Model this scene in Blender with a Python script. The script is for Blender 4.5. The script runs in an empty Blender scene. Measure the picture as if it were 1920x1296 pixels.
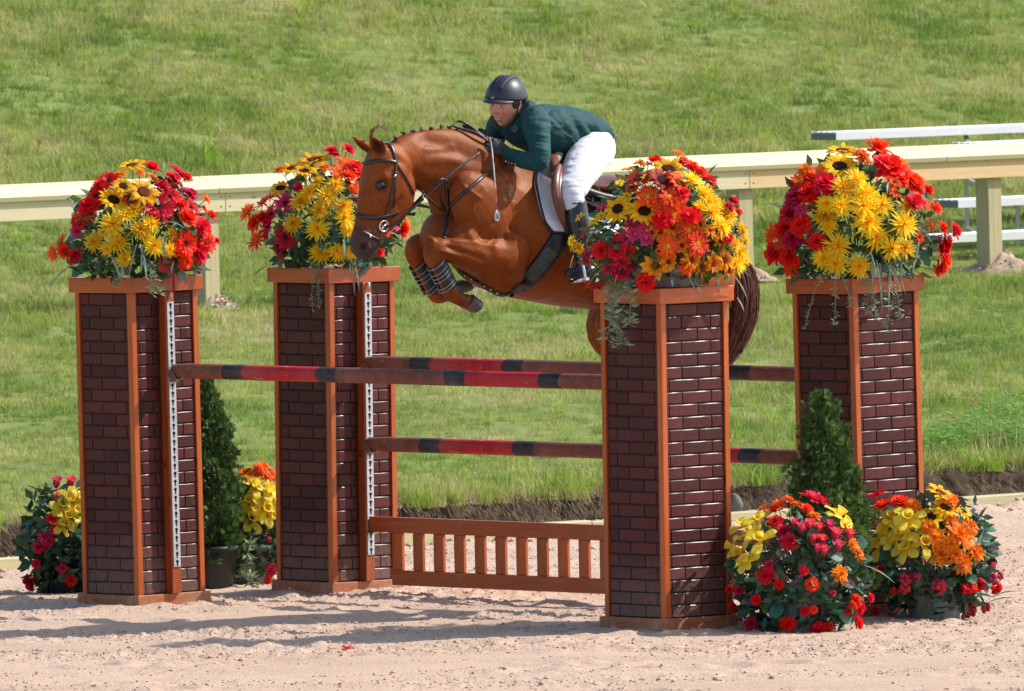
import bpy, bmesh, math, random
import numpy as np
from mathutils import Vector, Matrix, Quaternion
from mathutils.bvhtree import BVHTree

random.seed(7)
SC = bpy.context.scene
COL = SC.collection
PI = math.pi

# ------------------------------------------------------------------ camera
CAM_Y, CAM_H, PITCH, ROLL, FPX = -76.0, 4.3917, 0.0384, 0.0192, 28085.0
cd = bpy.data.cameras.new('camera')
cam = bpy.data.objects.new('camera', cd)
COL.objects.link(cam)
cd.sensor_fit = 'HORIZONTAL'
cd.sensor_width = 36.0
cd.lens = FPX / 1920.0 * 36.0
cd.clip_start = 1.0
cd.clip_end = 2000.0
_c, _s = math.cos(PITCH), math.sin(PITCH)
_X = Vector((1, 0, 0)); _U = Vector((0, _s, _c)); _F = Vector((0, _c, -_s))
_r = _X * math.cos(ROLL) - _U * math.sin(ROLL)
_u = _X * math.sin(ROLL) + _U * math.cos(ROLL)
m = Matrix((_r, _u, -_F)).transposed().to_4x4()
m.translation = (0, CAM_Y, CAM_H)
cam.matrix_world = m
cd.dof.use_dof = True
cd.dof.focus_distance = 77.0
cd.dof.aperture_fstop = 22.0
SC.camera = cam

# ------------------------------------------------------------------ sky, sun, exposure
SUN_AZ = math.radians(76.0)      # clockwise from +Y
SUN_EL = math.radians(43.0)
w = bpy.data.worlds.new('World'); SC.world = w; w.use_nodes = True
nt = w.node_tree
sky = nt.nodes.new('ShaderNodeTexSky')
sky.sky_type = 'NISHITA'
sky.sun_disc = False
sky.sun_elevation = SUN_EL
sky.sun_rotation = SUN_AZ
sky.air_density = 1.0; sky.dust_density = 1.5; sky.ozone_density = 1.0
bg = nt.nodes['Background']
bg.inputs['Strength'].default_value = 0.142
nt.links.new(sky.outputs['Color'], bg.inputs['Color'])
ld = bpy.data.lights.new('sun', 'SUN')
ld.energy = 3.95
ld.angle = math.radians(0.53)
ld.color = (1.0, 0.955, 0.88)
sun = bpy.data.objects.new('sun', ld)
COL.objects.link(sun)
SUN_DIR = Vector((math.sin(SUN_AZ) * math.cos(SUN_EL), math.cos(SUN_AZ) * math.cos(SUN_EL), math.sin(SUN_EL)))
sun.rotation_mode = 'QUATERNION'
sun.rotation_quaternion = SUN_DIR.to_track_quat('Z', 'Y')
sun.location = SUN_DIR * 60
SC.view_settings.view_transform = 'Standard'
SC.view_settings.look = 'None'
SC.view_settings.exposure = 0.56
SC.view_settings.gamma = 1.0
SC.view_settings.use_curve_mapping = False
SC.cycles.max_bounces = 8
SC.cycles.transparent_max_bounces = 8
try:
    SC.cycles.use_denoising = True
except Exception:
    pass

# ------------------------------------------------------------------ from a place in the photograph to a point of the world
def ray(u, v):
    a = (u - 960.0) / FPX; b = -(v - 648.0) / FPX
    return _F + _r * a + _u * b
EYE = Vector((0, CAM_Y, CAM_H))
def on_z(u, v, z=0.0):
    d = ray(u, v); return EYE + d * ((z - CAM_H) / d.z)
def on_y(u, v, y):
    d = ray(u, v); return EYE + d * ((y - CAM_Y) / d.y)
def on_plane(u, v, o, n):
    d = ray(u, v); return EYE + d * ((o - EYE).dot(n) / d.dot(n))
def z_at(x, y, v):
    """height of the point above (x, y) that is seen at row v"""
    lo, hi = -2.0, 6.0
    for _ in range(40):
        z = (lo + hi) / 2
        p = Vector((x, y, z)) - EYE
        vv = 648.0 - FPX * p.dot(_u) / p.dot(_F)
        if vv > v: lo = z
        else: hi = z
    return z
def pix(p):
    p = Vector(p) - EYE
    return (960 + FPX * p.dot(_r) / p.dot(_F), 648 - FPX * p.dot(_u) / p.dot(_F))

YAW = 0.7225                                   # the arena's own grid
ALONG = Vector((math.sin(YAW), -math.cos(YAW), 0))      # along the poles, towards the near standards
ACROSS = Vector((math.cos(YAW), math.sin(YAW), 0))      # across the spread, along kerb and fence
AWAY = Vector((-math.sin(YAW), math.cos(YAW), 0))
CENTRE = Vector((-0.0941, 2.2309, 0))
def at_ts(t, s, z=0.0):
    """t metres away from the arena's middle, s metres along the fence"""
    return AWAY * t + ACROSS * s + Vector((0, 0, z))

# ------------------------------------------------------------------ mesh helpers
class MB:
    def __init__(self):
        self.v = []; self.f = []; self.mi = []; self.m = 0
    def face(self, *idx):
        self.f.append(idx); self.mi.append(self.m)
    def add(self, verts, faces):
        b = len(self.v); self.v += [tuple(p) for p in verts]
        for f in faces: self.face(*[i + b for i in f])
    def box(self, c, x, y, z):
        """c centre, x y z half-axis vectors"""
        c, x, y, z = map(Vector, (c, x, y, z))
        vs = [c + x * i + y * j + z * k for k in (-1, 1) for j in (-1, 1) for i in (-1, 1)]
        self.add(vs, [(0, 2, 3, 1), (4, 5, 7, 6), (0, 1, 5, 4), (2, 6, 7, 3), (0, 4, 6, 2), (1, 3, 7, 5)])
    def bbox(self, c, x, y, z, b):
        """box with chamfered edges"""
        c, x, y, z = map(Vector, (c, x, y, z))
        L = [x.length, y.length, z.length]; A = [x.normalized(), y.normalized(), z.normalized()]
        vs = []; idx = {}
        for k in (-1, 1):
            for j in (-1, 1):
                for i in (-1, 1):
                    for ax in range(3):
                        s = (i, j, k)
                        p = c.copy()
                        for a in range(3):
                            p += A[a] * (s[a] * (L[a] - (0 if a == ax else b)))
                        idx[(i, j, k, ax)] = len(vs); vs.append(p)
        fs = []
        for ax in range(3):
            o = [a for a in range(3) if a != ax]
            for s in (-1, 1):
                q = []
                for (a, b2) in ((-1, -1), (1, -1), (1, 1), (-1, 1)):
                    t = [0, 0, 0]; t[ax] = s; t[o[0]] = a; t[o[1]] = b2
                    q.append(idx[(t[0], t[1], t[2], ax)])
                fs.append(tuple(q))
            for (a, b2) in ((-1, -1), (1, -1), (1, 1), (-1, 1)):
                q = []
                for s, axis in ((-1, o[0]), (1, o[0]), (1, o[1]), (-1, o[1])):
                    t = [0, 0, 0]; t[ax] = s; t[o[0]] = a; t[o[1]] = b2
                    q.append(idx[(t[0], t[1], t[2], axis)])
                fs.append(tuple(q))
        for k in (-1, 1):
            for j in (-1, 1):
                for i in (-1, 1):
                    fs.append(tuple(idx[(i, j, k, a)] for a in range(3)))
        # orient outward
        out = []
        for f in fs:
            n = Vector((0, 0, 0)); ctr = Vector((0, 0, 0))
            for q in f: ctr += vs[q]
            ctr /= len(f)
            n = (vs[f[1]] - vs[f[0]]).cross(vs[f[2]] - vs[f[0]])
            out.append(f if n.dot(ctr - c) > 0 else tuple(reversed(f)))
        self.add(vs, out)
    def loft(self, rings, cap=True, closed=True):
        n = len(rings[0]); b = len(self.v)
        for r in rings: self.v += [tuple(p) for p in r]
        for i in range(len(rings) - 1):
            for j in range(n if closed else n - 1):
                k = (j + 1) % n
                self.face(b + i * n + j, b + i * n + k, b + (i + 1) * n + k, b + (i + 1) * n + j)
        if cap and closed:
            self.face(*[b + j for j in reversed(range(n))])
            e = b + (len(rings) - 1) * n
            self.face(*[e + j for j in range(n)])
    def tube(self, pts, rad, n=8, cap=True, flat=None):
        pts = [Vector(p) for p in pts]
        if not hasattr(rad, '__len__'): rad = [rad] * len(pts)
        rings = []; up = None
        for i, p in enumerate(pts):
            t = (pts[min(i + 1, len(pts) - 1)] - pts[max(i - 1, 0)]).normalized()
            if up is None:
                up = t.orthogonal().normalized()
            up = (up - t * up.dot(t))
            if up.length < 1e-6: up = t.orthogonal()
            up.normalize(); s = t.cross(up)
            rings.append([p + (up * math.cos(2 * PI * j / n) + s * math.sin(2 * PI * j / n)) * rad[i] for j in range(n)])
        self.loft(rings, cap)
    def ribbon(self, pts, nrm, wid, th):
        """flat strap: pts with normals, width, thickness"""
        rings = []
        k = len(pts)
        if not hasattr(wid, '__len__'): wid = [wid] * k
        for i in range(k):
            t = (pts[min(i + 1, k - 1)] - pts[max(i - 1, 0)]).normalized()
            nn = nrm[i].normalized(); s = t.cross(nn).normalized(); w2 = wid[i] / 2
            rings.append([pts[i] - s * w2, pts[i] - s * w2 * 0.8 + nn * th, pts[i] + s * w2 * 0.8 + nn * th, pts[i] + s * w2, pts[i] - nn * th * 0.6])
        self.loft(rings, True)
    def sphere(self, c, r, nu=12, nv=8, ax=None):
        c = Vector(c)
        if not hasattr(r, '__len__'): r = (r, r, r)
        ax = ax or (Vector((1, 0, 0)), Vector((0, 1, 0)), Vector((0, 0, 1)))
        def P(a, b):
            return c + ax[0] * (r[0] * math.cos(a) * math.sin(b)) + ax[1] * (r[1] * math.sin(a) * math.sin(b)) + ax[2] * (r[2] * math.cos(b))
        base = len(self.v)
        self.v.append(tuple(c + ax[2] * r[2]))
        for j in range(1, nv):
            for i in range(nu): self.v.append(tuple(P(2 * PI * i / nu, PI * j / nv)))
        self.v.append(tuple(c - ax[2] * r[2])); last = len(self.v) - 1
        for i in range(nu):
            k = (i + 1) % nu
            self.face(base, base + 1 + i, base + 1 + k)
            for j in range(nv - 2):
                a = base + 1 + j * nu
                self.face(a + i, a + nu + i, a + nu + k, a + k)
            a = base + 1 + (nv - 2) * nu
            self.face(a + i, last, a + k)
    def mesh(self, name, mats, smooth=False):
        me = bpy.data.meshes.new(name)
        me.from_pydata(self.v, [], self.f)
        if not isinstance(mats, (list, tuple)): mats = [mats]
        for q in mats: me.materials.append(q)
        if len(mats) > 1: me.polygons.foreach_set('material_index', self.mi)
        if smooth: me.polygons.foreach_set('use_smooth', [True] * len(me.polygons))
        me.update()
        return me
    def build(self, name, mats, parent=None, smooth=False, **props):
        return link(self.mesh(name, mats, smooth), name, parent, **props)

def link(me, name, parent=None, **props):
    o = bpy.data.objects.new(name, me)
    COL.objects.link(o)
    if parent is not None: o.parent = parent
    for k, v in props.items(): o[k] = v
    return o
def thing(name, label, cat, loc=(0, 0, 0), quat=None, group=None):
    o = bpy.data.objects.new(name, None)
    o.empty_display_size = 0.1
    COL.objects.link(o)
    o.location = loc
    if quat is not None:
        o.rotation_mode = 'QUATERNION'; o.rotation_quaternion = quat
    tag(o, label, cat, group)
    return o
def tag(o, label=None, cat=None, group=None, kind=None):
    if label: o['label'] = label
    if cat: o['category'] = cat
    if group: o['group'] = group
    if kind: o['kind'] = kind
    return o

def shade_auto(o, ang=35):
    me = o.data
    me.polygons.foreach_set('use_smooth', [True] * len(me.polygons))
    try:
        me.set_sharp_from_angle(angle=math.radians(ang))
    except Exception:
        pass
    return o

# value noise on arrays
def vnoise(x, y, seed=0):
    xi = np.floor(x).astype(np.int64); yi = np.floor(y).astype(np.int64)
    fx = x - xi; fy = y - yi
    fx = fx * fx * (3 - 2 * fx); fy = fy * fy * (3 - 2 * fy)
    def h(a, b):
        n = (a * 374761393 + b * 668265263 + seed * 1442695041) & 0xFFFFFFFF
        n = ((n ^ (n >> 13)) * 1274126177) & 0xFFFFFFFF
        return ((n ^ (n >> 16)) & 0xFFFF) / 65535.0 * 2 - 1
    a = h(xi, yi); b = h(xi + 1, yi); c = h(xi, yi + 1); d = h(xi + 1, yi + 1)
    return (a * (1 - fx) + b * fx) * (1 - fy) + (c * (1 - fx) + d * fx) * fy
def fbm(x, y, seed=0, oct=4, gain=0.5):
    s = 0; a = 1.0; 
    for o in range(oct):
        s = s + a * vnoise(x * 2 ** o, y * 2 ** o, seed + o * 17); a *= gain
    return s

# ------------------------------------------------------------------ materials
MATS = {}
def new_mat(name):
    mt = bpy.data.materials.new(name); mt.use_nodes = True
    MATS[name] = mt
    nt = mt.node_tree
    return mt, nt, nt.nodes['Principled BSDF']
def ramp(nt, fac, stops):
    r = nt.nodes.new('ShaderNodeValToRGB')
    el = r.color_ramp.elements
    while len(el) < len(stops): el.new(0.5)
    for e, (p, c) in zip(el, stops):
        e.position = p; e.color = (*c, 1)
    nt.links.new(fac, r.inputs['Fac'])
    return r.outputs['Color']
def noise(nt, scale, detail=4, rough=0.55, vec=None, coord='Object', stretch=None):
    n = nt.nodes.new('ShaderNodeTexNoise')
    n.inputs['Scale'].default_value = scale
    n.inputs['Detail'].default_value = detail
    n.inputs['Roughness'].default_value = rough
    if vec is None:
        if coord == 'World':
            vec = nt.nodes.new('ShaderNodeNewGeometry').outputs['Position']
        else:
            vec = nt.nodes.new('ShaderNodeTexCoord').outputs[coord]
    if stretch:
        mp = nt.nodes.new('ShaderNodeMapping'); mp.inputs['Scale'].default_value = stretch
        nt.links.new(vec, mp.inputs['Vector']); vec = mp.outputs['Vector']
    nt.links.new(vec, n.inputs['Vector'])
    return n.outputs['Fac']
def bump(nt, bs, height, strength=0.3, dist=0.01):
    b = nt.nodes.new('ShaderNodeBump')
    b.inputs['Strength'].default_value = strength
    b.inputs['Distance'].default_value = dist
    nt.links.new(height, b.inputs['Height'])
    nt.links.new(b.outputs['Normal'], bs.inputs['Normal'])
def mixc(nt, fac, a, b, mode='MIX'):
    mx = nt.nodes.new('ShaderNodeMix'); mx.data_type = 'RGBA'; mx.blend_type = mode
    for sock, val in ((mx.inputs[0], fac), (mx.inputs[6], a), (mx.inputs[7], b)):
        if hasattr(val, 'node'): nt.links.new(val, sock)
        elif isinstance(val, (int, float)): sock.default_value = val
        else: sock.default_value = (*val, 1)
    return mx.outputs[2]
def simple(name, col, rough=0.5, var=0.25, scale=30, bmp=0.0, metal=0.0, spec=0.5, coat=0.0, rnd=0.0, sheen=0.0, transl=0.0, detail=4):
    """one colour with mottling, optional relief, per-object variation and light passing through thin petals"""
    mt, nt, bs = new_mat(name)
    lo = tuple(c * (1 - var) for c in col); hi = tuple(min(1, c * (1 + var)) for c in col)
    nf = noise(nt, scale, detail)
    c = ramp(nt, nf, [(0.3, lo), (0.7, hi)])
    if rnd:
        oi = nt.nodes.new('ShaderNodeObjectInfo')
        hs = nt.nodes.new('ShaderNodeHueSaturation')
        mr = nt.nodes.new('ShaderNodeMapRange')
        mr.inputs['To Min'].default_value = 1 - rnd; mr.inputs['To Max'].default_value = 1 + rnd
        nt.links.new(oi.outputs['Random'], mr.inputs['Value'])
        nt.links.new(mr.outputs['Result'], hs.inputs['Value'])
        nt.links.new(c, hs.inputs['Color']); c = hs.outputs['Color']
    nt.links.new(c, bs.inputs['Base Color'])
    bs.inputs['Roughness'].default_value = rough
    bs.inputs['Metallic'].default_value = metal
    bs.inputs['Specular IOR Level'].default_value = spec
    if coat:
        bs.inputs['Coat Weight'].default_value = coat; bs.inputs['Coat Roughness'].default_value = 0.15
    if sheen:
        bs.inputs['Sheen Weight'].default_value = sheen
    if bmp: bump(nt, bs, nf, bmp, 0.005)
    if transl:
        tr = nt.nodes.new('ShaderNodeBsdfTranslucent')
        nt.links.new(c, tr.inputs['Color'])
        mx = nt.nodes.new('ShaderNodeMixShader'); mx.inputs[0].default_value = transl
        out = nt.nodes['Material Output']
        nt.links.new(bs.outputs[0], mx.inputs[1]); nt.links.new(tr.outputs[0], mx.inputs[2])
        nt.links.new(mx.outputs[0], out.inputs['Surface'])
    return mt
def wood(name, col, dark, rough=0.5, grain=(1, 1, 0.06), scale=60, knots=True, coat=0.0, rnd=0.12, dust=None, bmp=0.15, dlo=0.42):
    mt, nt, bs = new_mat(name)
    g = noise(nt, scale, 6, 0.65, stretch=grain)
    c = ramp(nt, g, [(0.3, dark), (0.62, col)])
    if knots:
        v = nt.nodes.new('ShaderNodeTexVoronoi'); v.inputs['Scale'].default_value = 3.2
        mp = nt.nodes.new('ShaderNodeMapping'); mp.inputs['Scale'].default_value = (2.6, 2.6, 1) if grain[2] < 1 else (1, 2.6, 2.6)
        tc = nt.nodes.new('ShaderNodeTexCoord')
        nt.links.new(tc.outputs['Object'], mp.inputs['Vector']); nt.links.new(mp.outputs['Vector'], v.inputs['Vector'])
        kf = ramp(nt, v.outputs['Distance'], [(0.0, (1, 1, 1)), (0.045, (1, 1, 1)), (0.10, (0, 0, 0))])
        c = mixc(nt, kf, c, tuple(x * 0.5 for x in dark))
    oi = nt.nodes.new('ShaderNodeObjectInfo')
    hs = nt.nodes.new('ShaderNodeHueSaturation')
    mr = nt.nodes.new('ShaderNodeMapRange')
    mr.inputs['To Min'].default_value = 1 - rnd; mr.inputs['To Max'].default_value = 1 + rnd
    nt.links.new(oi.outputs['Random'], mr.inputs['Value']); nt.links.new(mr.outputs['Result'], hs.inputs['Value'])
    nt.links.new(c, hs.inputs['Color']); c = hs.outputs['Color']
    if dust:
        df = ramp(nt, noise(nt, 9, 5, 0.7), [(dlo, (0, 0, 0)), (dlo + 0.33, (1, 1, 1))])
        c = mixc(nt, df, c, dust)
    nt.links.new(c, bs.inputs['Base Color'])
    bs.inputs['Roughness'].default_value = rough
    if coat:
        bs.inputs['Coat Weight'].default_value = coat; bs.inputs['Coat Roughness'].default_value = 0.2
    bump(nt, bs, g, bmp, 0.004)
    return mt
# ------------------------------------------------------------------ ground, sand, bank, grass
M_sand, nt, bs = new_mat('arena_sand')
n1 = noise(nt, 1.1, 5, 0.6, coord='World', stretch=(0.5, 1, 1)); n2 = noise(nt, 60, 7, 0.75, coord='World', stretch=(1, .6, 1))
c = ramp(nt, n1, [(0.3, (0.59, 0.418, 0.308)), (0.7, (0.69, 0.512, 0.392))])
c2 = ramp(nt, n2, [(0.30, (0.70, 0.66, 0.62)), (0.5, (0.95, 0.94, 0.93)), (0.65, (1, 1, 1))])
c = mixc(nt, 1.0, c, c2, 'MULTIPLY')
nt.links.new(c, bs.inputs['Base Color']); bs.inputs['Roughness'].default_value = 0.95
bs.inputs['Specular IOR Level'].default_value = 0.15
bump(nt, bs, n2, 0.8, 0.022)
M_clod = simple('sand_lump', (0.50, 0.35, 0.26), 0.95, 0.2, 40, 0.4, spec=0.1)  # loose sand lumps, a little darker than the floor
M_soil, nt, bs = new_mat('bank_soil')
n1 = noise(nt, 6, 6, 0.7, coord='World', stretch=(1, 1, 2.0)); n2 = noise(nt, 45, 6, 0.7, coord='World')
c = ramp(nt, n1, [(0.3, (0.035, 0.024, 0.017)), (0.55, (0.095, 0.067, 0.046)), (0.78, (0.24, 0.18, 0.125))])
nt.links.new(c, bs.inputs['Base Color']); bs.inputs['Roughness'].default_value = 0.95; bs.inputs['Specular IOR Level'].default_value = 0.1
bump(nt, bs, n2, 0.8, 0.022)
M_turf, nt, bs = new_mat('turf_ground')
n1 = noise(nt, 3, 6, 0.7, coord='World')
c = ramp(nt, n1, [(0.3, (0.11, 0.16, 0.035)), (0.6, (0.20, 0.24, 0.07)), (0.8, (0.30, 0.29, 0.13))])
nt.links.new(c, bs.inputs['Base Color']); bs.inputs['Roughness'].default_value = 0.95; bs.inputs['Specular IOR Level'].default_value = 0.1

KERB_T = 6.89
def bank_z(t, s):
    """height of the grass hill t metres beyond the arena's middle"""
    z = np.where(t < 24.5, 0.225 + (t - 7.5) * 0.0225, 0.225 + 17.0 * 0.0225 + (t - 24.5) * 0.03)
    q = np.clip(t - 26.5, 0, 60)
    z = z + 0.15 * (np.sqrt(q * q + 9) - 3) * np.clip(q / 4, 0, 1)
    z = z + 0.035 * fbm(s * 0.45, t * 0.45, 3, 3) * np.clip((t - 7.5) / 3, 0, 1)
    z = z + 0.02 * fbm(s * 1.7, t * 1.7, 8, 2)
    return z
def grid_mesh(name, X, Y, Z, mat, flip=False):
    nr, ncol = X.shape
    v = np.stack([X, Y, Z], -1).reshape(-1, 3)
    i = np.arange((nr - 1) * (ncol - 1)); r = i // (ncol - 1); q = i % (ncol - 1)
    a = r * ncol + q
    f = np.stack([a, a + 1, a + ncol + 1, a + ncol], -1)
    if flip: f = f[:, ::-1]
    me = bpy.data.meshes.new(name)
    me.vertices.add(len(v)); me.vertices.foreach_set('co', v.ravel())
    me.loops.add(f.size); me.loops.foreach_set('vertex_index', f.ravel())
    me.polygons.add(len(f)); me.polygons.foreach_set('loop_start', np.arange(0, f.size, 4)); me.polygons.foreach_set('loop_total', np.full(len(f), 4))
    me.polygons.foreach_set('use_smooth', np.ones(len(f), bool))
    me.materials.append(mat); me.update(); me.validate()
    return me

# one broad sheet of sand reaching far out, and the raked arena floor on top of it
b = MB(); b.face(0, 1, 2, 3)
b.v = [(-400, -300, -0.09), (400, -300, -0.09), (400, 500, -0.09), (-400, 500, -0.09)]
tag(b.build('ground', M_sand), kind='structure')

def sand_z(x, y):
    z = 0.007 * fbm(x * 0.7, y * 1.6, 21, 3)
    z = z + 0.0045 * fbm(x * 3.1, y * 4.5, 31, 3, 0.6)
    rough = np.clip(0.35 + 0.9 * vnoise(x * 0.55, y * 2.2, 41), 0.06, 1.2)
    z = z + rough * 0.012 * fbm(x * 14, y * 12, 51, 4, 0.75)
    # harrow lines across the picture
    ph = y * 2 * PI / 0.85 + 0.8 * vnoise(x * 0.5, y * 0.6, 61)
    z = z + 0.016 * np.maximum(0, np.sin(ph)) ** 6 * (0.6 + 0.6 * vnoise(x * 2.0, y * 0.7, 71))
    return z
xs = np.linspace(-3.9, 3.9, 560); ys = np.linspace(-7.5, 13.0, 640)
X, Y = np.meshgrid(xs, ys)
T = X * AWAY.x + Y * AWAY.y
Z = sand_z(X, Y)
# hoof prints
rng = np.random.default_rng(5)
for k in range(190):
    hx, hy = rng.uniform(-3.4, 3.4), rng.uniform(-6, 6)
    d2 = ((X - hx) / 0.085) ** 2 + ((Y - hy) / 0.085) ** 2
    mk = d2 < 12
    Z[mk] += (-0.028 * np.exp(-d2[mk]) + 0.022 * np.exp(-(np.sqrt(d2[mk]) - 1.6) ** 2 * 3.0)) * 0.5
# sand heaped against the pillar bases and the kerb
for (px_, py_) in ((-1.975, 3.343), (0.773, 0.225), (-0.961, 4.237), (1.787, 1.119)):
    d = np.sqrt((X - px_) ** 2 + (Y - py_) ** 2)
    Z += 0.022 * np.exp(-((d - 0.36) / 0.14) ** 2) * (0.8 + 0.7 * vnoise(X * 9, Y * 9, 91))
Z += np.clip(1 - np.abs(T - (KERB_T - 0.22)) / 0.4, 0, 1) * 0.05 * (0.7 + 0.8 * fbm(X * 4, Y * 4, 95, 3))
Z = np.where(T > KERB_T + 0.06, -0.06, Z)
floor = link(grid_mesh('arena_floor', X, Y, Z, M_sand), 'arena_floor'); tag(floor, kind='structure')
def floor_z(x, y):
    i = min(max(int((x + 3.9) / 7.8 * 559 + .5), 0), 559); j = min(max(int((y + 7.5) / 20.5 * 639 + .5), 0), 639)
    return float(Z[j, i])

# lumps of sand thrown up by the hooves
def lump(mb, c, r, rnd):
    ph = [rnd.uniform(0.65, 1.25) for _ in range(12)]
    g = (1 + 5 ** .5) / 2
    P = [(-1, g, 0), (1, g, 0), (-1, -g, 0), (1, -g, 0), (0, -1, g), (0, 1, g), (0, -1, -g), (0, 1, -g), (g, 0, -1), (g, 0, 1), (-g, 0, -1), (-g, 0, 1)]
    F = [(0, 11, 5), (0, 5, 1), (0, 1, 7), (0, 7, 10), (0, 10, 11), (1, 5, 9), (5, 11, 4), (11, 10, 2), (10, 7, 6), (7, 1, 8), (3, 9, 4), (3, 4, 2), (3, 2, 6), (3, 6, 8), (3, 8, 9), (4, 9, 5), (2, 4, 11), (6, 2, 10), (8, 6, 7), (9, 8, 1)]
    a = rnd.uniform(0, 6.3); ca, sa = math.cos(a), math.sin(a)
    vs = []
    for p, q in zip(P, ph):
        x, y, z = (k / 1.9 * q * r for k in p)
        vs.append((c[0] + ca * x - sa * y, c[1] + sa * x + ca * y, c[2] + z * 0.6))
    mb.add(vs, F)
rnd = random.Random(3)
b = MB(); k = 0
while k < 22000:
    x, y = rnd.uniform(-3.3, 3.3), rnd.uniform(-6.5, 9)
    if x * AWAY.x + y * AWAY.y > KERB_T - 0.1: continue
    dens = 0.22 + 0.85 * float(vnoise(np.array(x * 0.6), np.array(y * 2.2), 41)) + (0.5 if math.sin(y * 2 * PI / 0.85 + 0.8 * float(vnoise(np.array(x * .5), np.array(y * .6), 61))) > 0.8 else 0)
    if rnd.random() > dens: continue
    r = 0.003 + 0.007 * rnd.random() ** 2.4 + (0.010 if rnd.random() < 0.018 else 0)
    lump(b, (x, y, floor_z(x, y) + r * 0.25), r, rnd); k += 1
# along the kerb, thicker
for k in range(1500):
    s = rnd.uniform(-5, 12); t = KERB_T - abs(rnd.gauss(0.12, 0.16)) - 0.02
    p = at_ts(t, s)
    if abs(p.x) > 3.8: continue
    r = 0.006 + 0.02 * rnd.random() ** 2
    lump(b, (p.x, p.y, floor_z(p.x, p.y) + r * 0.2), r, rnd)
clods = b.build('sand_clods', M_clod, smooth=True); tag(clods, kind='stuff')

# hill
ts = np.concatenate([np.linspace(7.46, 26, 120), np.linspace(26.3, 60, 110), np.linspace(62, 140, 20)])
ss = np.concatenate([np.linspace(-120, -8, 20), np.linspace(-7, 46, 220), np.linspace(48, 160, 20)])
Tg, Sg = np.meshgrid(ts, ss, indexing='ij')
Zg = bank_z(Tg, Sg)
link(grid_mesh('grass_hill', AWAY.x * Tg + ACROSS.x * Sg, AWAY.y * Tg + ACROSS.y * Sg, Zg, M_turf, True), 'grass_hill', kind='structure')
# cut face of the bank: clumpy soil
ss = np.linspace(-8, 20, 1100); hh = np.linspace(0, 1, 26)
Hg, Sg = np.meshgrid(hh, ss, indexing='ij')
edge = 7.36 + 0.07 * fbm(Sg * 1.3, Sg * 0, 5, 3)
top = bank_z(np.full_like(Sg, 7.5), Sg) + 0.01
Tg = edge + 0.10 * Hg + 0.030 * fbm(Sg * 6, Hg * 1.6, 12, 3, 0.6) * (0.3 + 0.7 * np.sin(Hg * PI)) + 0.010 * fbm(Sg * 30, Hg * 2.5, 19, 3, 0.7) + np.clip(Hg - 0.88, 0, 1) * 1.6
Zg = 0.02 + (top - 0.02) * np.minimum(1, Hg / 0.9)
link(grid_mesh('soil_bank', AWAY.x * Tg + ACROSS.x * Sg, AWAY.y * Tg + ACROSS.y * Sg, Zg, M_soil, True), 'soil_bank', kind='structure')
# shelf of pale gravel behind the kerb
M_gravel = simple('pale_gravel', (0.6, 0.57, 0.53), 0.85, 0.25, 25, 0.2, spec=0.2)
M_shelf = simple('gravel_bed', (0.42, 0.37, 0.31), 0.95, 0.3, 40, 0.6, spec=0.1)
b = MB(); b.box(at_ts(7.25, 4, 0.02), ACROSS * 14, AWAY * 0.33, (0, 0, 0.035))
b.build('gravel_bed', M_shelf, kind='structure')
b = MB()
for k in range(2600):
    s = rnd.uniform(-6, 12); t = rnd.uniform(6.98, 7.4)
    r = rnd.uniform(0.007, 0.02)
    p = at_ts(t, s); 
    if abs(p.x) > 4: continue
    lump(b, (p.x, p.y, 0.052 + r * 0.5), r, rnd)
b.build('gravel', M_gravel, smooth=True, kind='stuff')
# kerb: lengths of treated timber
M_kerb = wood('treated_kerb_timber', (0.52, 0.46, 0.25), (0.4, 0.34, 0.19), 0.8, grain=(0.06, 1, 1), scale=40, rnd=0.06, bmp=0.2)
kerb = thing('timber_kerb', 'low pale treated timber kerb between the sand and the grass bank', 'kerb', at_ts(KERB_T, 0))
kq = Quaternion((0, 0, 1), YAW)
for i in range(-3, 6):
    b = MB(); b.bbox((0, 0, 0), (1.2, 0, 0), (0, 0.055, 0), (0, 0, 0.065), 0.006)
    o = b.build('timber', M_kerb, kerb); o.location = ACROSS * (i * 2.404 + 0.6) + Vector((0, 0, 0.025 + 0.004 * (i % 3)))
    o.rotation_mode = 'QUATERNION'; o.rotation_quaternion = kq

# grass: tufts placed one by one, drawn from a few models
def blade_mesh(name, n, spread, hmin, hmax, wid, lean, mat, seed, seg=3):
    r = random.Random(seed); b = MB()
    for k in range(n):
        a = r.uniform(0, 2 * PI); d = spread * math.sqrt(r.random())
        p = Vector((d * math.cos(a), d * math.sin(a), -0.01))
        hgt = r.uniform(hmin, hmax); w2 = wid * r.uniform(0.6, 1.2) / 2
        az = r.uniform(0, 2 * PI); ln = abs(r.gauss(0, lean)); dirv = Vector((math.cos(az), math.sin(az), 0))
        side = Vector((-dirv.y, dirv.x, 0)); a2 = r.uniform(0, PI)
        side = Vector((math.cos(a2), math.sin(a2), 0))
        base = len(b.v)
        for q in range(seg):
            f = q / seg
            c = p + Vector((0, 0, hgt * f * (1 - 0.25 * ln * f))) + dirv * (hgt * ln * f * f)
            b.v += [tuple(c - side * w2 * (1 - f * 0.6)), tuple(c + side * w2 * (1 - f * 0.6))]
        b.v.append(tuple(p + Vector((0, 0, hgt * (1 - 0.25 * ln))) + dirv * (hgt * ln)))
        for q in range(seg - 1):
            o = base + q * 2; b.face(o, o + 1, o + 3, o + 2)
        o = base + (seg - 1) * 2; b.face(o, o + 1, o + 2)
    return b.mesh(name, mat)
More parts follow.
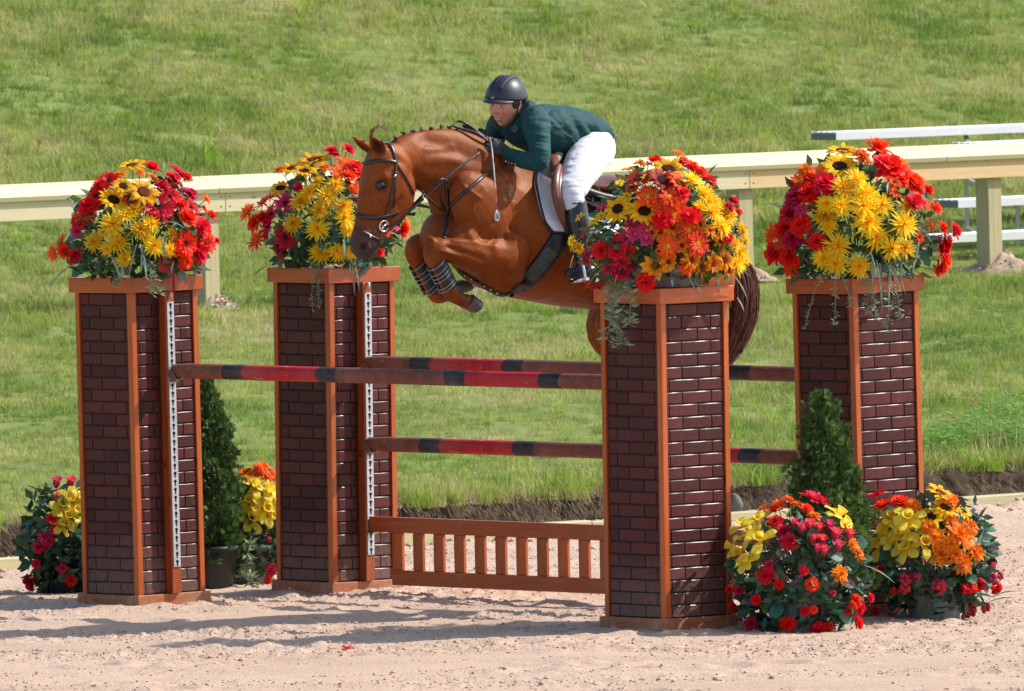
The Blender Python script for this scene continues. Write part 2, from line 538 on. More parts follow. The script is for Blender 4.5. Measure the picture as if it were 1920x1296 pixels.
def grass_mat(name, stops, scale, transl=0.45):
    mt, nt, bs = new_mat(name)
    g = nt.nodes.new('ShaderNodeNewGeometry').outputs['Position']
    n1 = noise(nt, scale, 5, 0.6, vec=g, stretch=(1, 0.5, 1)); n2 = noise(nt, 11, 3, 0.6, vec=g)
    mth = nt.nodes.new('ShaderNodeMath'); mth.operation = 'MULTIPLY_ADD'
    nt.links.new(n2, mth.inputs[0]); mth.inputs[1].default_value = 0.55
    ad = nt.nodes.new('ShaderNodeMath'); ad.operation = 'SUBTRACT'; nt.links.new(n1, ad.inputs[0]); ad.inputs[1].default_value = 0.275
    n0 = noise(nt, 0.42, 3, 0.6, vec=g, stretch=(1, 0.6, 1))
    a3 = nt.nodes.new('ShaderNodeMath'); a3.operation = 'MULTIPLY_ADD'; nt.links.new(n0, a3.inputs[0]); a3.inputs[1].default_value = 0.9; nt.links.new(ad.outputs[0], a3.inputs[2])
    a4 = nt.nodes.new('ShaderNodeMath'); a4.operation = 'SUBTRACT'; nt.links.new(a3.outputs[0], a4.inputs[0]); a4.inputs[1].default_value = 0.45
    nt.links.new(a4.outputs[0], mth.inputs[2])
    c = ramp(nt, mth.outputs[0], stops)
    oi = nt.nodes.new('ShaderNodeObjectInfo'); hs = nt.nodes.new('ShaderNodeHueSaturation'); mr = nt.nodes.new('ShaderNodeMapRange')
    mr.inputs['To Min'].default_value = 0.62; mr.inputs['To Max'].default_value = 1.3
    nt.links.new(oi.outputs['Random'], mr.inputs['Value']); nt.links.new(mr.outputs[0], hs.inputs['Value']); nt.links.new(c, hs.inputs['Color']); c = hs.outputs['Color']
    nt.links.new(c, bs.inputs['Base Color']); bs.inputs['Roughness'].default_value = 0.55; bs.inputs['Specular IOR Level'].default_value = 0.35
    tr = nt.nodes.new('ShaderNodeBsdfTranslucent'); nt.links.new(c, tr.inputs['Color'])
    mx = nt.nodes.new('ShaderNodeMixShader'); mx.inputs[0].default_value = transl
    nt.links.new(bs.outputs[0], mx.inputs[1]); nt.links.new(tr.outputs[0], mx.inputs[2])
    nt.links.new(mx.outputs[0], nt.nodes['Material Output'].inputs['Surface'])
    return mt
M_grass = grass_mat('meadow_grass', [(0.18, (0.105, 0.195, 0.025)), (0.36, (0.215, 0.310, 0.050)), (0.52, (0.335, 0.385, 0.085)), (0.67, (0.475, 0.455, 0.16)), (0.81, (0.62, 0.55, 0.29))], 1.3)
M_lush = grass_mat('lush_grass', [(0.25, (0.17, 0.32, 0.02)), (0.55, (0.29, 0.42, 0.035)), (0.8, (0.42, 0.50, 0.07))], 2.0)
M_root = simple('brown_root', (0.20, 0.145, 0.095), 0.9, 0.5, 9, spec=0.1)
M_straw = simple('dry_straw', (0.58, 0.48, 0.28), 0.8, 0.3, 20, transl=0.3, spec=0.2)

def scatter(name, pts, rots, scl, ids, meshes, kind='stuff'):
    """one object whose points each draw one of a few models (geometry nodes)"""
    src = bpy.data.collections.new(name + '_models')
    for i, me in enumerate(meshes):
        src.objects.link(bpy.data.objects.new('%s_model_%02d' % (name, i), me))
    me = bpy.data.meshes.new(name)
    n = len(pts)
    me.vertices.add(n); me.vertices.foreach_set('co', np.asarray(pts, np.float32).ravel())
    a = me.attributes.new('turn', 'FLOAT_VECTOR', 'POINT'); a.data.foreach_set('vector', np.asarray(rots, np.float32).ravel())
    a = me.attributes.new('size', 'FLOAT', 'POINT'); a.data.foreach_set('value', np.asarray(scl, np.float32))
    a = me.attributes.new('model', 'INT', 'POINT'); a.data.foreach_set('value', np.asarray(ids, np.int32))
    o = link(me, name); o['kind'] = kind
    ng = bpy.data.node_groups.new(name, 'GeometryNodeTree')
    ng.interface.new_socket(name='Geometry', in_out='INPUT', socket_type='NodeSocketGeometry')
    ng.interface.new_socket(name='Geometry', in_out='OUTPUT', socket_type='NodeSocketGeometry')
    N = ng.nodes.new; L = ng.links.new
    gi = N('NodeGroupInput'); go = N('NodeGroupOutput'); ci = N('GeometryNodeCollectionInfo'); iop = N('GeometryNodeInstanceOnPoints'); mp = N('GeometryNodeMeshToPoints')
    ci.inputs['Collection'].default_value = src; ci.inputs['Separate Children'].default_value = True; ci.inputs['Reset Children'].default_value = True
    def attr(nm, typ):
        q = N('GeometryNodeInputNamedAttribute'); q.data_type = typ; q.inputs['Name'].default_value = nm
        return q.outputs['Attribute']
    L(gi.outputs[0], mp.inputs['Mesh']); L(mp.outputs['Points'], iop.inputs['Points'])
    L(ci.outputs[0], iop.inputs['Instance']); iop.inputs['Pick Instance'].default_value = True
    L(attr('model', 'INT'), iop.inputs['Instance Index']); L(attr('turn', 'FLOAT_VECTOR'), iop.inputs['Rotation']); L(attr('size', 'FLOAT'), iop.inputs['Scale'])
    L(iop.outputs['Instances'], go.inputs[0])
    md = o.modifiers.new('scatter', 'NODES'); md.node_group = ng
    return o
def in_view(P, m=60):
    """keep what the picture, or one taken a step aside, could show"""
    d = (P[:, 1] - CAM_Y)
    u = 960 + FPX * P[:, 0] / d
    return (u > -140 - m) & (u < 2060 + m)

rng = np.random.default_rng(11)
N0 = 460000
t = 7.46 + (58 - 7.46) * rng.random(N0); s = rng.uniform(-12, 56, N0)
P = np.stack([AWAY.x * t + ACROSS.x * s, AWAY.y * t + ACROSS.y * s, bank_z(t, s)], -1)
keep = (in_view(P, 60) | (in_view(P, 2600) & (rng.random(N0) < 0.6))) & (P[:, 1] < 62)
# bare patches are thin
keep &= rng.random(N0) < np.clip(0.95 + 0.5 * fbm(P[:, 0] * 0.8, P[:, 1] * 0.5, 77, 3), 0.45, 1)
P = P[keep]; t = t[keep]
n = len(P)
tall = 0.75 + 0.35 * fbm(P[:, 0] * 0.5, P[:, 1] * 0.3, 88, 3) + 0.5 * np.exp(-((t - 7.6) / 0.5) ** 2) + 0.28 * np.clip((t - 25) / 4, 0, 1)
size = np.clip(tall, 0.5, 1.7) * np.clip(rng.lognormal(-.08, .26, n), .5, 2.0)
rot = np.stack([rng.normal(0, 0.12, n), rng.normal(0, 0.12, n), rng.uniform(0, 6.28, n)], -1)
models = [blade_mesh('tuft', 30, 0.085, 0.025, 0.092, 0.0062, 0.75, M_grass, 100 + i) for i in range(5)] + [blade_mesh('tuft', 12, 0.05, 0.06, 0.13, 0.003, 0.5, M_straw, 200), blade_mesh('tuft', 16, 0.05, 0.06, 0.15, 0.008, 0.8, M_lush, 201)]
ids = rng.integers(0, 5, n); ids[rng.random(n) < 0.085] = 5; ids[rng.random(n) < 0.014] = 6
print('grass tufts', n)
scatter('grass', P, rot, size, ids, models)
# brighter taller grass along the lip of the bank and a few bright tufts
k = 11000
t = 7.39 + np.abs(rng.normal(0, 0.20, k)); s = rng.uniform(-10, 25, k)
P = np.stack([AWAY.x * t + ACROSS.x * s, AWAY.y * t + ACROSS.y * s, bank_z(np.maximum(t, 7.46), s) - 0.015], -1)
kp = in_view(P, 2000) & (rng.random(k) < 0.62 + 0.5 * vnoise(s * 1.5, s * 0, 3)); P = P[kp]; n = len(P)
scatter('lip_grass', P, np.stack([rng.normal(0, .15, n), rng.normal(0, .15, n), rng.uniform(0, 6.28, n)], -1), rng.uniform(0.5, 1.25, n), rng.integers(0, 3, n),
        [blade_mesh('lip_tuft', 22, 0.05, 0.06, 0.17, 0.005, 0.55, M_lush, 300), blade_mesh('lip_tuft', 18, 0.05, 0.06, 0.16, 0.0045, 0.6, M_grass, 301), blade_mesh('lip_tuft', 14, 0.05, 0.05, 0.13, 0.003, 0.9, M_straw, 302)])
# roots and dead grass hanging over the cut face
b = MB()
for k in range(9000):
    s = rnd.uniform(-5, 14)
    hf = 1 - rnd.random() ** 1.3 * 0.95
    p = at_ts(7.36 + 0.10 * hf - 0.03, s); 
    if abs(p.x) > 4.2: continue
    z = 0.03 + 0.21 * hf
    L = rnd.uniform(0.02, 0.075); dx = rnd.gauss(0, 0.35) * L; w2 = rnd.uniform(0.0008, 0.0016)
    q = Vector((p.x, p.y, z)) - AWAY * 0.01; e = q + Vector((dx, 0, -L)) - AWAY * rnd.uniform(0, 0.03); mdl = (q + e) / 2 - AWAY * 0.02
    sd = ACROSS * w2
    b.add([q - sd, q + sd, mdl + sd, mdl - sd, e], [(0, 1, 2, 3), (3, 2, 4)])
b.build('hanging_roots', M_root, kind='stuff')
# ------------------------------------------------------------------ fence on the hill, bleacher behind it
M_rail_y = wood('pale_rail_timber', (0.70, 0.595, 0.385), (0.62, 0.52, 0.31), 0.75, grain=(0.05, 1, 1), scale=30, rnd=0.05, bmp=0.1)
M_rail_o = wood('new_pine_rail', (0.72, 0.50, 0.27), (0.64, 0.42, 0.20), 0.75, grain=(0.05, 1, 1), scale=30, rnd=0.06, bmp=0.1)
M_post = wood('treated_post_timber', (0.52, 0.43, 0.25), (0.41, 0.34, 0.19), 0.8, grain=(1, 1, 0.05), scale=28, rnd=0.06, bmp=0.15)
M_nail = simple('dull_nail', (0.10, 0.09, 0.08), 0.5, 0.2, 30, metal=0.6)
FT = 24.0
def fz(s): return float(bank_z(np.array([FT]), np.array([s]))[0])
RAIL_Z = 1.555
fence = thing('rail_fence', 'long pale timber rail fence with flat cap board crossing the grass hill', 'fence', at_ts(FT, 20))
fence_o = at_ts(FT, 20)
posts_px = [385, 905, 1388, 1855]
s_posts = []
for u in posts_px:
    p = on_plane(u, 440, fence_o, AWAY); s_posts.append((p - fence_o).dot(ACROSS))
sp = (s_posts[-1] - s_posts[0]) / 3
s_posts = [s_posts[0] - 2 * sp, s_posts[0] - sp] + s_posts + [s_posts[-1] + sp, s_posts[-1] + 2 * sp]
far_posts = [s_posts[0] - 2 * sp, s_posts[0] - sp, s_posts[-1] + sp, s_posts[-1] + 2 * sp, s_posts[-1] + 3 * sp]
for s in s_posts + far_posts:
    z0 = fz(20 + s)
    b = MB(); hh = RAIL_Z - 0.10 - z0 + 0.25
    b.bbox((0, 0, 0), (0.07, 0, 0), (0, 0.07, 0), (0, 0, hh / 2), 0.006)
    o = b.build('post', M_post, fence); o.location = ACROSS * s + Vector((0, 0, z0 - 0.25 + hh / 2)); o.rotation_euler = (0.004 * random.uniform(-1, 1), 0.004 * random.uniform(-1, 1), YAW)
s0, s1 = s_posts[0], s_posts[-1]
joints = [s_posts[0] - 2 * sp - .5, s_posts[0] - 1.0, s_posts[1] + 0.0, s_posts[2] + 0.10, s_posts[4], s_posts[5] + 1.6, s_posts[7] + 0.5, s_posts[7] + 3 * sp + .5]
for i in range(len(joints) - 1):
    a, c = joints[i], joints[i + 1]
    m_ = M_rail_o if i >= 4 else M_rail_y
    b = MB(); b.bbox((0, 0, 0), ((c - a) / 2 - 0.002, 0, 0), (0, 0.02, 0), (0, 0, 0.0745), 0.003)
    o = b.build('rail_board', m_, fence); o.location = ACROSS * ((a + c) / 2) - AWAY * 0.091 + Vector((0, 0, RAIL_Z - 0.103 - 0.0755)); o.rotation_euler = (0, 0, YAW)
    for sx in (a + 0.04, c - 0.04):
        for zz in (-0.035, 0.035):
            bb = MB(); bb.tube([(sx - (a + c) / 2, -0.0195, zz), (sx - (a + c) / 2, -0.0225, zz)], 0.006, 8)
            q = bb.build('nail', M_nail, o)
caps = [s_posts[0] - 2 * sp - .5, s_posts[0] - 1.0, s_posts[2] + 0.02, s_posts[3] + 0.3, s_posts[5] - 0.55, s_posts[7] + 0.5, s_posts[7] + 3 * sp + .5]
for i in range(len(caps) - 1):
    a, c = caps[i], caps[i + 1]
    b = MB(); b.bbox((0, 0, 0), ((c - a) / 2 - 0.002, 0, 0), (0, 0.127, 0), (0, 0, 0.019), 0.003)
    o = b.build('cap_board', M_rail_y, fence); o.location = ACROSS * ((a + c) / 2) - AWAY * 0.022 + Vector((0, 0, RAIL_Z - 0.058)); o.rotation_euler = (math.radians(19), 0, YAW)
# spoil heaped round the post feet
M_spoil = simple('pinkish_spoil_heap', (0.42, 0.31, 0.23), 0.95, 0.25, 30, 0.5, spec=0.1)
for kk, (s, rx) in enumerate(zip(s_posts[2:6], (0.15, 0.24, 0.17, 0.33))):
    b = MB(); rr = random.Random(60 + kk)
    c = fence_o + ACROSS * (s + (0.08 if kk == 3 else 0.04)) - AWAY * 0.08
    nu, nv = 40, 14
    b.v.append((c.x, c.y, fz(20 + s) + 0.10))
    for j in range(1, nv + 1):
        for i in range(nu):
            a = 2 * PI * i / nu; f = j / nv
            r = rx * f * (1 + 0.2 * math.sin(a * 2 + kk) + 0.1 * math.sin(a * 5 + 2 * kk))
            x, y = c.x + r * math.cos(a), c.y + r * math.sin(a)
            tt = x * AWAY.x + y * AWAY.y; s_ = x * ACROSS.x + y * ACROSS.y
            g = float(bank_z(np.array([tt]), np.array([s_]))[0])
            hgt = (0.15 if kk == 3 else .10) * (1 - f) ** 1.1 - 0.02 * f + 0.02 * float(fbm(np.array(x * 14), np.array(y * 14), 5, 3)) * (1 - f * 0.3) + 0.03
            b.v.append((x, y, g + hgt))
    for i in range(nu): b.face(0, 1 + i, 1 + (i + 1) % nu)
    for j in range(nv - 1):
        for i in range(nu):
            q = 1 + j * nu; b.face(q + i, q + nu + i, q + nu + (i + 1) % nu, q + (i + 1) % nu)
    for q in range(120):
        a = rr.uniform(0, 2 * PI); f = math.sqrt(rr.random()); r = rx * f
        x, y = c.x + r * math.cos(a), c.y + r * math.sin(a)
        lump(b, (x, y, fz(20 + s) + (0.15 if kk == 3 else .10) * (1 - f) ** 1.1 + 0.012), rr.uniform(0.005, 0.015), rr)
    o = b.build('spoil_heap', M_spoil, None, True); o['kind'] = 'structure'

M_alu = simple('brushed_aluminium', (0.70, 0.70, 0.72), 0.5, 0.06, 60, metal=0.3)
M_alud = simple('dark_plank_end', (0.16, 0.17, 0.18), 0.5, 0.1, 30)  # darker grey for the end faces of the planks
bench = thing('bleacher_bench', 'aluminium bleacher of bare planks standing on the grass beyond the timber fence', 'bleacher', at_ts(27.5, 25))
bo = at_ts(27.5, 25)
def plank(u, v, t, name='plank'):
    """left near lower corner of the plank at the pixel, t metres out"""
    p = on_plane(u, v, at_ts(t, 0), AWAY)
    b = MB(); Lh = 2.3
    # extruded channel with four ribs on top
    prof = [(0, 0), (0, 0.058)]
    for k in range(4):
        y = 0.012 + k * 0.066; prof += [(y, 0.063), (y + 0.054, 0.063), (y + 0.058, 0.058), (y + 0.062, 0.058)]
    prof += [(0.28, 0.063), (0.285, 0.058), (0.285, 0), (0.279, 0), (0.279, 0.052), (0.006, 0.052), (0.006, 0)]
    rings = [[ACROSS * x + AWAY * y + Vector((0, 0, z)) for (y, z) in prof] for x in (0, 2 * Lh)]
    b.loft(rings, True)
    o = b.build(name, M_alu, bench); o.location = p - bo
    e = MB(); e.box(AWAY * 0.1425 + Vector((0, 0, 0.026)) - ACROSS * 0.001, ACROSS * 0.006, AWAY * 0.133, (0, 0, 0.0255))
    e.build('plank_end', M_alud, o)
    return p
pA = plank(1568, 263, 28.0); pB = plank(1832, 283, 27.4); pC = plank(1797, 390, 26.0); pD = plank(1768, 456, 25.3, 'foot_plank')
M_frame = simple('grey_aluminium_tube', (0.5, 0.51, 0.52), 0.45, 0.08, 40, metal=0.6)
def strut(p, q, r=0.022):
    b = MB(); b.tube([Vector(p) - bo, Vector(q) - bo], r, 4); b.build('strut', M_frame, bench)
for ds in (0.75, 2.6):
    f1 = pD + ACROSS * ds + AWAY * 0.14; f2 = pC + ACROSS * ds + AWAY * 0.14; f3 = pA + ACROSS * (ds + 0.75) + AWAY * 0.14
    g = lambda p: Vector((p.x, p.y, float(bank_z(np.array([p.x * AWAY.x + p.y * AWAY.y]), np.array([p.x * ACROSS.x + p.y * ACROSS.y]))[0]) - 0.03))
    strut(f1, g(f1)); strut(f2, g(f2)); strut(f3, g(f3)); strut(f2 - Vector((0, 0, 0.02)), f3 - Vector((0, 0, 0.35))); strut(g(f1) + Vector((0, 0, 0.06)), g(f3) + Vector((0, 0, 0.06)))
    strut(f3 - Vector((0, 0, 0.02)), f1 - Vector((0, 0, 0.02)))

# ------------------------------------------------------------------ brick pillars
M_trim = wood('orange_stained_timber', (0.49, 0.098, 0.011), (0.36, 0.060, 0.008), 0.38, grain=(1, 1, 0.06), scale=45, coat=0.2, rnd=0.12, bmp=0.15, dust=(0.30, 0.17, 0.10), dlo=.62)
M_trimh = wood('orange_stained_board', (0.47, 0.094, 0.012), (0.34, 0.058, 0.009), 0.4, grain=(0.06, 0.06, 1), scale=45, coat=0.2, rnd=0.14, bmp=0.15, dust=(0.30, 0.17, 0.10), dlo=.58)
M_plinth = wood('dusty_stained_plinth', (0.38, 0.105, 0.028), (0.25, 0.065, 0.018), 0.6, grain=(0.06, 0.06, 1), scale=40, rnd=0.10, dust=(0.38, 0.24, 0.16), bmp=0.15)
M_batten = wood('dark_stained_batten', (0.36, 0.068, 0.012), (0.24, 0.040, 0.008), 0.4, grain=(1, 1, 0.06), scale=45, coat=0.25, rnd=0.05, bmp=0.1)
def brick_mat(name, base, rough, coat):
    mt, nt, bs = new_mat(name)
    oi = nt.nodes.new('ShaderNodeObjectInfo')
    tc = nt.nodes.new('ShaderNodeTexCoord')
    va = nt.nodes.new('ShaderNodeVectorMath'); va.operation = 'ADD'
    nt.links.new(tc.outputs['Object'], va.inputs[0])
    cm = nt.nodes.new('ShaderNodeCombineXYZ'); mm = nt.nodes.new('ShaderNodeMath'); mm.operation = 'MULTIPLY'; mm.inputs[1].default_value = 40
    nt.links.new(oi.outputs['Random'], mm.inputs[0]); nt.links.new(mm.outputs[0], cm.inputs[0]); nt.links.new(mm.outputs[0], cm.inputs[2])
    nt.links.new(cm.outputs[0], va.inputs[1])
    n1 = noise(nt, 38, 6, 0.65, vec=va.outputs[0]); n2 = noise(nt, 160, 3, 0.6, vec=va.outputs[0])
    c = ramp(nt, n1, [(0.3, tuple(x * 0.7 for x in base)), (0.65, base), (0.85, tuple(min(1, x * 1.3 + 0.015) for x in base))])
    hs = nt.nodes.new('ShaderNodeHueSaturation'); mr = nt.nodes.new('ShaderNodeMapRange'); mr.inputs['To Min'].default_value = 0.66; mr.inputs['To Max'].default_value = 1.34
    nt.links.new(oi.outputs['Random'], mr.inputs['Value']); nt.links.new(mr.outputs[0], hs.inputs['Value']); nt.links.new(c, hs.inputs['Color'])
    sc_ = ramp(nt, noise(nt, 26, 6, 0.8, coord='World'), [(0.66, (0, 0, 0)), (0.74, (.55, .55, .55))])
    # dust: more of it low down on the pillar
    gp = nt.nodes.new('ShaderNodeNewGeometry'); sx = nt.nodes.new('ShaderNodeSeparateXYZ'); nt.links.new(gp.outputs['Position'], sx.inputs[0])
    m2 = nt.nodes.new('ShaderNodeMapRange'); m2.inputs['From Min'].default_value = 0.42; m2.inputs['From Max'].default_value = 0.05; m2.inputs['To Max'].default_value = 0.55
    nt.links.new(sx.outputs['Z'], m2.inputs['Value'])
    m3 = nt.nodes.new('ShaderNodeMath'); m3.operation = 'MULTIPLY'; nt.links.new(m2.outputs[0], m3.inputs[0]); nt.links.new(n1, m3.inputs[1])
    c = mixc(nt, m3.outputs[0], mixc(nt, sc_, hs.outputs['Color'], (0.20, 0.10, 0.085)), (0.36, 0.27, 0.21))
    nt.links.new(c, bs.inputs['Base Color']); bs.inputs['Roughness'].default_value = rough
    bs.inputs['Coat Weight'].default_value = coat; bs.inputs['Coat Roughness'].default_value = 0.24; bs.inputs['Specular IOR Level'].default_value = 0.2
    ad = nt.nodes.new('ShaderNodeMath'); ad.operation = 'ADD'; nt.links.new(n1, ad.inputs[0]); nt.links.new(n2, ad.inputs[1])
    bump(nt, bs, ad.outputs[0], 0.35, 0.004)
    return mt
M_brick = brick_mat('dark_red_brick', (0.085, 0.0165, 0.0150), 0.55, 0.13)
M_mortar = simple('dark_grey_mortar', (0.026, 0.021, 0.021), 0.8, 0.3, 30, 0.3)
M_galv = simple('galvanised_steel', (0.50, 0.52, 0.55), 0.5, 0.15, 40, 0.1, metal=0.5)
M_hole = simple('keyhole_shade', (0.035, 0.028, 0.025), 0.7, 0.4, 60, metal=0.3)  # near-black colour standing in for the shade inside the keyholes
M_cup = simple('rusty_steel_cup', (0.22, 0.17, 0.14), 0.55, 0.35, 40, 0.2, metal=0.6)

BODY, CAPS, BASE, PH, BASEH, CAPH = 0.456, 0.508, 0.504, 1.75, 0.072, 0.079
TRIM = 0.030
COURSE = 0.06380
_bm = {}
def brick_mesh(L, var):
    """one moulded brick: slightly wavy arris, bevelled all round; x along, -y outward, z up"""
    key = (round(L, 4), var)
    if key in _bm: return _bm[key]
    r = random.Random(int(L * 1000) * 7 + var)
    H = COURSE - 0.0068; D = 0.0090; bv = 0.0023
    n = max(2, int(L / 0.045) + 1)
    b = MB(); rings = []
    for i in range(n + 1):
        x = -L / 2 + L * i / n
        j = lambda a: r.uniform(-a, a)
        tz, bz = H / 2 + j(0.0008), -H / 2 + j(0.0010)
        e = bv if i in (0, n) else 0
        rings.append([(x, 0, tz), (x, -D + bv + e * .7 + j(.0002), tz - e * .3), (x, -D + e + j(.0003), tz - bv * 1.45 - e * .3), (x, -D + e + j(.0006), bz + bv + e * .3), (x, -D + bv + e * .7, bz + e * .3), (x, 0, bz)])
    b.loft([list(reversed(q)) for q in rings], True)
    me = b.mesh('brick', M_brick)
    _bm[key] = me
    return me
def keyhole_strip(length, width=0.046, th=0.006, pitch=0.0425):
    """steel strip punched with a column of keyholes; x across, -y outward, z down from 0"""
    b = MB(); n = int(length / pitch)
    w2 = width / 2; 
    ol = []
    R, rr = 0.0105, 0.0052
    for k in range(14):
        a = math.radians(-55 + (290) * k / 13); ol.append((R * math.cos(a), R * math.sin(a)))
    ol += [(-rr, -0.026), (0, -0.0285), (rr, -0.026)]
    for q in range(n):
        z0 = -q * pitch; z1 = z0 - pitch; zc = z0 - pitch * 0.36
        hole = [(x, zc + y * 0.92) for x, y in ol]
        # outer boundary matched point by point: radial projection on to the cell rectangle
        outer = []
        cx, cz = 0, (z0 + z1) / 2
        hl = hole
        for (x, z) in hl:
            dx, dz = x - cx, z - cz
            k = min(w2 / abs(dx) if abs(dx) > 1e-9 else 1e9, (pitch / 2) / abs(dz) if abs(dz) > 1e-9 else 1e9)
            outer.append((cx + dx * k, cz + dz * k))
        base = len(b.v)
        for (x, z) in hole: b.v.append((x, -th, z))
        for (x, z) in outer: b.v.append((x, -th, z))
        for (x, z) in hole: b.v.append((x, 0, z))
        N = len(hole)
        for i in range(N):
            j = (i + 1) % N
            b.face(base + i, base + j, base + N + j, base + N + i)
            # corner filler
            a_, c_ = outer[i], outer[j]
            if abs(a_[0] - c_[0]) > 1e-6 and abs(a_[1] - c_[1]) > 1e-6:
                px_ = w2 * (1 if (a_[0] + c_[0]) > 0 else -1); pz_ = z0 if (a_[1] + c_[1]) / 2 > cz else z1
                b.v.append((px_, -th, pz_)); b.face(base + N + i, base + N + j, len(b.v) - 1)
            b.face(base + i, base + 2 * N + i, base + 2 * N + j, base + j)
        b.add([(-w2, -th, z0), (-w2, -th, z1), (-w2, 0, z1), (-w2, 0, z0)], [(0, 1, 2, 3)])
        b.add([(w2, -th, z0), (w2, -th, z1), (w2, 0, z1), (w2, 0, z0)], [(3, 2, 1, 0)])
    e = -n * pitch
    b.add([(-w2, -th, e), (w2, -th, e), (w2, 0, e), (-w2, 0, e)], [(0, 1, 2, 3)])
    b.add([(-w2, -th, 0), (w2, -th, 0), (w2, 0, 0), (-w2, 0, 0)], [(3, 2, 1, 0)])
    return b
TRACK_Y = BODY / 2 + 0.047        # front of the batten, metres out from the pillar's middle
def pillar(pos, lean, label, track, seed):
    r = random.Random(seed)
    q = Quaternion((0, 1, 0), lean) @ Quaternion((0, 0, 1), YAW)
    P = thing('brick_pillar', label, 'jump pillar', (pos[0], pos[1], 0), q, 'brick jump standards')
    h0, h1 = BASEH, PH - CAPH
    hb = BODY / 2
    core = MB(); core.box((0, 0, (h0 + h1) / 2), (hb - 0.012, 0, 0), (0, hb - 0.012, 0), (0, 0, (h1 - h0) / 2))
    core.build('core_panel', M_mortar, P)
    # four angle trims at the corners
    tl = (h1 - h0) / 2
    for sx, sy in ((-1, -1), (1, -1), (1, 1), (-1, 1)):
        b = MB(); t = 0.004
        o = [(sx * (hb + t), sy * (hb + t)), (sx * (hb - TRIM), sy * (hb + t)), (sx * (hb - TRIM), sy * (hb - 0.02)), (sx * (hb - 0.02), sy * (hb - 0.02)), (sx * (hb - 0.02), sy * (hb - TRIM)), (sx * (hb + t), sy * (hb - TRIM))]
        c = (sx * hb, sy * hb)
        # small chamfer at the outer arris
        o[0:1] = [(sx * (hb + t), sy * (hb + t - 0.004)), (sx * (hb + t - 0.004), sy * (hb + t))]
        rg = [[(x - c[0], y - c[1], z) for x, y in o] for z in (-tl, tl)]
        if sx * sy < 0: rg = [list(reversed(k)) for k in rg]
        b.loft(rg, True)
        b.build('corner_trim', M_trim, P).location = (c[0], c[1], (h0 + h1) / 2)
    # plinth and cap: four boards each, butted
    for nm, side, z0, z1, mt in (('plinth_board', BASE, -0.06, BASEH, M_plinth), ('cap_board', CAPS, PH - CAPH, PH, M_trimh)):
        hs = side / 2; th = 0.012 if nm[0] == 'p' else 0.010
        for k in range(4):
            b = MB(); Lh = hs - (th * 2 if k % 2 else 0) - (0.001 if k % 2 else 0)
            b.bbox((0, 0, 0), (Lh, 0, 0), (0, th, 0), (0, 0, (z1 - z0) / 2), 0.003)
            o = b.build(nm, mt, P); a = k * PI / 2
            o.location = (math.sin(a) * (hs - th), -math.cos(a) * (hs - th), (z0 + z1) / 2); o.rotation_euler = (0, 0, a)
    b = MB(); b.box((0, 0, PH - 0.012), (CAPS / 2 - 0.021, 0, 0), (0, CAPS / 2 - 0.021, 0), (0, 0, 0.009))
    b.build('cap_panel', M_trimh, P)
    b = MB(); b.box((0, 0, BASEH - 0.012), (BASE / 2 - 0.025, 0, 0), (0, BASE / 2 - 0.025, 0), (0, 0, 0.009)); b.build('plinth_panel', M_plinth, P)
    # bricks of the two faces in view
    inner = hb - TRIM - 0.002
    ncr = int((h1 - h0 - 0.002) / COURSE + 0.02)
    for face in (0, 1):
        for cI in range(ncr):
            zc = h1 - 0.002 - COURSE * (cI + 0.5)
            if zc < h0 + COURSE * 0.35: continue
            xs_ = []
            off = (-inner + (0.112 if cI % 2 else 0.022) + (0.05 if face == 0 else 0))
            edges = [-inner]
            x = off
            while x < inner - 0.02:
                if x > -inner + 0.015: edges.append(x)
                x += 0.199
            edges.append(inner)
            segs = list(zip(edges[:-1], edges[1:]))
            if face == 1 and track:
                cut = []
                for a, c in segs:
                    if c <= -0.034 or a >= 0.034: cut.append((a, c))
                    else:
                        if a < -0.05: cut.append((a, -0.034))
                        if c > 0.05: cut.append((0.034, c))
                segs = cut
            for a, c in segs:
                L = c - a - 0.0068
                if L < 0.012: continue
                o = link(brick_mesh(round(L, 3), r.randrange(3)), 'brick', P)
                ang = -PI / 2 if face == 0 else 0
                xm = (a + c) / 2
                d = hb - 0.012 + r.uniform(-0.0008, 0.0008)
                if face == 1: o.location = (xm, -d, zc)
                else: o.location = (-d, -xm, zc)
                o.rotation_euler = (r.gauss(0, 0.003), r.gauss(0, 0.002), ang + r.gauss(0, 0.003))
    if track:
        b = MB(); zt, zb = h1, h0
        b.bbox((0, 0, 0), (0.031, 0, 0), (0, 0.0295, 0), (0, 0, (zt - zb) / 2), 0.003)
        b.build('batten', M_batten, P).location = (0, -(hb - 0.012 + 0.0295), (zt + zb) / 2)
        ks = keyhole_strip(1.405)
        o = ks.build('keyhole_track', M_galv, P); o.location = (0, -TRACK_Y, h1 - 0.055)
        b = MB(); b.box((0, 0, 0), (0.021, 0, 0), (0, 0.0005, 0), (0, 0, 0.70)); q2 = b.build('keyhole_shade_sheet', M_hole, o); q2.location = (0, -0.0006, -0.702)  # added dark sheet so the punched holes look shaded
        b = MB(); b.tube([(0, 0, 0.01), (0, -0.012, 0.006), (0, -0.012, -0.03)], 0.006, 8); b.build('bolt', M_galv, P, True).location = (0, -TRACK_Y, h1 - 0.012)
    return P
PA = Vector((-1.9753, 3.3427, 0)); PB = Vector((-0.9609, 4.2368, 0)); PC = Vector((0.7727, 0.2251, 0)); PD = Vector((1.7871, 1.1192, 0))
pilA = pillar(PA, -0.0072, 'brick pillar with a steel keyhole track, beside the dark cedar and under the flowers with the red flag', True, 1)
pilB = pillar(PB, 0.007, 'brick pillar with a steel keyhole track standing below the horse\'s muzzle', True, 2)
pilC = pillar(PC, 0.0032, 'brick pillar with two plain brick faces standing in front of the horse\'s hindquarters', False, 3)
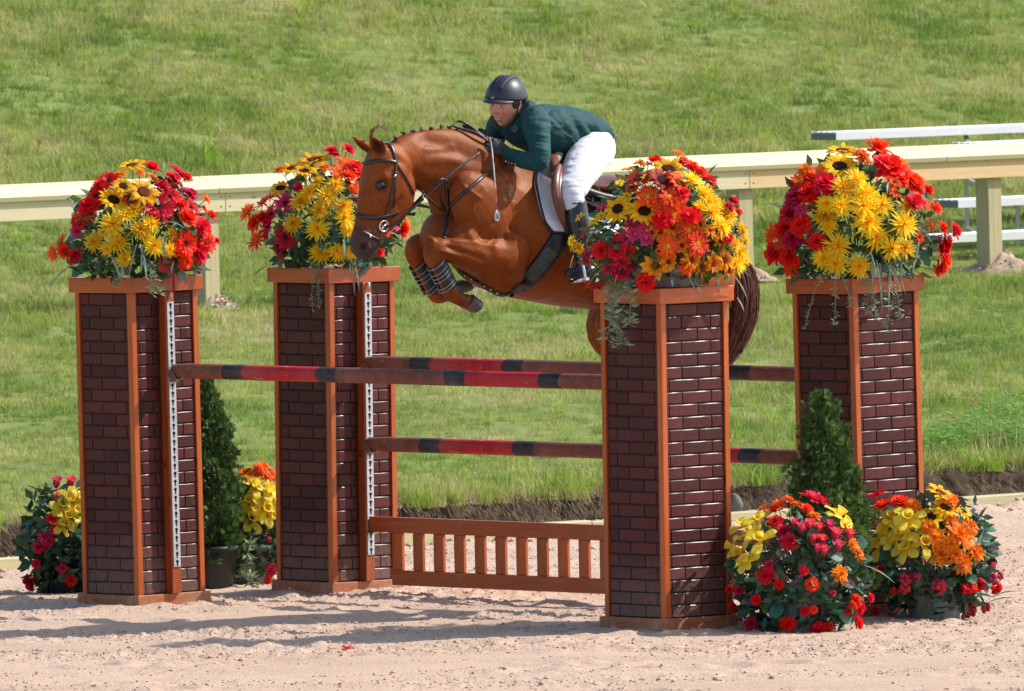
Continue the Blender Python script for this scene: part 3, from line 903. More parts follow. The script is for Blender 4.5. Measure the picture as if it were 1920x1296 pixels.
pilD = pillar(PD, -0.008, 'brick pillar with two plain brick faces standing behind the small cedar and two flower tubs', False, 4)

# ------------------------------------------------------------------ poles, cups, gate
M_pbrown = simple('brown_pole_paint', (0.19, 0.055, 0.034), 0.6, 0.3, 14, 0.15, spec=0.3, coat=0.0, detail=6)
M_pnavy = simple('navy_pole_paint', (0.010, 0.013, 0.022), 0.5, 0.4, 18, 0.1, spec=0.3)
M_pred = simple('scarlet_pole_paint', (0.46, 0.012, 0.020), 0.55, 0.18, 12, 0.1, spec=0.3)
for mt_ in (M_pbrown, M_pnavy, M_pred):
    nt = mt_.node_tree; bs = nt.nodes['Principled BSDF']; src = bs.inputs['Base Color'].links[0].from_socket
    f1 = ramp(nt, noise(nt, 26, 6, 0.75, stretch=(.35, 1, 1)), [(0.62, (0, 0, 0)), (0.68, (.85, .85, .85))])
    f2 = ramp(nt, noise(nt, 5, 5, 0.7, stretch=(.5, 1, 1)), [(0.45, (0, 0, 0)), (0.8, (.45, .45, .45))])
    c_ = mixc(nt, f2, src, (0.24, 0.15, 0.11)); c_ = mixc(nt, f1, c_, (0.42, 0.33, 0.27))
    nt.links.new(c_, bs.inputs['Base Color'])
M_pend = simple('worn_pole_end', (0.20, 0.11, 0.07), 0.8, 0.3, 40)
R_POLE = 0.0405
def track_pt(P): return P + ALONG * (TRACK_Y + 0.006)
def far_pt(P): return P - ALONG * (TRACK_Y + 0.006)
def pole(name, label, S, E, u0, v0, bands, seed):
    """bands: boundary pixels along the pole, with colours"""
    s = track_pt(S) + ALONG * 0.012; e = far_pt(E) - ALONG * 0.012
    z = z_at(s.x, s.y, v0)
    L = (e - s).length
    o = thing(name, label, 'jump pole', (s.x, s.y, z), Quaternion((0, 0, 1), YAW - PI / 2), 'striped jump poles')
    side = Vector((math.cos(YAW), math.sin(YAW), 0))
    def xs(u):
        p = on_plane(u, v0, Vector((s.x, s.y, 0)), side); return max(0, min(L, (p - Vector((s.x, s.y, 0))).dot(ALONG)))
    b = MB(); rr = random.Random(seed)
    cuts = [0.0] + [xs(u) for u, _ in bands[:-1]] + [L]
    cols = [{'b': 0, 'n': 1, 'r': 2}[c] for _, c in bands]
    n = 20
    def ring(x, r): return [(x, r * math.cos(2 * PI * k / n), r * math.sin(2 * PI * k / n)) for k in range(n)]
    b.m = 3; b.loft([ring(0, R_POLE - 0.006), ring(0.0001, R_POLE - 0.006)], True)
    for i in range(len(cols)):
        b.m = cols[i]
        xa, xb = cuts[i], cuts[i + 1]
        k = max(2, int((xb - xa) / 0.12) + 1)
        rg = []
        for j in range(k + 1):
            x = xa + (xb - xa) * j / k
            r = R_POLE + 0.0006 * math.sin(x * 9 + seed) + (0 if (0.01 < x < L - 0.01) else -0.006)
            if j in (0, k) and 0.01 < x < L - .01: 
                rg.append([(x + 0.004 * math.sin(3 * 2 * PI * q / n + i) * 0.6, r * math.cos(2 * PI * q / n), r * math.sin(2 * PI * q / n)) for q in range(n)])
            else: rg.append(ring(x, r))
        b.loft(rg, False)
    b.m = 3; b.loft([ring(L, R_POLE - 0.006), ring(L + 0.0001, R_POLE - 0.006)], True)
    pm = b.mesh('painted_pole', [M_pbrown, M_pnavy, M_pred, M_pend], True)
    q = link(pm, 'painted_shaft', o)
    try: pm.set_sharp_from_angle(angle=math.radians(50))
    except Exception: pass
    for P_, sg in ((S, 1), (E, -1)):
        # steel cup pinned into the track
        c = MB(); rg = []
        for k in range(9):
            a = PI + PI * k / 8
            y, zz = (R_POLE + 0.004) * math.cos(a), (R_POLE + 0.004) * math.sin(a)
            y2, z2 = (R_POLE + 0.009) * math.cos(a), (R_POLE + 0.009) * math.sin(a)
            rg.append([(0, y, zz), (0.05 * sg, y, zz), (0.05 * sg, y2, z2), (0, y2, z2)])
        c.loft(rg, True)
        c.box((0.003 * sg, 0, -0.02), (0.003, 0, 0), (0, 0.024, 0), (0, 0, 0.04))
        cu = c.build('jump_cup', M_cup, pilA if P_ is PA else pilB if P_ is PB else pilC if P_ is PC else pilD)
        tp = (track_pt(P_) if sg > 0 else far_pt(P_)) + Vector((0, 0, z))
        cu.matrix_parent_inverse = (Matrix.Translation(cu.parent.location) @ cu.parent.rotation_quaternion.to_matrix().to_4x4()).inverted()
        cu.matrix_basis = Matrix.Translation(tp) @ Matrix.Rotation(YAW - PI / 2, 4, 'Z')
    return z
zf = pole('jump_pole', 'striped pole on the near side of the jump, running in front of the other two', PA, PC, 322, 695,
     [(425, 'b'), (463, 'n'), (602, 'r'), (638, 'n'), (842, 'b'), (880, 'n'), (1018, 'r'), (1056, 'n'), (1190, 'b'), (1225, 'n'), (1350, 'r'), (1380, 'n'), (1500, 'b')], 1)
pole('jump_pole', 'striped pole on the far side of the jump just behind the front pole', PB, PD, 690, 681,
     [(777, 'b'), (815, 'n'), (950, 'r'), (987, 'n'), (1195, 'b'), (1232, 'n'), (1372, 'r'), (1413, 'n'), (1600, 'b')], 2)
pole('jump_pole', 'lowest striped pole, on the far side of the jump above the slatted gate', PB, PD, 700, 832,
     [(795, 'b'), (833, 'n'), (970, 'r'), (1010, 'n'), (1215, 'b'), (1252, 'n'), (1392, 'r'), (1433, 'n'), (1600, 'b')], 3)

M_gate = wood('stained_gate_timber', (0.42, 0.088, 0.014), (0.29, 0.050, 0.009), 0.5, grain=(0.06, 1, 1), scale=45, coat=0.1, rnd=0.12, bmp=0.15, dust=(0.30, 0.17, 0.11), dlo=.55)
M_gatev = wood('stained_gate_slat', (0.42, 0.088, 0.014), (0.29, 0.050, 0.009), 0.5, grain=(1, 1, 0.06), scale=45, coat=0.1, rnd=0.18, bmp=0.15, dust=(0.30, 0.17, 0.11), dlo=.55)
gs = track_pt(PB) + ALONG * 0.012; ge = far_pt(PD) - ALONG * 0.012
side = ACROSS
def gx(u, v): return (on_plane(u, v, gs, side) - gs).dot(ALONG)
def gz(u, v): return on_plane(u, v, gs, side).z
GL = (ge - gs).length
gzt0, gzt1 = gz(705, 997), gz(705, 968.5)
gzb0, gzb1 = gz(745, 1097), gz(745, 1069)
gate = thing('slatted_gate', 'low orange stained slatted gate hanging under the poles on the far side of the jump', 'jump gate', (gs.x, gs.y, 0), Quaternion((0, 0, 1), YAW - PI / 2))
def gpart(nm, mt, x0, x1, z0, z1, th, y=0):
    b = MB(); b.bbox((0, 0, 0), ((x1 - x0) / 2, 0, 0), (0, th, 0), (0, 0, (z1 - z0) / 2), 0.003)
    b.build(nm, mt, gate).location = ((x0 + x1) / 2, y, (z0 + z1) / 2)
gpart('top_rail', M_gate, 0.0, GL, gzt0, gzt1, 0.02)
xg0 = gx(739.5, 1080); 
gpart('bottom_rail', M_gate, xg0, GL - xg0, gzb0, gzb1, 0.02)
pitch = (gx(1088, 1040) - gx(739.5, 1040)) / 9
x = xg0
while x < GL - xg0:
    wv = 0.078
    gpart('slat', M_gatev, x, min(x + wv, GL - xg0), gzb1 + 0.001, gzt0 - 0.001, 0.011); x += pitch
for sg, P_, par in ((1, PB, pilB), (-1, PD, pilD)):
    c = MB(); c.box((0.022 * sg, 0, -0.003), (0.022, 0, 0), (0, 0.026, 0), (0, 0, 0.003)); c.box((0.003 * sg, 0, 0.03), (0.003, 0, 0), (0, 0.02, 0), (0, 0, 0.035))
    cu = c.build('gate_cup', M_cup, par)
    tp = (track_pt(P_) if sg > 0 else far_pt(P_)) + Vector((0, 0, gzt0))
    cu.matrix_parent_inverse = (Matrix.Translation(par.location) @ par.rotation_quaternion.to_matrix().to_4x4()).inverted()
    cu.matrix_basis = Matrix.Translation(tp) @ Matrix.Rotation(YAW - PI / 2, 4, 'Z')
# ------------------------------------------------------------------ silk flowers
def petal_mat(name, base, tip, rough=0.55, transl=0.5):
    """two tones from the throat of the flower to the petal tips (radius in the flower's own space)"""
    mt, nt, bs = new_mat(name)
    tc = nt.nodes.new('ShaderNodeTexCoord'); ln = nt.nodes.new('ShaderNodeVectorMath'); ln.operation = 'LENGTH'
    nt.links.new(tc.outputs['Object'], ln.inputs[0])
    c = ramp(nt, ln.outputs['Value'], [(0.06, base), (0.42, tip)])
    oi = nt.nodes.new('ShaderNodeObjectInfo')
    hs = nt.nodes.new('ShaderNodeHueSaturation')
    mr = nt.nodes.new('ShaderNodeMapRange'); mr.inputs['To Min'].default_value = 0.90; mr.inputs['To Max'].default_value = 1.18
    nt.links.new(oi.outputs['Random'], mr.inputs['Value']); nt.links.new(mr.outputs[0], hs.inputs['Value'])
    mr2 = nt.nodes.new('ShaderNodeMapRange'); mr2.inputs['To Min'].default_value = 0.488; mr2.inputs['To Max'].default_value = 0.508
    nt.links.new(oi.outputs['Random'], mr2.inputs['Value']); nt.links.new(mr2.outputs[0], hs.inputs['Hue'])
    n = noise(nt, 9, 3, 0.6)
    c = mixc(nt, 1.0, c, ramp(nt, n, [(0.2, (0.86, 0.86, 0.86)), (0.6, (1, 1, 1))]), 'MULTIPLY')
    nt.links.new(c, hs.inputs['Color']); c = hs.outputs['Color']
    nt.links.new(c, bs.inputs['Base Color']); bs.inputs['Roughness'].default_value = rough; bs.inputs['Specular IOR Level'].default_value = 0.25
    tr = nt.nodes.new('ShaderNodeBsdfTranslucent'); nt.links.new(c, tr.inputs['Color'])
    mx = nt.nodes.new('ShaderNodeMixShader'); mx.inputs[0].default_value = transl
    nt.links.new(bs.outputs[0], mx.inputs[1]); nt.links.new(tr.outputs[0], mx.inputs[2])
    nt.links.new(mx.outputs[0], nt.nodes['Material Output'].inputs['Surface'])
    return mt
YEL = petal_mat('yellow_mum_petal', (0.95, 0.54, 0.010), (0.97, 0.78, 0.030))
SUNY = petal_mat('sunflower_petal', (0.93, 0.42, 0.006), (0.98, 0.70, 0.014))
RED = petal_mat('red_petal', (0.70, 0.014, 0.008), (0.93, 0.034, 0.012))
ORD = petal_mat('orange_red_petal', (0.92, 0.24, 0.02), (0.95, 0.12, 0.022))
CRI = petal_mat('crimson_petal', (0.45, 0.008, 0.022), (0.78, 0.020, 0.048))
MAG = petal_mat('magenta_petal', (0.52, 0.022, 0.13), (0.80, 0.06, 0.22))
MAR = petal_mat('maroon_petal', (0.18, 0.008, 0.008), (0.55, 0.03, 0.016))
ORA = petal_mat('orange_petal', (0.85, 0.20, 0.008), (0.92, 0.32, 0.014))
ODA = petal_mat('orange_yellow_petal', (0.72, 0.09, 0.008), (0.92, 0.50, 0.016))
DAF = petal_mat('lemon_petal', (0.90, 0.60, 0.03), (0.93, 0.80, 0.10))
ROS = petal_mat('rose_petal', (0.45, 0.012, 0.04), (0.78, 0.09, 0.14))
DISC_DK = simple('dark_flower_disc', (0.035, 0.014, 0.008), 0.9, 0.5, 60, 0.6, spec=0.1)
DISC_BR = simple('brown_flower_disc', (0.12, 0.03, 0.012), 0.9, 0.5, 60, 0.6, spec=0.1)
DISC_OR = simple('orange_flower_disc', (0.62, 0.22, 0.02), 0.9, 0.4, 60, 0.6, spec=0.1)
DISC_YE = simple('yellow_flower_disc', (0.62, 0.36, 0.03), 0.9, 0.4, 60, 0.6, spec=0.1)
G_DARK = simple('dark_green_leaf', (0.040, 0.080, 0.026), 0.5, 0.4, 14, transl=0.25)
G_MID = simple('green_leaf', (0.085, 0.165, 0.038), 0.5, 0.4, 14, transl=0.3)
G_TEAL = simple('teal_leaf', (0.045, 0.150, 0.095), 0.5, 0.35, 14, transl=0.25)
G_EUC = simple('grey_green_leaf', (0.17, 0.25, 0.20), 0.6, 0.35, 14, transl=0.2)
G_SPRIG = simple('trailing_sprig_leaf', (0.23, 0.31, 0.17), 0.6, 0.35, 14, transl=0.2)
G_OLIVE = simple('olive_leaf', (0.17, 0.15, 0.045), 0.55, 0.4, 14, transl=0.3)
G_STRIPE = simple('leaf_white_stripe', (0.66, 0.70, 0.52), 0.5, 0.2, 14, transl=0.25)
G_PURP = simple('purplish_leaf', (0.10, 0.075, 0.085), 0.55, 0.4, 14, transl=0.25)

def petal(b, a, r0, r1, w, lift, curl, shape='point', rnd=None, z0=0.0, tw=0.0):
    """one petal pointing out at angle a, from r0 to r1, width w, rising by lift (rad) and bending by curl"""
    ca, sa = math.cos(a), math.sin(a)
    prof = {'point': [(0, .35), (.35, .95), (.7, .8), (1, .0)], 'round': [(0, .35), (.4, .85), (.8, 1.0), (1, .55)], 'thin': [(0, .6), (.5, 1.0), (1, .0)], 'heart': [(0, .3), (.5, 1.0), (.85, .9), (1, .25)]}[shape]
    L = r1 - r0; base = len(b.v); rows = []
    z = z0; x = r0; ang = lift; pf = 0
    for f, ww in prof:
        d = (f - pf) * L; x += d * math.cos(ang); z += d * math.sin(ang); ang += curl * (f - pf); pf = f
        hw = w / 2 * ww
        row = []
        for s in ((-1, 1) if ww > 0 else (0,)):
            y = s * hw; zz = z + abs(s) * hw * 0.35 + s * tw * hw
            row.append(len(b.v)); b.v.append((ca * x - sa * y, sa * x + ca * y, zz))
        rows.append(row)
    for p, q in zip(rows[:-1], rows[1:]):
        if len(p) == 2 and len(q) == 2: b.face(p[0], p[1], q[1], q[0])
        elif len(q) == 1: b.face(p[0], p[1], q[0])
def disc_mesh(r, h, mt, name='flower_disc', ring=None):
    b = MB(); n = 14
    rows = [(r, 0.0), (r * 0.92, h * 0.7), (r * 0.6, h), (r * 0.25, h * 0.72)]
    for rr, z in rows:
        for k in range(n): b.v.append((rr * math.cos(2 * PI * k / n), rr * math.sin(2 * PI * k / n), z))
    b.v.append((0, 0, h * 0.6))
    for i in range(3):
        for k in range(n): b.face(i * n + k, i * n + (k + 1) % n, (i + 1) * n + (k + 1) % n, (i + 1) * n + k)
    for k in range(n): b.face(3 * n + k, 3 * n + (k + 1) % n, 4 * n)
    return b.mesh(name, mt, True)
FL = {}
def kind(key, name, mt, disc=None, n=3):
    """a flower of diameter 1 facing +Z; three models of each"""
    FL[key] = (name, [], disc)
    def deco(fn):
        for i in range(n):
            b = MB(); fn(b, random.Random(sum(ord(q) * (k + 3) for k, q in enumerate(key)) + i * 7)); FL[key][1].append(b.mesh(name, mt))
        return fn
    return deco
def layers(b, r, spec, shape):
    for (cnt, r0, r1, w, lift, curl, z0) in spec:
        a0 = r.uniform(0, 6)
        for k in range(cnt):
            petal(b, a0 + 2 * PI * k / cnt + r.gauss(0, 0.08), r0, r1 * r.uniform(0.86, 1.08), w * r.uniform(.85, 1.1), lift + r.gauss(0, 0.1), curl + r.gauss(0, .25), shape, r, z0, r.gauss(0, .2))
def sun_(b, r): layers(b, r, [(15, .14, .5, .15, .10, -.5, 0), (13, .14, .46, .14, .32, -.5, .015)], 'point')
def mum_(b, r): layers(b, r, [(17, .06, .5, .085, .12, -.35, 0), (16, .05, .46, .08, .4, -.3, .02), (13, .03, .38, .075, .75, -.3, .05), (9, .02, .28, .065, 1.05, -.3, .07), (5, .0, .2, .05, 1.35, -.2, .08)], 'thin')
def ger_(b, r): layers(b, r, [(20, .08, .5, .095, .14, -.3, 0), (18, .08, .44, .09, .38, -.2, .02), (12, .06, .30, .07, .65, -.2, .03)], 'round')
def dah_(b, r): layers(b, r, [(13, .05, .5, .16, .15, -.6, 0), (12, .05, .44, .15, .45, -.6, .03), (10, .03, .34, .13, .8, -.4, .06), (6, .02, .24, .1, 1.1, -.2, .09)], 'point')
def dai_(b, r): layers(b, r, [(9, .08, .5, .2, .12, -.5, 0), (7, .08, .40, .17, .45, -.4, .02)], 'point')
def daf_(b, r):
    layers(b, r, [(3, .05, .5, .27, .12, -.5, 0), (3, .05, .5, .25, .22, -.4, .01)], 'heart')
    n = 10; base = len(b.v); rows = [(.07, .02), (.10, .13), (.13, .23), (.165, .26)]
    for i, (rr, z) in enumerate(rows):
        for k in range(n):
            a = 2 * PI * k / n; q = rr * (1 + (0.10 * math.sin(a * 5) if i > 2 else 0)); b.v.append((q * math.cos(a), q * math.sin(a), z))
    for i in range(3):
        for k in range(n): b.face(base + i * n + k, base + i * n + (k + 1) % n, base + (i + 1) * n + (k + 1) % n, base + (i + 1) * n + k)
def rose_(b, r):
    for (cnt, r0, w, zt, op) in ((3, .10, .34, .62, .02), (4, .18, .38, .60, .10), (5, .26, .40, .50, .24)):
        a0 = r.uniform(0, 6)
        for k in range(cnt):
            a = a0 + 2 * PI * k / cnt; ca, sa = math.cos(a), math.sin(a); base = len(b.v)
            for (z, rr, ww) in ((-.25, .08, .12), (0, r0, w * .8), (zt * .6, r0 * 1.02, w), (zt * .9, r0 + op * .6, w * .8), (zt, r0 + op, w * .35)):
                for s in (-1, 0, 1):
                    y = s * ww / 2; x = rr - abs(s) * ww * .22
                    b.v.append((ca * x - sa * y, sa * x + ca * y, z))
            for i in range(4):
                for j in range(2): o = base + i * 3 + j; b.face(o, o + 1, o + 4, o + 3)
def clu_(b, r):
    for k in range(16):
        z = r.uniform(-.25, 1); a = r.uniform(0, 6.28); q = math.sqrt(max(0, 1 - z * z)); c = Vector((q * math.cos(a), q * math.sin(a), z)) * .27
        b.sphere(c, r.uniform(.11, .15), 6, 4)
def car_(b, r): layers(b, r, [(10, .03, .5, .26, .2, -.3, 0), (9, .03, .46, .25, .5, -.3, .04), (8, .02, .38, .22, .85, -.3, .08), (6, .01, .3, .18, 1.2, -.2, .1)], 'round')
DM = {'sd': disc_mesh(.19, .05, DISC_DK), 'sb': disc_mesh(.19, .06, DISC_BR), 'gd': disc_mesh(.12, .06, DISC_DK), 'go': disc_mesh(.10, .06, DISC_OR), 'gy': disc_mesh(.10, .07, DISC_YE), 'dd': disc_mesh(.12, .07, DISC_BR)}
for key, nm, mt, disc, fn in (
    ('S', 'sunflower', SUNY, 'sd', sun_), ('Sb', 'sunflower', SUNY, 'sb', sun_), ('M', 'sunflower', MAR, 'sd', sun_), ('Mo', 'sunflower', ORD, 'sb', sun_),
    ('Y', 'chrysanthemum', YEL, None, mum_), ('G', 'gerbera', RED, 'gd', ger_), ('Gr', 'carnation', RED, None, car_), ('Go', 'gerbera', ORD, 'gy', ger_), ('Gl', 'gerbera', ORD, 'go', ger_),
    ('K', 'gerbera', CRI, 'gd', ger_), ('Kc', 'carnation', CRI, None, car_), ('P', 'gerbera', MAG, 'gd', ger_), ('Pd', 'small_daisy', MAG, None, dai_), ('Kd', 'small_daisy', CRI, None, dai_),
    ('O', 'dahlia', ORA, None, dah_), ('Or', 'dahlia', ORD, None, dah_), ('D', 'small_daisy', ODA, 'dd', dai_), ('Dy', 'small_daisy', YEL, 'go', dai_), ('Do', 'small_daisy', ORD, 'dd', dai_),
    ('F', 'daffodil', DAF, None, daf_), ('R', 'rosebud', ROS, None, rose_), ('B', 'berry_cluster', RED, None, clu_), ('Bp', 'berry_cluster', ROS, None, clu_)):
    kind(key, nm, mt, disc)(fn)

# leaves, length 1 along +X, facing +Z
def leaf_mesh(name, mt, w, fold=0.25, droop=0.3, shape='oval', seed=0):
    r = random.Random(seed); b = MB()
    prof = {'oval': [(0, .12), (.22, .8), (.5, 1), (.78, .72), (1, 0)], 'round': [(0, .2), (.2, .85), (.5, 1), (.8, .85), (1, .2)], 'lance': [(0, .2), (.3, .9), (.6, .9), (1, 0)], 'lobed': [(0, .2), (.12, .9), (.3, .62), (.45, 1.0), (.62, .5), (.8, .55), (1, 0)]}[shape]
    rows = []
    for f, ww in prof:
        z = -droop * f * f; hw = w / 2 * ww
        rows.append(len(b.v)); b.v += [(f, -hw, z + fold * hw), (f, 0, z), (f, hw, z + fold * hw)]
    for i in range(len(rows) - 1):
        for j in range(2): o = rows[i] + j; b.face(o, o + 1, rows[i + 1] + j + 1, rows[i + 1] + j)
    return b.mesh(name, mt)
LV = {'dk': [leaf_mesh('leaf', G_DARK, .55, .3, .3, 'oval'), leaf_mesh('leaf', G_DARK, .7, .2, .4, 'lobed')],
      'gr': [leaf_mesh('leaf', G_MID, .5, .3, .25, 'oval'), leaf_mesh('leaf', G_MID, .75, .2, .3, 'lobed')],
      'te': [leaf_mesh('leaf', G_TEAL, .6, .25, .3, 'oval'), leaf_mesh('leaf', G_TEAL, .8, .2, .35, 'lobed')],
      'eu': [leaf_mesh('leaf', G_EUC, .9, .2, .2, 'round'), leaf_mesh('leaf', G_EUC, .8, .2, .35, 'lobed')],
      'ro': [leaf_mesh('leaf', G_TEAL, .95, .15, .25, 'round'), leaf_mesh('leaf', G_DARK, .95, .15, .25, 'round')],
      'ol': [leaf_mesh('leaf', G_OLIVE, .6, .3, .3, 'lobed')],
      'pu': [leaf_mesh('leaf', G_PURP, .8, .2, .3, 'round')]}
def look(n, spin=0.0):
    """rotation that turns +Z to n"""
    return Vector(n).to_track_quat('Z', 'Y') @ Quaternion((0, 0, 1), spin)
def blade_leaf(p, d, L, w, droop, parent, o0):
    """arching striped ribbon leaf"""
    d = Vector(d).normalized(); side = d.cross(Vector((0, 0, 1)));
    if side.length < .05: side = Vector((1, 0, 0))
    side.normalize(); b = MB(); n = 6; cols = (-1, -.55, -.2, .2, .55, 1)
    pos = Vector(p); vel = d.copy(); rows = []
    for i in range(n + 1):
        f = i / n; ww = w / 2 * (0.55 + .9 * f if f < .5 else 1.0 - (f - .5) * 1.9)
        up = side.cross(vel).normalized()
        rows.append(len(b.v))
        for q in cols: b.v.append(tuple(pos + side * (q * ww) + up * (abs(q) * ww * .5)))
        pos += vel * (L / n); vel = (vel + Vector((0, 0, -droop / n))).normalized()
    for i in range(n):
        for j in range(5):
            b.m = 1 if j in (1, 3) else 0
            o = rows[i] + j; b.face(o, o + 1, rows[i + 1] + j + 1, rows[i + 1] + j)
    b.v = [tuple(Vector(v) - o0) for v in b.v]
    return b.build('striped_leaf', [G_TEAL, G_STRIPE], parent)
def sprig(p, L, parent, o0, seed, mt=None, drift=(0, 0, 0), leafy=0.03, n=17):
    """trailing stem hanging down, with narrow whorled leaves"""
    r = random.Random(seed); b = MB(); pts = []; q = Vector(p); v = Vector((r.uniform(-.3, .3), -.5, .1)) + Vector(drift)
    for i in range(11):
        pts.append(q.copy()); q = q + v.normalized() * (L / 10); v += Vector((r.uniform(-.25, .25), r.uniform(-.1, .1) + .05, -.45))
    b.tube([p_ - o0 for p_ in pts], 0.0018, 4)
    for k in range(n * 3):
        f = 1 - (r.random() ** 1.6); i = min(9, int(f * 10)); c = pts[i].lerp(pts[i + 1], f * 10 - i)
        a = r.uniform(0, 6.28); d = Vector((math.cos(a), math.sin(a) * .7, r.uniform(-.6, .8))).normalized(); ll = leafy * r.uniform(.6, 1.3); s = d.cross(Vector((r.uniform(-1, 1), r.uniform(-1, 1), r.uniform(-1, 1)))).normalized() * ll * .13
        m_ = c + d * ll * .5
        b.add([c - o0, m_ + s - o0, c + d * ll - o0, m_ - s - o0], [(0, 1, 2, 3)])
    return b.build('trailing_sprig', mt or G_SPRIG, parent)

M_tub = simple('grey_plastic_tub', (0.25, 0.26, 0.27), 0.55, 0.12, 20)
M_tubd = simple('charcoal_plastic_tub', (0.010, 0.012, 0.016), 0.5, 0.2, 20)
def tub_mesh(r0, r1, h, mt):
    b = MB(); n = 28
    rg = [[(r * math.cos(2 * PI * k / n), r * math.sin(2 * PI * k / n), z) for k in range(n)] for r, z in ((r0 * .98, 0), (r0, .004), (r1, h - .03), (r1 + .008, h - .03), (r1 + .01, h), (r1 - .004, h), (r1 - .012, h - .05))]
    b.loft(rg, True)
    return b
def bouquet(name, label, cat, base, cen, rad, org, sc, flowers, nleaf, leafmix, fill, seed, tub=None, group=None, blades=(), sprigs=(), leaf=(0.05, 0.09), fillmat=None, zmin=None):
    fs_ = 1.12 if tub and tub[2] > .2 else 1.3
    """flowers set over an ellipsoid of foliage: org, sc give the enlargement their pixel places were read from"""
    r = random.Random(seed); base = Vector(base); cen = Vector(cen); rad = Vector(rad)
    T = thing(name, label, cat, base, None, group)
    if tub: tub_mesh(*tub).build('tub', tub[3], T, True)
    def shell(u, v, k=1.0):
        d = ray(u, v); o = Vector([(EYE[i] - cen[i]) / (rad[i] * k) for i in range(3)]); dd = Vector([d[i] / (rad[i] * k) for i in range(3)])
        A = dd.dot(dd); B = o.dot(dd); C = o.dot(o) - 1; D = B * B - A * C
        t = (-B - math.sqrt(D)) / A if D > 0 else -B / A
        p = EYE + d * t; n = Vector([(p[i] - cen[i]) / rad[i] ** 2 for i in range(3)]).normalized()
        return p, n
    st = MB()
    for (x, y, dm, key) in flowers:
        u, v = x / sc + org[0], y / sc + org[1]
        p, n = shell(u, v, r.uniform(.9, 1.02))
        nm, ms, disc = FL[key]
        D = dm / sc / FPX * (p.y - CAM_Y) * (1.38 if key == 'F' else fs_)
        n = (n + Vector((r.gauss(.32, .22), -0.2 + r.gauss(0, .15), .42 + r.gauss(0, .22)))).normalized()
        if key == 'R': n = (n * .5 + Vector((0, 0, .8))).normalized()
        o = link(ms[r.randrange(len(ms))], nm, T); o.location = p - base; s_ = D * (1.1 if key != 'R' else 1.15)
        o.scale = (s_, s_, s_); o.rotation_mode = 'QUATERNION'; o.rotation_quaternion = look(n, r.uniform(0, 6.28))
        if disc:
            c = link(DM[disc], 'flower_disc', o); c.location = (0, 0, 0.015)
        root = cen + (p - cen) * 0.25 - Vector((0, 0, rad.z * .3))
        st.tube([root - base, (p + root) / 2 - base + Vector((0, 0, .02)), p - n * (D * .06) - base], [.003, .002, .002], 5)
    for k in range(nleaf):
        a = r.uniform(PI * .95, PI * 2.05); z = r.uniform(-.75, .85); q = math.sqrt(1 - z * z)
        nn = Vector((q * math.cos(a), q * math.sin(a), z)); f = r.uniform(.70, .93)
        p = cen + Vector([nn[i] * rad[i] * f for i in range(3)])
        if zmin is not None and p.z < zmin + .02: p.z = zmin + r.uniform(.015, .05)
        ks = LV[r.choice(leafmix)]; o = link(r.choice(ks), 'leaf', T)
        d = (nn + Vector((r.gauss(0, .6), r.gauss(0, .4), r.gauss(-.1, .5)))).normalized()
        o.location = p - base; s_ = r.uniform(*leaf); o.scale = (s_, s_, s_)
        zax = (Vector((r.gauss(0, .4), -.6 + r.gauss(0, .4), .8)) + nn * .3); zax = (zax - d * zax.dot(d)).normalized()
        o.rotation_mode = 'QUATERNION'; o.rotation_quaternion = Matrix((d, zax.cross(d), zax)).transposed().to_quaternion()
    fb = MB()
    for k in range(int(fill * 2.6)):
        z = r.uniform(-.95, .95) if k % 3 else r.uniform(-.95, -.1); a = r.uniform(0, 2 * PI); q = math.sqrt(1 - z * z); f = r.uniform(.3, .88) ** .45
        p = cen + Vector((q * math.cos(a) * rad.x, q * math.sin(a) * rad.y, z * rad.z)) * f
        if zmin is not None and p.z < zmin: continue
        d = Vector((r.gauss(0, 1), r.gauss(0, 1), r.gauss(0, .7))).normalized(); L = r.uniform(.045, .10); s = d.cross(Vector((r.gauss(0, 1), r.gauss(0, 1), r.gauss(0, 1)))).normalized() * L * .24
        p = p - base; fb.m = r.choice((0, 0, 1, 2) if not fillmat else fillmat)
        fb.add([p, p + d * L * .45 + s, p + d * L, p + d * L * .45 - s], [(0, 1, 2, 3)])
    fb.build('foliage', [G_DARK, G_MID, G_TEAL, G_OLIVE, G_EUC, G_PURP], T, kind='stuff')
    st.build('stems', G_DARK, T, kind='stuff')
    for (x0, y0, x1, y1, w, droop) in blades:
        p, n = shell(x0 / sc + org[0], y0 / sc + org[1], .97); q, n2 = shell(x1 / sc + org[0], y1 / sc + org[1], 1.06)
        L = (q - p).length
        blade_leaf(p + n * .02, (q - p).normalized() + Vector((0, -.25, droop * .45)), L * 1.12, w * 1.45, droop, T, base)
    for i, (x, y, L, dr, lf) in enumerate(sprigs):
        p, n = shell(x / sc + org[0], y / sc + org[1], .98)
        sprig(p, L, T, base, seed * 31 + i, None, dr, lf)
    return T
TOP = PH
def top_of(P, lean): return Vector((P.x + lean * PH, P.y, PH))
tA, tB, tC, tD = top_of(PA, -.0072), top_of(PB, .007), top_of(PC, .0032), top_of(PD, -.008)
G4 = 'flower arrangements on the brick pillars'
def bl(r, n, x0, y0, x1, y1, lx, ly, w=.012):
    return [(r.uniform(x0, x1), r.uniform(y0, y1), 0, 0, w, .9) for _ in range(n)]
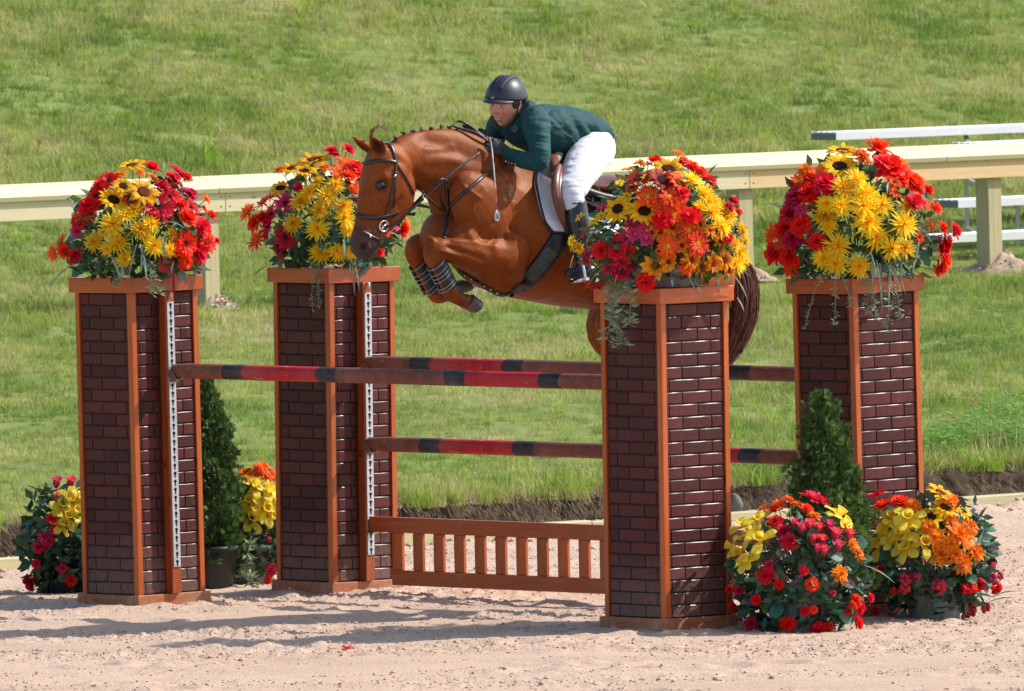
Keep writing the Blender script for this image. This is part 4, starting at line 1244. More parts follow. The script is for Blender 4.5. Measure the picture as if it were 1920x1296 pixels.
flA = [(945, 45, 170, 'Sb'), (880, 190, 130, 'S'), (810, 290, 180, 'S'), (1025, 235, 190, 'Sb'), (1100, 140, 110, 'D'), (780, 150, 130, 'K'), (690, 260, 120, 'G'), (640, 340, 130, 'Gr'), (610, 395, 130, 'Gl'), (575, 450, 100, 'Kc'), (555, 505, 90, 'P'),
       (445, 580, 100, 'Gl'), (385, 665, 110, 'Gl'), (470, 655, 90, 'Gr'), (550, 690, 100, 'Kc'), (1080, 70, 110, 'Gr'), (1260, 80, 120, 'K'), (1315, 135, 90, 'Kc'), (1225, 150, 120, 'Kc'), (1205, 240, 170, 'K'), (1130, 340, 190, 'K'), (1345, 260, 110, 'Kc'),
       (1370, 335, 110, 'G'), (1330, 420, 120, 'Gr'), (1470, 285, 80, 'Or'), (1450, 350, 70, 'Or'), (1500, 410, 90, 'Gr'), (1430, 480, 120, 'Gr'), (1320, 600, 170, 'G'), (1395, 660, 150, 'Gr'), (1480, 590, 130, 'G'), (1540, 585, 60, 'Gr'), (1320, 725, 100, 'Gr'),
       (1500, 540, 70, 'Gl'), (1260, 640, 90, 'Gr'), (1290, 330, 90, 'Kc'), (930, 285, 90, 'M'), (720, 200, 100, 'Gr'), (860, 110, 80, 'O'), (1000, 95, 80, 'O'), (1160, 200, 90, 'Kc'),
       (800, 465, 170, 'Y'), (890, 400, 140, 'Y'), (955, 360, 130, 'Y'), (1000, 500, 140, 'Y'), (1075, 460, 130, 'Y'), (850, 590, 150, 'Y'), (670, 590, 130, 'Y'), (890, 705, 130, 'Y'), (1100, 620, 150, 'Y'), (1210, 640, 110, 'Y'), (1225, 530, 90, 'Y'), (760, 640, 90, 'Y'), (1040, 560, 80, 'Y'), (740, 520, 80, 'Y')]
blA = [(560, 330, 500, 290, .012, .5), (570, 370, 500, 340, .01, .5), (590, 730, 430, 890, .014, .6), (980, 600, 930, 830, .016, .6), (1000, 600, 1045, 830, .02, .4), (1020, 610, 1010, 800, .012, .5), (970, 480, 1050, 400, .013, .9), (1160, 450, 1300, 500, .02, .8), (1160, 470, 1290, 530, .014, .8),
       (1310, 470, 1430, 440, .01, .4), (1480, 460, 1590, 480, .01, .5), (1420, 260, 1500, 240, .01, .4), (1160, 560, 1160, 700, .012, .5), (1230, 720, 1210, 810, .012, .5), (800, 690, 860, 830, .02, .5), (1090, 750, 1110, 840, .008, .5), (880, 730, 880, 830, .012, .5), (1165, 40, 1165, 110, .006, .1)]
bouquet('flower_arrangement', 'sunflowers, yellow and crimson silk flowers above a small red flag', 'flower arrangement', tA, tA + Vector((0, 0, .19)), (.40, .36, .39), (0, 300), 3.812, flA, 46,
        ['dk', 'dk', 'eu', 'eu', 'te', 'ol', 'gr'], 420, 11, None, None, blA, [(1050, 740, .2, (.2, 0, 0), .035), (1120, 760, .18, (.1, 0, 0), .035), (860, 800, .08, (-.2, 0, 0), .03)], zmin=PH + .01)
flB = [(535, 150, 190, 'Sb'), (385, 205, 140, 'Sb'), (470, 225, 150, 'Sb'), (310, 340, 140, 'S'), (605, 200, 80, 'O'), (310, 215, 80, 'O'), (560, 295, 100, 'Y'), (680, 320, 130, 'Y'), (505, 370, 120, 'Y'), (620, 395, 140, 'Y'), (450, 430, 140, 'Y'), (570, 490, 130, 'Y'), (735, 460, 130, 'Y'), (740, 540, 140, 'Y'), (400, 575, 130, 'Y'),
       (565, 610, 150, 'Y'), (770, 620, 110, 'Y'), (575, 770, 140, 'Y'), (690, 770, 120, 'Y'), (785, 770, 90, 'Y'), (650, 100, 90, 'Gr'), (755, 85, 90, 'Gr'), (740, 160, 110, 'Gl'), (720, 215, 110, 'Gl'), (805, 205, 100, 'Gr'), (690, 240, 80, 'Gl'), (770, 265, 90, 'Gr'), (805, 340, 80, 'Or'), (815, 155, 50, 'Dy'), (840, 260, 90, 'Gr'), (840, 400, 90, 'Kc'),
       (90, 500, 110, 'Gl'), (195, 440, 110, 'Gl'), (250, 400, 100, 'Gl'), (150, 580, 110, 'Gr'), (155, 690, 130, 'Gl'), (200, 545, 90, 'Gr'), (345, 440, 130, 'P'), (250, 510, 120, 'P'), (235, 590, 130, 'P'), (225, 655, 110, 'P'), (350, 665, 130, 'K'), (305, 745, 100, 'K'), (425, 335, 60, 'Gr'),
       (1150, 560, 100, 'Gl'), (1120, 620, 100, 'Gr'), (1070, 690, 70, 'Do'), (970, 765, 70, 'Kc'), (1085, 600, 60, 'Pd'), (900, 300, 100, 'Gr'), (950, 450, 110, 'Y'), (900, 560, 110, 'Y'), (1000, 600, 100, 'Gr'), (880, 690, 110, 'Gr')]
blB = [(560, 260, 600, 240, .012, .4), (690, 400, 740, 350, .016, .9), (660, 450, 850, 410, .02, 1.0), (770, 390, 850, 420, .018, .8), (735, 680, 745, 800, .014, .4), (780, 800, 800, 1020, .014, .4), (800, 800, 830, 1000, .012, .4), (770, 830, 775, 900, .01, .3), (640, 210, 640, 160, .012, .1), (830, 280, 790, 310, .008, .5), (240, 850, 150, 930, .016, .6), (1080, 700, 1075, 810, .006, .4), (1100, 640, 1110, 740, .005, .4)]
bouquet('flower_arrangement', 'sunflowers, magenta and yellow silk flowers half hidden behind the horse\'s head', 'flower arrangement', tB, tB + Vector((0, 0, .22)), (.35, .33, .37), (440, 260), 3.6, flB, 40,
        ['dk', 'te', 'te', 'eu', 'ol', 'gr'], 380, 12, None, None, blB, [(560, 840, .28, (.1, 0, 0), .022), (600, 850, .2, (-.1, 0, 0), .022), (540, 850, .3, (0, 0, 0), .02)], zmin=PH + .01)
flC = [(690, 190, 170, 'S'), (385, 430, 140, 'S'), (545, 445, 160, 'S'), (510, 250, 130, 'M'), (655, 260, 150, 'M'), (755, 275, 140, 'Mo'), (565, 355, 125, 'Go'), (700, 360, 125, 'Go'), (720, 460, 130, 'Go'), (810, 560, 130, 'Go'), (685, 655, 120, 'Go'), (870, 640, 125, 'Go'), (635, 425, 100, 'Gl'), (830, 475, 95, 'Gr'), (800, 780, 95, 'Gl'), (650, 495, 110, 'Gr'), (745, 400, 90, 'Gl'), (770, 340, 80, 'Gr'),
       (830, 260, 120, 'Y'), (910, 345, 130, 'Y'), (940, 395, 130, 'Y'), (950, 450, 120, 'Y'), (1040, 480, 130, 'Y'), (1010, 535, 130, 'Y'), (1055, 440, 110, 'Y'), (880, 420, 90, 'Y'), (1130, 560, 110, 'Y'), (1145, 620, 100, 'Y'), (1120, 700, 130, 'Y'), (1100, 765, 130, 'Y'), (1150, 735, 100, 'Y'), (990, 420, 110, 'Y'), (1090, 640, 90, 'Y'),
       (640, 570, 100, 'D'), (715, 540, 95, 'D'), (880, 520, 95, 'D'), (985, 570, 100, 'D'), (1000, 625, 95, 'D'), (770, 650, 85, 'D'), (610, 770, 150, 'D'), (690, 750, 95, 'D'), (830, 735, 110, 'D'), (890, 785, 100, 'D'), (960, 760, 110, 'D'), (1030, 740, 120, 'D'), (1050, 800, 100, 'D'), (940, 560, 80, 'D'), (440, 350, 55, 'Dy'), (395, 270, 55, 'Dy'), (520, 150, 75, 'D'), (450, 190, 70, 'D'), (560, 160, 70, 'D'), (590, 570, 75, 'D'), (560, 240, 60, 'Dy'), (470, 255, 60, 'D'), (470, 300, 60, 'Mo'),
       (750, 90, 75, 'Do'), (790, 130, 80, 'Do'), (840, 155, 75, 'Do'), (880, 215, 80, 'Gr'), (925, 265, 90, 'Kc'), (610, 150, 85, 'Gr'), (830, 185, 80, 'Gr'), (770, 165, 70, 'Gr'), (1080, 390, 70, 'Gr'), (1055, 420, 60, 'Kc'), (1105, 455, 60, 'Gr'), (1050, 610, 60, 'Gr'),
       (390, 640, 100, 'Kd'), (440, 600, 95, 'Pd'), (350, 700, 100, 'Pd'), (445, 690, 90, 'Kd'), (410, 800, 110, 'Kd'), (550, 560, 90, 'Pd'), (480, 520, 90, 'Kd'), (585, 520, 85, 'Pd'), (285, 680, 90, 'Kc'), (185, 570, 85, 'Pd'), (195, 725, 95, 'Kd'), (285, 420, 65, 'Pd'), (240, 890, 110, 'Kd'), (550, 870, 100, 'Kc'), (335, 780, 85, 'Kd'), (310, 935, 60, 'Kd'), (410, 740, 90, 'Kd'), (480, 580, 80, 'Pd'), (380, 690, 90, 'Kc'), (560, 610, 80, 'Pd'),
       (155, 475, 60, 'Dy'), (240, 505, 65, 'Dy'), (105, 620, 65, 'Dy'), (155, 665, 70, 'Dy'), (285, 470, 60, 'Dy'), (120, 660, 60, 'Dy')]
blC = [(420, 510, 250, 640, .007, 1.0), (420, 520, 170, 695, .007, 1.0), (400, 530, 280, 660, .006, .9), (430, 540, 330, 600, .006, .8), (410, 540, 240, 600, .006, .9), (390, 500, 330, 520, .007, .6), (370, 750, 250, 900, .007, .8), (340, 740, 240, 840, .006, .7), (390, 820, 360, 960, .007, .4), (420, 840, 460, 960, .007, .4), (440, 840, 480, 940, .006, .4), (380, 860, 390, 980, .007, .4), (350, 840, 310, 920, .006, .5), (410, 850, 430, 980, .006, .4), (370, 830, 350, 950, .006, .4),
       (800, 820, 850, 940, .016, .5), (820, 830, 875, 920, .014, .5), (1070, 820, 1130, 940, .012, .5), (1090, 950, 1130, 1030, .01, .4), (985, 820, 980, 890, .01, .4), (710, 840, 715, 890, .014, .4), (1080, 780, 1140, 830, .01, .6), (640, 820, 600, 860, .012, .5)]
cA = tC + Vector((0, 0, .25))
bouquet('flower_arrangement', 'mound of orange, yellow and crimson silk flowers before the rider\'s boot', 'flower arrangement', tC, cA, (.42, .38, .40), (1040, 260), 3.24, flC, 60,
        ['dk', 'dk', 'gr', 'gr', 'ol', 'te'], 460, 13, (.19, .23, .11, M_tub), None, blC, [(380, 900, .36, (0, 0, 0), .05), (420, 900, .34, (.10, 0, 0), .055), (365, 930, .34, (.1, 0, 0), .05), (440, 880, .26, (.25, 0, 0), .05), (345, 900, .2, (-.1, 0, 0), .04)], fillmat=(0, 0, 1, 1, 3), zmin=PH + .06)
flD = [(430, 260, 150, 'Sb'), (415, 350, 170, 'S'), (215, 375, 100, 'O'), (535, 290, 110, 'O'), (630, 265, 150, 'Gr'), (770, 330, 80, 'Gl'), (700, 370, 160, 'Gr'), (185, 440, 110, 'Gl'), (240, 510, 120, 'Gr'), (330, 455, 120, 'Gr'), (290, 385, 90, 'Gl'), (550, 310, 80, 'Gl'), (175, 525, 110, 'Kc'), (130, 630, 100, 'Kc'), (195, 690, 110, 'Gr'), (110, 720, 110, 'Gr'), (150, 765, 100, 'Kc'),
       (285, 785, 90, 'Kc'), (25, 735, 100, 'Gl'), (60, 850, 120, 'Gr'), (140, 870, 110, 'Gr'), (135, 935, 90, 'Gl'), (85, 790, 90, 'Gl'), (255, 420, 80, 'Gr'), (150, 560, 80, 'Gr'), (190, 600, 80, 'Pd'), (730, 440, 80, 'Do'), (730, 500, 70, 'Do'), (830, 460, 130, 'Gr'), (870, 425, 80, 'Gl'), (920, 490, 70, 'Gr'), (840, 560, 90, 'Gr'), (900, 560, 80, 'Do'), (960, 595, 80, 'Gr'), (940, 690, 80, 'Do'),
       (1000, 710, 80, 'Gr'), (1075, 725, 80, 'Kc'), (875, 755, 60, 'Do'), (1040, 770, 80, 'Gl'), (990, 830, 110, 'Kc'), (1000, 890, 110, 'Gr'), (980, 945, 90, 'Gr'), (1020, 800, 80, 'Gr'), (660, 335, 90, 'Gr'), (770, 430, 80, 'Gr'), (780, 390, 80, 'Gr'),
       (515, 425, 120, 'Y'), (430, 475, 140, 'Y'), (565, 510, 140, 'Y'), (335, 570, 110, 'Y'), (425, 575, 130, 'Y'), (550, 580, 150, 'Y'), (655, 570, 130, 'Y'), (335, 640, 140, 'Y'), (575, 670, 170, 'Y'), (795, 590, 110, 'Y'), (780, 685, 160, 'Y'), (400, 805, 140, 'Y'), (620, 760, 140, 'Y'), (320, 880, 120, 'Y'), (390, 910, 130, 'Y'), (525, 920, 130, 'Y'), (710, 820, 130, 'Y'), (790, 820, 120, 'Y'), (350, 700, 90, 'Y'), (490, 400, 90, 'Y')]
blD = [(600, 860, 600, 1010, .013, .4), (570, 850, 560, 900, .01, .4), (620, 880, 640, 1020, .013, .4), (660, 870, 720, 1000, .013, .6), (680, 870, 745, 1050, .014, .5), (700, 900, 690, 1110, .012, .4), (720, 880, 770, 1050, .012, .5), (730, 870, 800, 950, .014, .7), (590, 840, 620, 960, .012, .4), (850, 690, 930, 820, .01, .8), (860, 780, 840, 900, .012, .5), (820, 850, 870, 890, .012, .7), (690, 450, 680, 520, .012, .4), (670, 590, 700, 560, .012, .6), (640, 900, 650, 1150, .01, .4), (540, 830, 530, 870, .01, .3), (760, 900, 760, 990, .012, .4), (840, 880, 820, 960, .01, .4), (280, 460, 330, 530, .008, .5)]
bouquet('flower_arrangement', 'sunflowers over many yellow silk flowers and red ones, in front of the bleacher', 'flower arrangement', tD, tD + Vector((0, 0, .24)), (.43, .38, .44), (1440, 200), 3.085, flD, 50,
        ['dk', 'dk', 'eu', 'ol', 'ol', 'te'], 440, 14, None, None, blD, [(380, 950, .34, (.05, 0, 0), .03), (370, 940, .25, (0, 0, 0), .03), (560, 1000, .26, (.15, 0, 0), .03), (600, 1010, .2, (.05, 0, 0), .03), (720, 1060, .26, (0, 0, 0), .04), (740, 1040, .2, (.1, 0, 0), .03), (370, 960, .38, (-.05, 0, 0), .02)], fillmat=(0, 0, 1, 3, 2), zmin=PH + .01)

# tubs of flowers on the sand
def ground_pt(u, v):
    p = on_z(u, v, 0.0); return Vector((p.x, p.y, floor_z(p.x, p.y) - .005))
b1 = ground_pt(1500, 1180)
flE = [(220, 700, 120, 'F'), (140, 720, 110, 'F'), (215, 785, 115, 'F'), (85, 810, 90, 'F'), (125, 840, 100, 'F'), (155, 885, 105, 'F'), (575, 670, 120, 'F'), (260, 720, 80, 'F'), (170, 750, 90, 'F'), (600, 700, 90, 'F'),
       (375, 715, 50, 'R'), (405, 735, 50, 'R'), (445, 722, 55, 'R'), (485, 735, 50, 'R'), (530, 725, 55, 'R'), (560, 765, 60, 'R'), (597, 732, 52, 'R'), (627, 765, 52, 'R'), (500, 792, 52, 'R'), (460, 785, 48, 'R'), (480, 828, 46, 'R'), (575, 820, 55, 'R'), (285, 700, 70, 'Kc'), (350, 790, 80, 'Kc'), (325, 745, 70, 'Kc'), (510, 840, 50, 'R'),
       (300, 620, 85, 'Or'), (345, 600, 80, 'Or'), (465, 590, 125, 'G'), (225, 638, 65, 'O'), (385, 620, 70, 'O'), (465, 670, 65, 'O'), (280, 650, 70, 'Gr'), (640, 800, 75, 'O'), (665, 840, 75, 'O'), (680, 865, 60, 'O'), (585, 940, 90, 'O'), (430, 640, 60, 'Gr'),
       (240, 950, 75, 'Kc'), (455, 990, 65, 'Gr'), (415, 925, 45, 'Gr'), (195, 1060, 45, 'Gr'), (340, 1165, 75, 'Gr'), (650, 1070, 85, 'B'), (670, 1095, 70, 'Gr'), (655, 1170, 85, 'Gr'), (480, 1195, 75, 'Gr'), (300, 990, 45, 'Gr'), (725, 1050, 45, 'Gr'), (620, 1110, 50, 'B'), (100, 1095, 65, 'Kc'), (75, 1010, 45, 'Kc'), (115, 1020, 45, 'Kc'), (545, 1030, 50, 'Bp'), (420, 1110, 45, 'Gr'), (460, 1105, 40, 'Gr'), (170, 1170, 60, 'Kc'), (250, 900, 45, 'Kc'), (130, 1150, 45, 'Kc'), (530, 1185, 50, 'Gr')]
bouquet('flower_tub', 'grey tub of daffodils, rosebuds and red blooms at the foot of the nearest pillar', 'flower tub', b1, b1 + Vector((0, 0, .31)), (.36, .31, .36), (1340, 700), 2.493, flE, 95,
        ['te', 'te', 'ro', 'ro', 'dk', 'gr', 'pu', 'eu'], 420, 21, (.13, .16, .26, M_tub), 'flower tubs round the jump', [(680, 900, 790, 970, .02, .4)], [], (.05, .095), (0, 0, 2, 2, 5), zmin=b1.z + .01)
b2 = ground_pt(1752, 1160)
flF = [(835, 680, 100, 'F'), (905, 680, 115, 'F'), (805, 740, 120, 'F'), (880, 750, 110, 'F'), (770, 810, 110, 'F'), (900, 815, 120, 'F'), (975, 800, 115, 'F'), (835, 785, 100, 'F'), (930, 740, 90, 'F'), (1010, 675, 125, 'S'), (1080, 630, 130, 'Sb'), (1055, 565, 140, 'Sb'), (1155, 640, 100, 'Sb'), (1110, 600, 90, 'O'), (1000, 720, 80, 'O'), (1100, 690, 90, 'O'),
       (1030, 770, 110, 'O'), (1145, 760, 140, 'O'), (1050, 850, 120, 'O'), (1155, 885, 115, 'O'), (1215, 840, 110, 'O'), (1190, 720, 90, 'O'), (1100, 800, 90, 'O'), (1120, 850, 90, 'O'), (760, 570, 90, 'G'), (790, 630, 85, 'Gr'), (870, 615, 90, 'Gr'), (930, 620, 80, 'O'), (760, 690, 60, 'Kc'), (830, 610, 60, 'Gr'),
       (890, 960, 75, 'Bp'), (890, 1005, 65, 'Bp'), (1050, 995, 85, 'Bp'), (1170, 1010, 65, 'B'), (1235, 990, 75, 'B'), (1310, 1000, 75, 'B'), (1295, 955, 60, 'Bp'), (1190, 1110, 75, 'Bp'), (1260, 1095, 65, 'Bp'), (1295, 900, 45, 'Bp'), (775, 920, 45, 'Kc'), (840, 1020, 45, 'B'), (760, 1110, 50, 'Kc'), (830, 1140, 60, 'Bp'), (945, 950, 55, 'Bp'), (1205, 1005, 60, 'B'), (1330, 950, 50, 'Bp')]
bouquet('flower_tub', 'grey tub of daffodils, sunflowers and orange dahlias, furthest from the horse', 'flower tub', b2, b2 + Vector((0, 0, .33)), (.33, .30, .37), (1340, 700), 2.493, flF, 85,
        ['dk', 'dk', 'te', 'pu', 'ro', 'gr'], 420, 22, (.13, .16, .26, M_tub), 'flower tubs round the jump', [(1280, 1040, 1400, 1010, .03, .3), (1270, 1060, 1380, 1040, .024, .3), (1225, 800, 1245, 740, .02, .2)], [], (.05, .095), (0, 0, 2, 2, 5), zmin=b2.z + .01)
b3 = ground_pt(120, 1112)
flG = [(170, 645, 55, 'R'), (238, 645, 55, 'R'), (175, 715, 42, 'R'), (205, 750, 120, 'F'), (240, 720, 110, 'F'), (200, 840, 100, 'F'), (265, 780, 95, 'F'), (280, 720, 90, 'F'), (220, 800, 90, 'F'), (150, 815, 55, 'Kc'), (165, 865, 50, 'Kc'), (115, 900, 75, 'Pd'), (130, 920, 60, 'Kc'), (90, 950, 60, 'Kc'), (75, 1030, 45, 'Kc'), (60, 1120, 85, 'Kc'), (110, 1150, 75, 'Gr'), (235, 1110, 60, 'Kc'), (30, 1110, 45, 'Kc'), (200, 1050, 45, 'Kc'), (330, 800, 100, 'F'), (350, 700, 90, 'F'), (340, 900, 80, 'Kc')]
bouquet('flower_tub', 'tub of yellow blooms and red rosebuds half hidden behind the pillar with the flag', 'flower tub', b3, b3 + Vector((0, 0, .30)), (.24, .24, .32), (40, 660), 2.592, flG, 48,
        ['dk', 'dk', 'dk', 'te', 'ro'], 380, 23, (.12, .14, .22, M_tubd), 'flower tubs round the jump', [], [], (.05, .09), (0, 0, 0, 2), zmin=b3.z + .01)
b4 = ground_pt(470, 1098)
flH = [(1130, 655, 115, 'F'), (1200, 680, 115, 'F'), (1110, 730, 100, 'F'), (1180, 760, 115, 'F'), (1120, 810, 115, 'F'), (1215, 800, 95, 'F'), (1240, 740, 90, 'F'), (1090, 590, 75, 'O'), (1170, 570, 90, 'Or'), (1185, 610, 90, 'Or'), (1145, 600, 65, 'Or'), (1210, 590, 70, 'Or'), (1100, 620, 50, 'O'), (1045, 515, 20, 'O'), (1000, 985, 50, 'Kc'), (1040, 985, 45, 'Kc'), (980, 1115, 70, 'Kc'), (1205, 1060, 65, 'Kc'), (1190, 1110, 60, 'Kc'), (1200, 910, 40, 'Bp'), (960, 1020, 40, 'Kc')]
bouquet('flower_tub', 'tub of lemon yellow lilies and orange red blooms right of the dark cedar', 'flower tub', b4, b4 + Vector((0, 0, .33)), (.24, .22, .35), (40, 660), 2.592, flH, 80,
        ['dk', 'dk', 'te', 'te', 'eu', 'ro'], 380, 24, (.12, .14, .22, M_tub), 'flower tubs round the jump', [], [(1120, 880, .3, (.1, 0, 0), .05), (1100, 900, .3, (0, 0, 0), .05)], (.045, .085), (0, 0, 0, 2), zmin=b4.z + .01)

# ------------------------------------------------------------------ cedars in pots
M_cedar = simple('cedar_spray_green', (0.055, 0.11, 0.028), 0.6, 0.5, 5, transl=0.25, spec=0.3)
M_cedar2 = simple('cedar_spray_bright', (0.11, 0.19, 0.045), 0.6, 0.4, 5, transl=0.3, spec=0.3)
M_bark = simple('cedar_bark', (0.10, 0.065, 0.045), 0.9, 0.3, 40, 0.5)
def cedar(label, base, rows, seed, h0, leaders=()):
    """rows: height, left and right reach in metres"""
    r = random.Random(seed); T = thing('potted_cedar', label, 'conifer', base, None, 'potted cedars beside the jump')
    tub_mesh(.11, .14, .24, M_tubd).build('pot', M_tubd, T, True)
    H = rows[-1][0]
    b = MB(); b.tube([(0, 0, .2), (0.01, 0, H * .5), (0, 0, H * .93)], [.02, .012, .004], 7); b.build('trunk', M_bark, T, True)
    fb = MB()
    def reach(z, sx):
        for (a, c) in zip(rows[:-1], rows[1:]):
            if a[0] <= z <= c[0]:
                f = (z - a[0]) / (c[0] - a[0]); return (a[1] * (1 - f) + c[1] * f, a[2] * (1 - f) + c[2] * f)
        return (0, 0)
    n = 0
    while n < 4200:
        z = r.uniform(rows[0][0], H); L_, R_ = reach(z, 0)
        if r.random() > (L_ + R_) / .36 + .12: continue
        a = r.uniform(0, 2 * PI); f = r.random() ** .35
        lob = .80 + .20 * math.sin(a * 5 + z * 13) + .15 * math.sin(z * 37 + a * 3)
        lob *= 1 + (.25 * r.random() if r.random() < .12 else 0); rx = (R_ if math.cos(a) > 0 else L_) * lob; ry = (L_ + R_) / 2 * lob
        p = Vector((math.cos(a) * rx * f, math.sin(a) * ry * f, z))
        out = Vector((math.cos(a), math.sin(a), r.uniform(.35, 1.6))).normalized()
        out = (out + Vector((r.gauss(0, .3), r.gauss(0, .3), r.gauss(0, .2)))).normalized()
        pl = out.cross(Vector((r.gauss(0, 1), r.gauss(0, 1), r.gauss(0, .3)))).normalized()
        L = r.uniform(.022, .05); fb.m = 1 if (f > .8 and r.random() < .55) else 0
        # flat fan of little scaly fingers
        for q in range(-2, 3):
            d = (out + pl * (q * .42)).normalized(); ll = L * (1 - .13 * abs(q)); s = pl * ll * .10 if q == 0 else (pl + out * (.4 * (-1 if q > 0 else 1))).normalized() * ll * .10
            fb.add([p - s * .5, p + d * ll * .55 - s, p + d * ll, p + d * ll * .55 + s], [(0, 1, 2, 3)])
        n += 1
    for (dx, dy, za, zb, wd) in leaders:          # separate leading shoots
        for q in range(90):
            f = r.random() ** 1.3; z = za + (zb - za) * f; a = r.uniform(0, 2 * PI); w_ = wd * (1 - f) * math.sqrt(r.random())
            p = Vector((dx + w_ * math.cos(a), dy + w_ * math.sin(a), z)); out = Vector((math.cos(a) * .6, math.sin(a) * .6, r.uniform(.6, 1.8))).normalized()
            pl = out.cross(Vector((r.gauss(0, 1), r.gauss(0, 1), .2))).normalized(); L = r.uniform(.02, .045); fb.m = 1 if r.random() < .6 else 0
            for k in range(-1, 2):
                d = (out + pl * (k * .45)).normalized(); ll = L * (1 - .15 * abs(k)); s = pl * ll * .10
                fb.add([p - s * .5, p + d * ll * .55 - s, p + d * ll, p + d * ll * .55 + s], [(0, 1, 2, 3)])
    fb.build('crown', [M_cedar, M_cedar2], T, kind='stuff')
    return T
cb = ground_pt(398, 1105); k_ = FPX / (cb.y - CAM_Y)
def cz(v, base): return z_at(base.x, base.y, v) - base.z
rows = [(cz(v, cb), (398 - l) / k_, (rt - 398) / k_) for v, l, rt in ((1060, 340, 442), (1020, 335, 456), (960, 338, 463), (900, 342, 452), (850, 348, 446), (800, 356, 442), (760, 366, 424), (725, 376, 402), (708, 388, 396))]
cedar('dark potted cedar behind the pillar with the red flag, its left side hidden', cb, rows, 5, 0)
cb = Vector((on_y(1555, 1100, .38).x, .38, 0)); k_ = FPX / (cb.y - CAM_Y)
rows = [(cz(v, cb), (1555 - l) / k_, (rt - 1555) / k_) for v, l, rt in ((1120, 1490, 1640), (1040, 1484, 1645), (980, 1478, 1640), (930, 1480, 1626), (880, 1488, 1606), (830, 1503, 1590), (790, 1510, 1575), (760, 1518, 1562), (738, 1532, 1552))]
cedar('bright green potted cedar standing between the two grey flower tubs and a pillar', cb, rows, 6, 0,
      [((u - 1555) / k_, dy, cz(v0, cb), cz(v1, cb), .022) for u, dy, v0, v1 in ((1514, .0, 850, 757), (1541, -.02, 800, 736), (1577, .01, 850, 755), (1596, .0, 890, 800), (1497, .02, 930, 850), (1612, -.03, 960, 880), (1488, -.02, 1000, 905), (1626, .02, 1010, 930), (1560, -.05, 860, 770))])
# ------------------------------------------------------------------ the horse
ALPHA = math.radians(36.0)
HO = Vector((0.25, 1.84, 0))                        # the horse's middle plane passes here
HD = Vector((-math.cos(ALPHA), -math.sin(ALPHA), 0))  # where it is going
LF = Vector((math.sin(ALPHA), -math.cos(ALPHA), 0))   # its left, the near side
UP = Vector((0, 0, 1))
KH = 361.0
def HP(u, v, lat=0.0): return on_plane(u, v, HO + LF * lat, LF)
def catmull(P, n=6):
    P = [Vector(p) for p in P]; out = []
    for i in range(len(P) - 1):
        p0 = P[max(i - 1, 0)]; p1 = P[i]; p2 = P[i + 1]; p3 = P[min(i + 2, len(P) - 1)]
        for k in range(n):
            t = k / n
            out.append(0.5 * ((2 * p1) + (p2 - p0) * t + (2 * p0 - 5 * p1 + 4 * p2 - p3) * t * t + (3 * p1 - p0 - 3 * p2 + p3) * t ** 3))
    out.append(P[-1]); return out
def catn(rows, n=4):
    """the same on tuples of numbers"""
    R = np.array(rows, float); out = []
    for i in range(len(R) - 1):
        p0 = R[max(i - 1, 0)]; p1 = R[i]; p2 = R[i + 1]; p3 = R[min(i + 2, len(R) - 1)]
        for k in range(n):
            t = k / n
            out.append(0.5 * ((2 * p1) + (p2 - p0) * t + (2 * p0 - 5 * p1 + 4 * p2 - p3) * t * t + (3 * p1 - p0 - 3 * p2 + p3) * t ** 3))
    out.append(R[-1]); return out
SA, CA = math.sin(ALPHA), math.cos(ALPHA)
def trunk(mb, rows, n=28, sub=3, ex=2.3, topn=0.0):
    """rows: two outline points of the picture, half width, squeeze of the first side: rings of one smooth body"""
    rows = catn(rows, sub); rings = []
    C = [((r[0] + r[2]) / 2, (r[1] + r[3]) / 2) for r in rows]
    for i, r in enumerate(rows):
        a = HP(r[0], r[1], r[6] if len(r) > 6 else 0); b = HP(r[2], r[3], r[6] if len(r) > 6 else 0)
        c = (a + b) / 2; A = (a - b) / 2; hw = r[4]; tn = r[5]
        # outline turned away from the picture plane also shows some of the width: take that off
        tx = C[min(i + 1, len(C) - 1)][0] - C[max(i - 1, 0)][0]; ty = C[min(i + 1, len(C) - 1)][1] - C[max(i - 1, 0)][1]
        l = math.hypot(tx, ty) + 1e-6; nx = abs(ty / l)
        e = math.hypot(r[0] - r[2], r[1] - r[3]) / 2 / KH
        w_ = hw * SA * nx
        k = math.sqrt(max(0.35 ** 2, 1 - min(1, (w_ / e)) ** 2)) if nx > .02 else 1
        A = A * k
        ring = []
        for j in range(n):
            th = 2 * PI * j / n; cs, sn = math.cos(th), math.sin(th)
            cc = math.copysign(abs(cs) ** (2 / ex), cs); s2 = math.copysign(abs(sn) ** (2 / ex), sn)
            ring.append(c + A * cc + LF * (hw * s2 * (1 - tn * max(0, cs) ** 1.5)))
        rings.append(ring)
    mb.loft(rings, True)
def limb(mb, rows, n=16, sub=4, flat=1.0):
    """rows: pixel x, pixel y, side offset, radius in pixels"""
    rows = catn(rows, sub); P = [HP(r[0], r[1], r[2]) for r in rows]; rings = []
    for i, p in enumerate(P):
        t = (P[min(i + 1, len(P) - 1)] - P[max(i - 1, 0)]).normalized()
        s = (LF - t * LF.dot(t)).normalized(); a = t.cross(s); R = rows[i][3] / KH
        rings.append([p + a * (R * math.cos(2 * PI * j / n)) + s * (R * flat * math.sin(2 * PI * j / n)) for j in range(n)])
    mb.loft(rings, True)
def blob(mb, u, v, lat, r, ax=None):
    """muscle: radii along heading, side, up"""
    mb.sphere(HP(u, v, lat), r, 20, 12, ax or (HD, LF, UP))
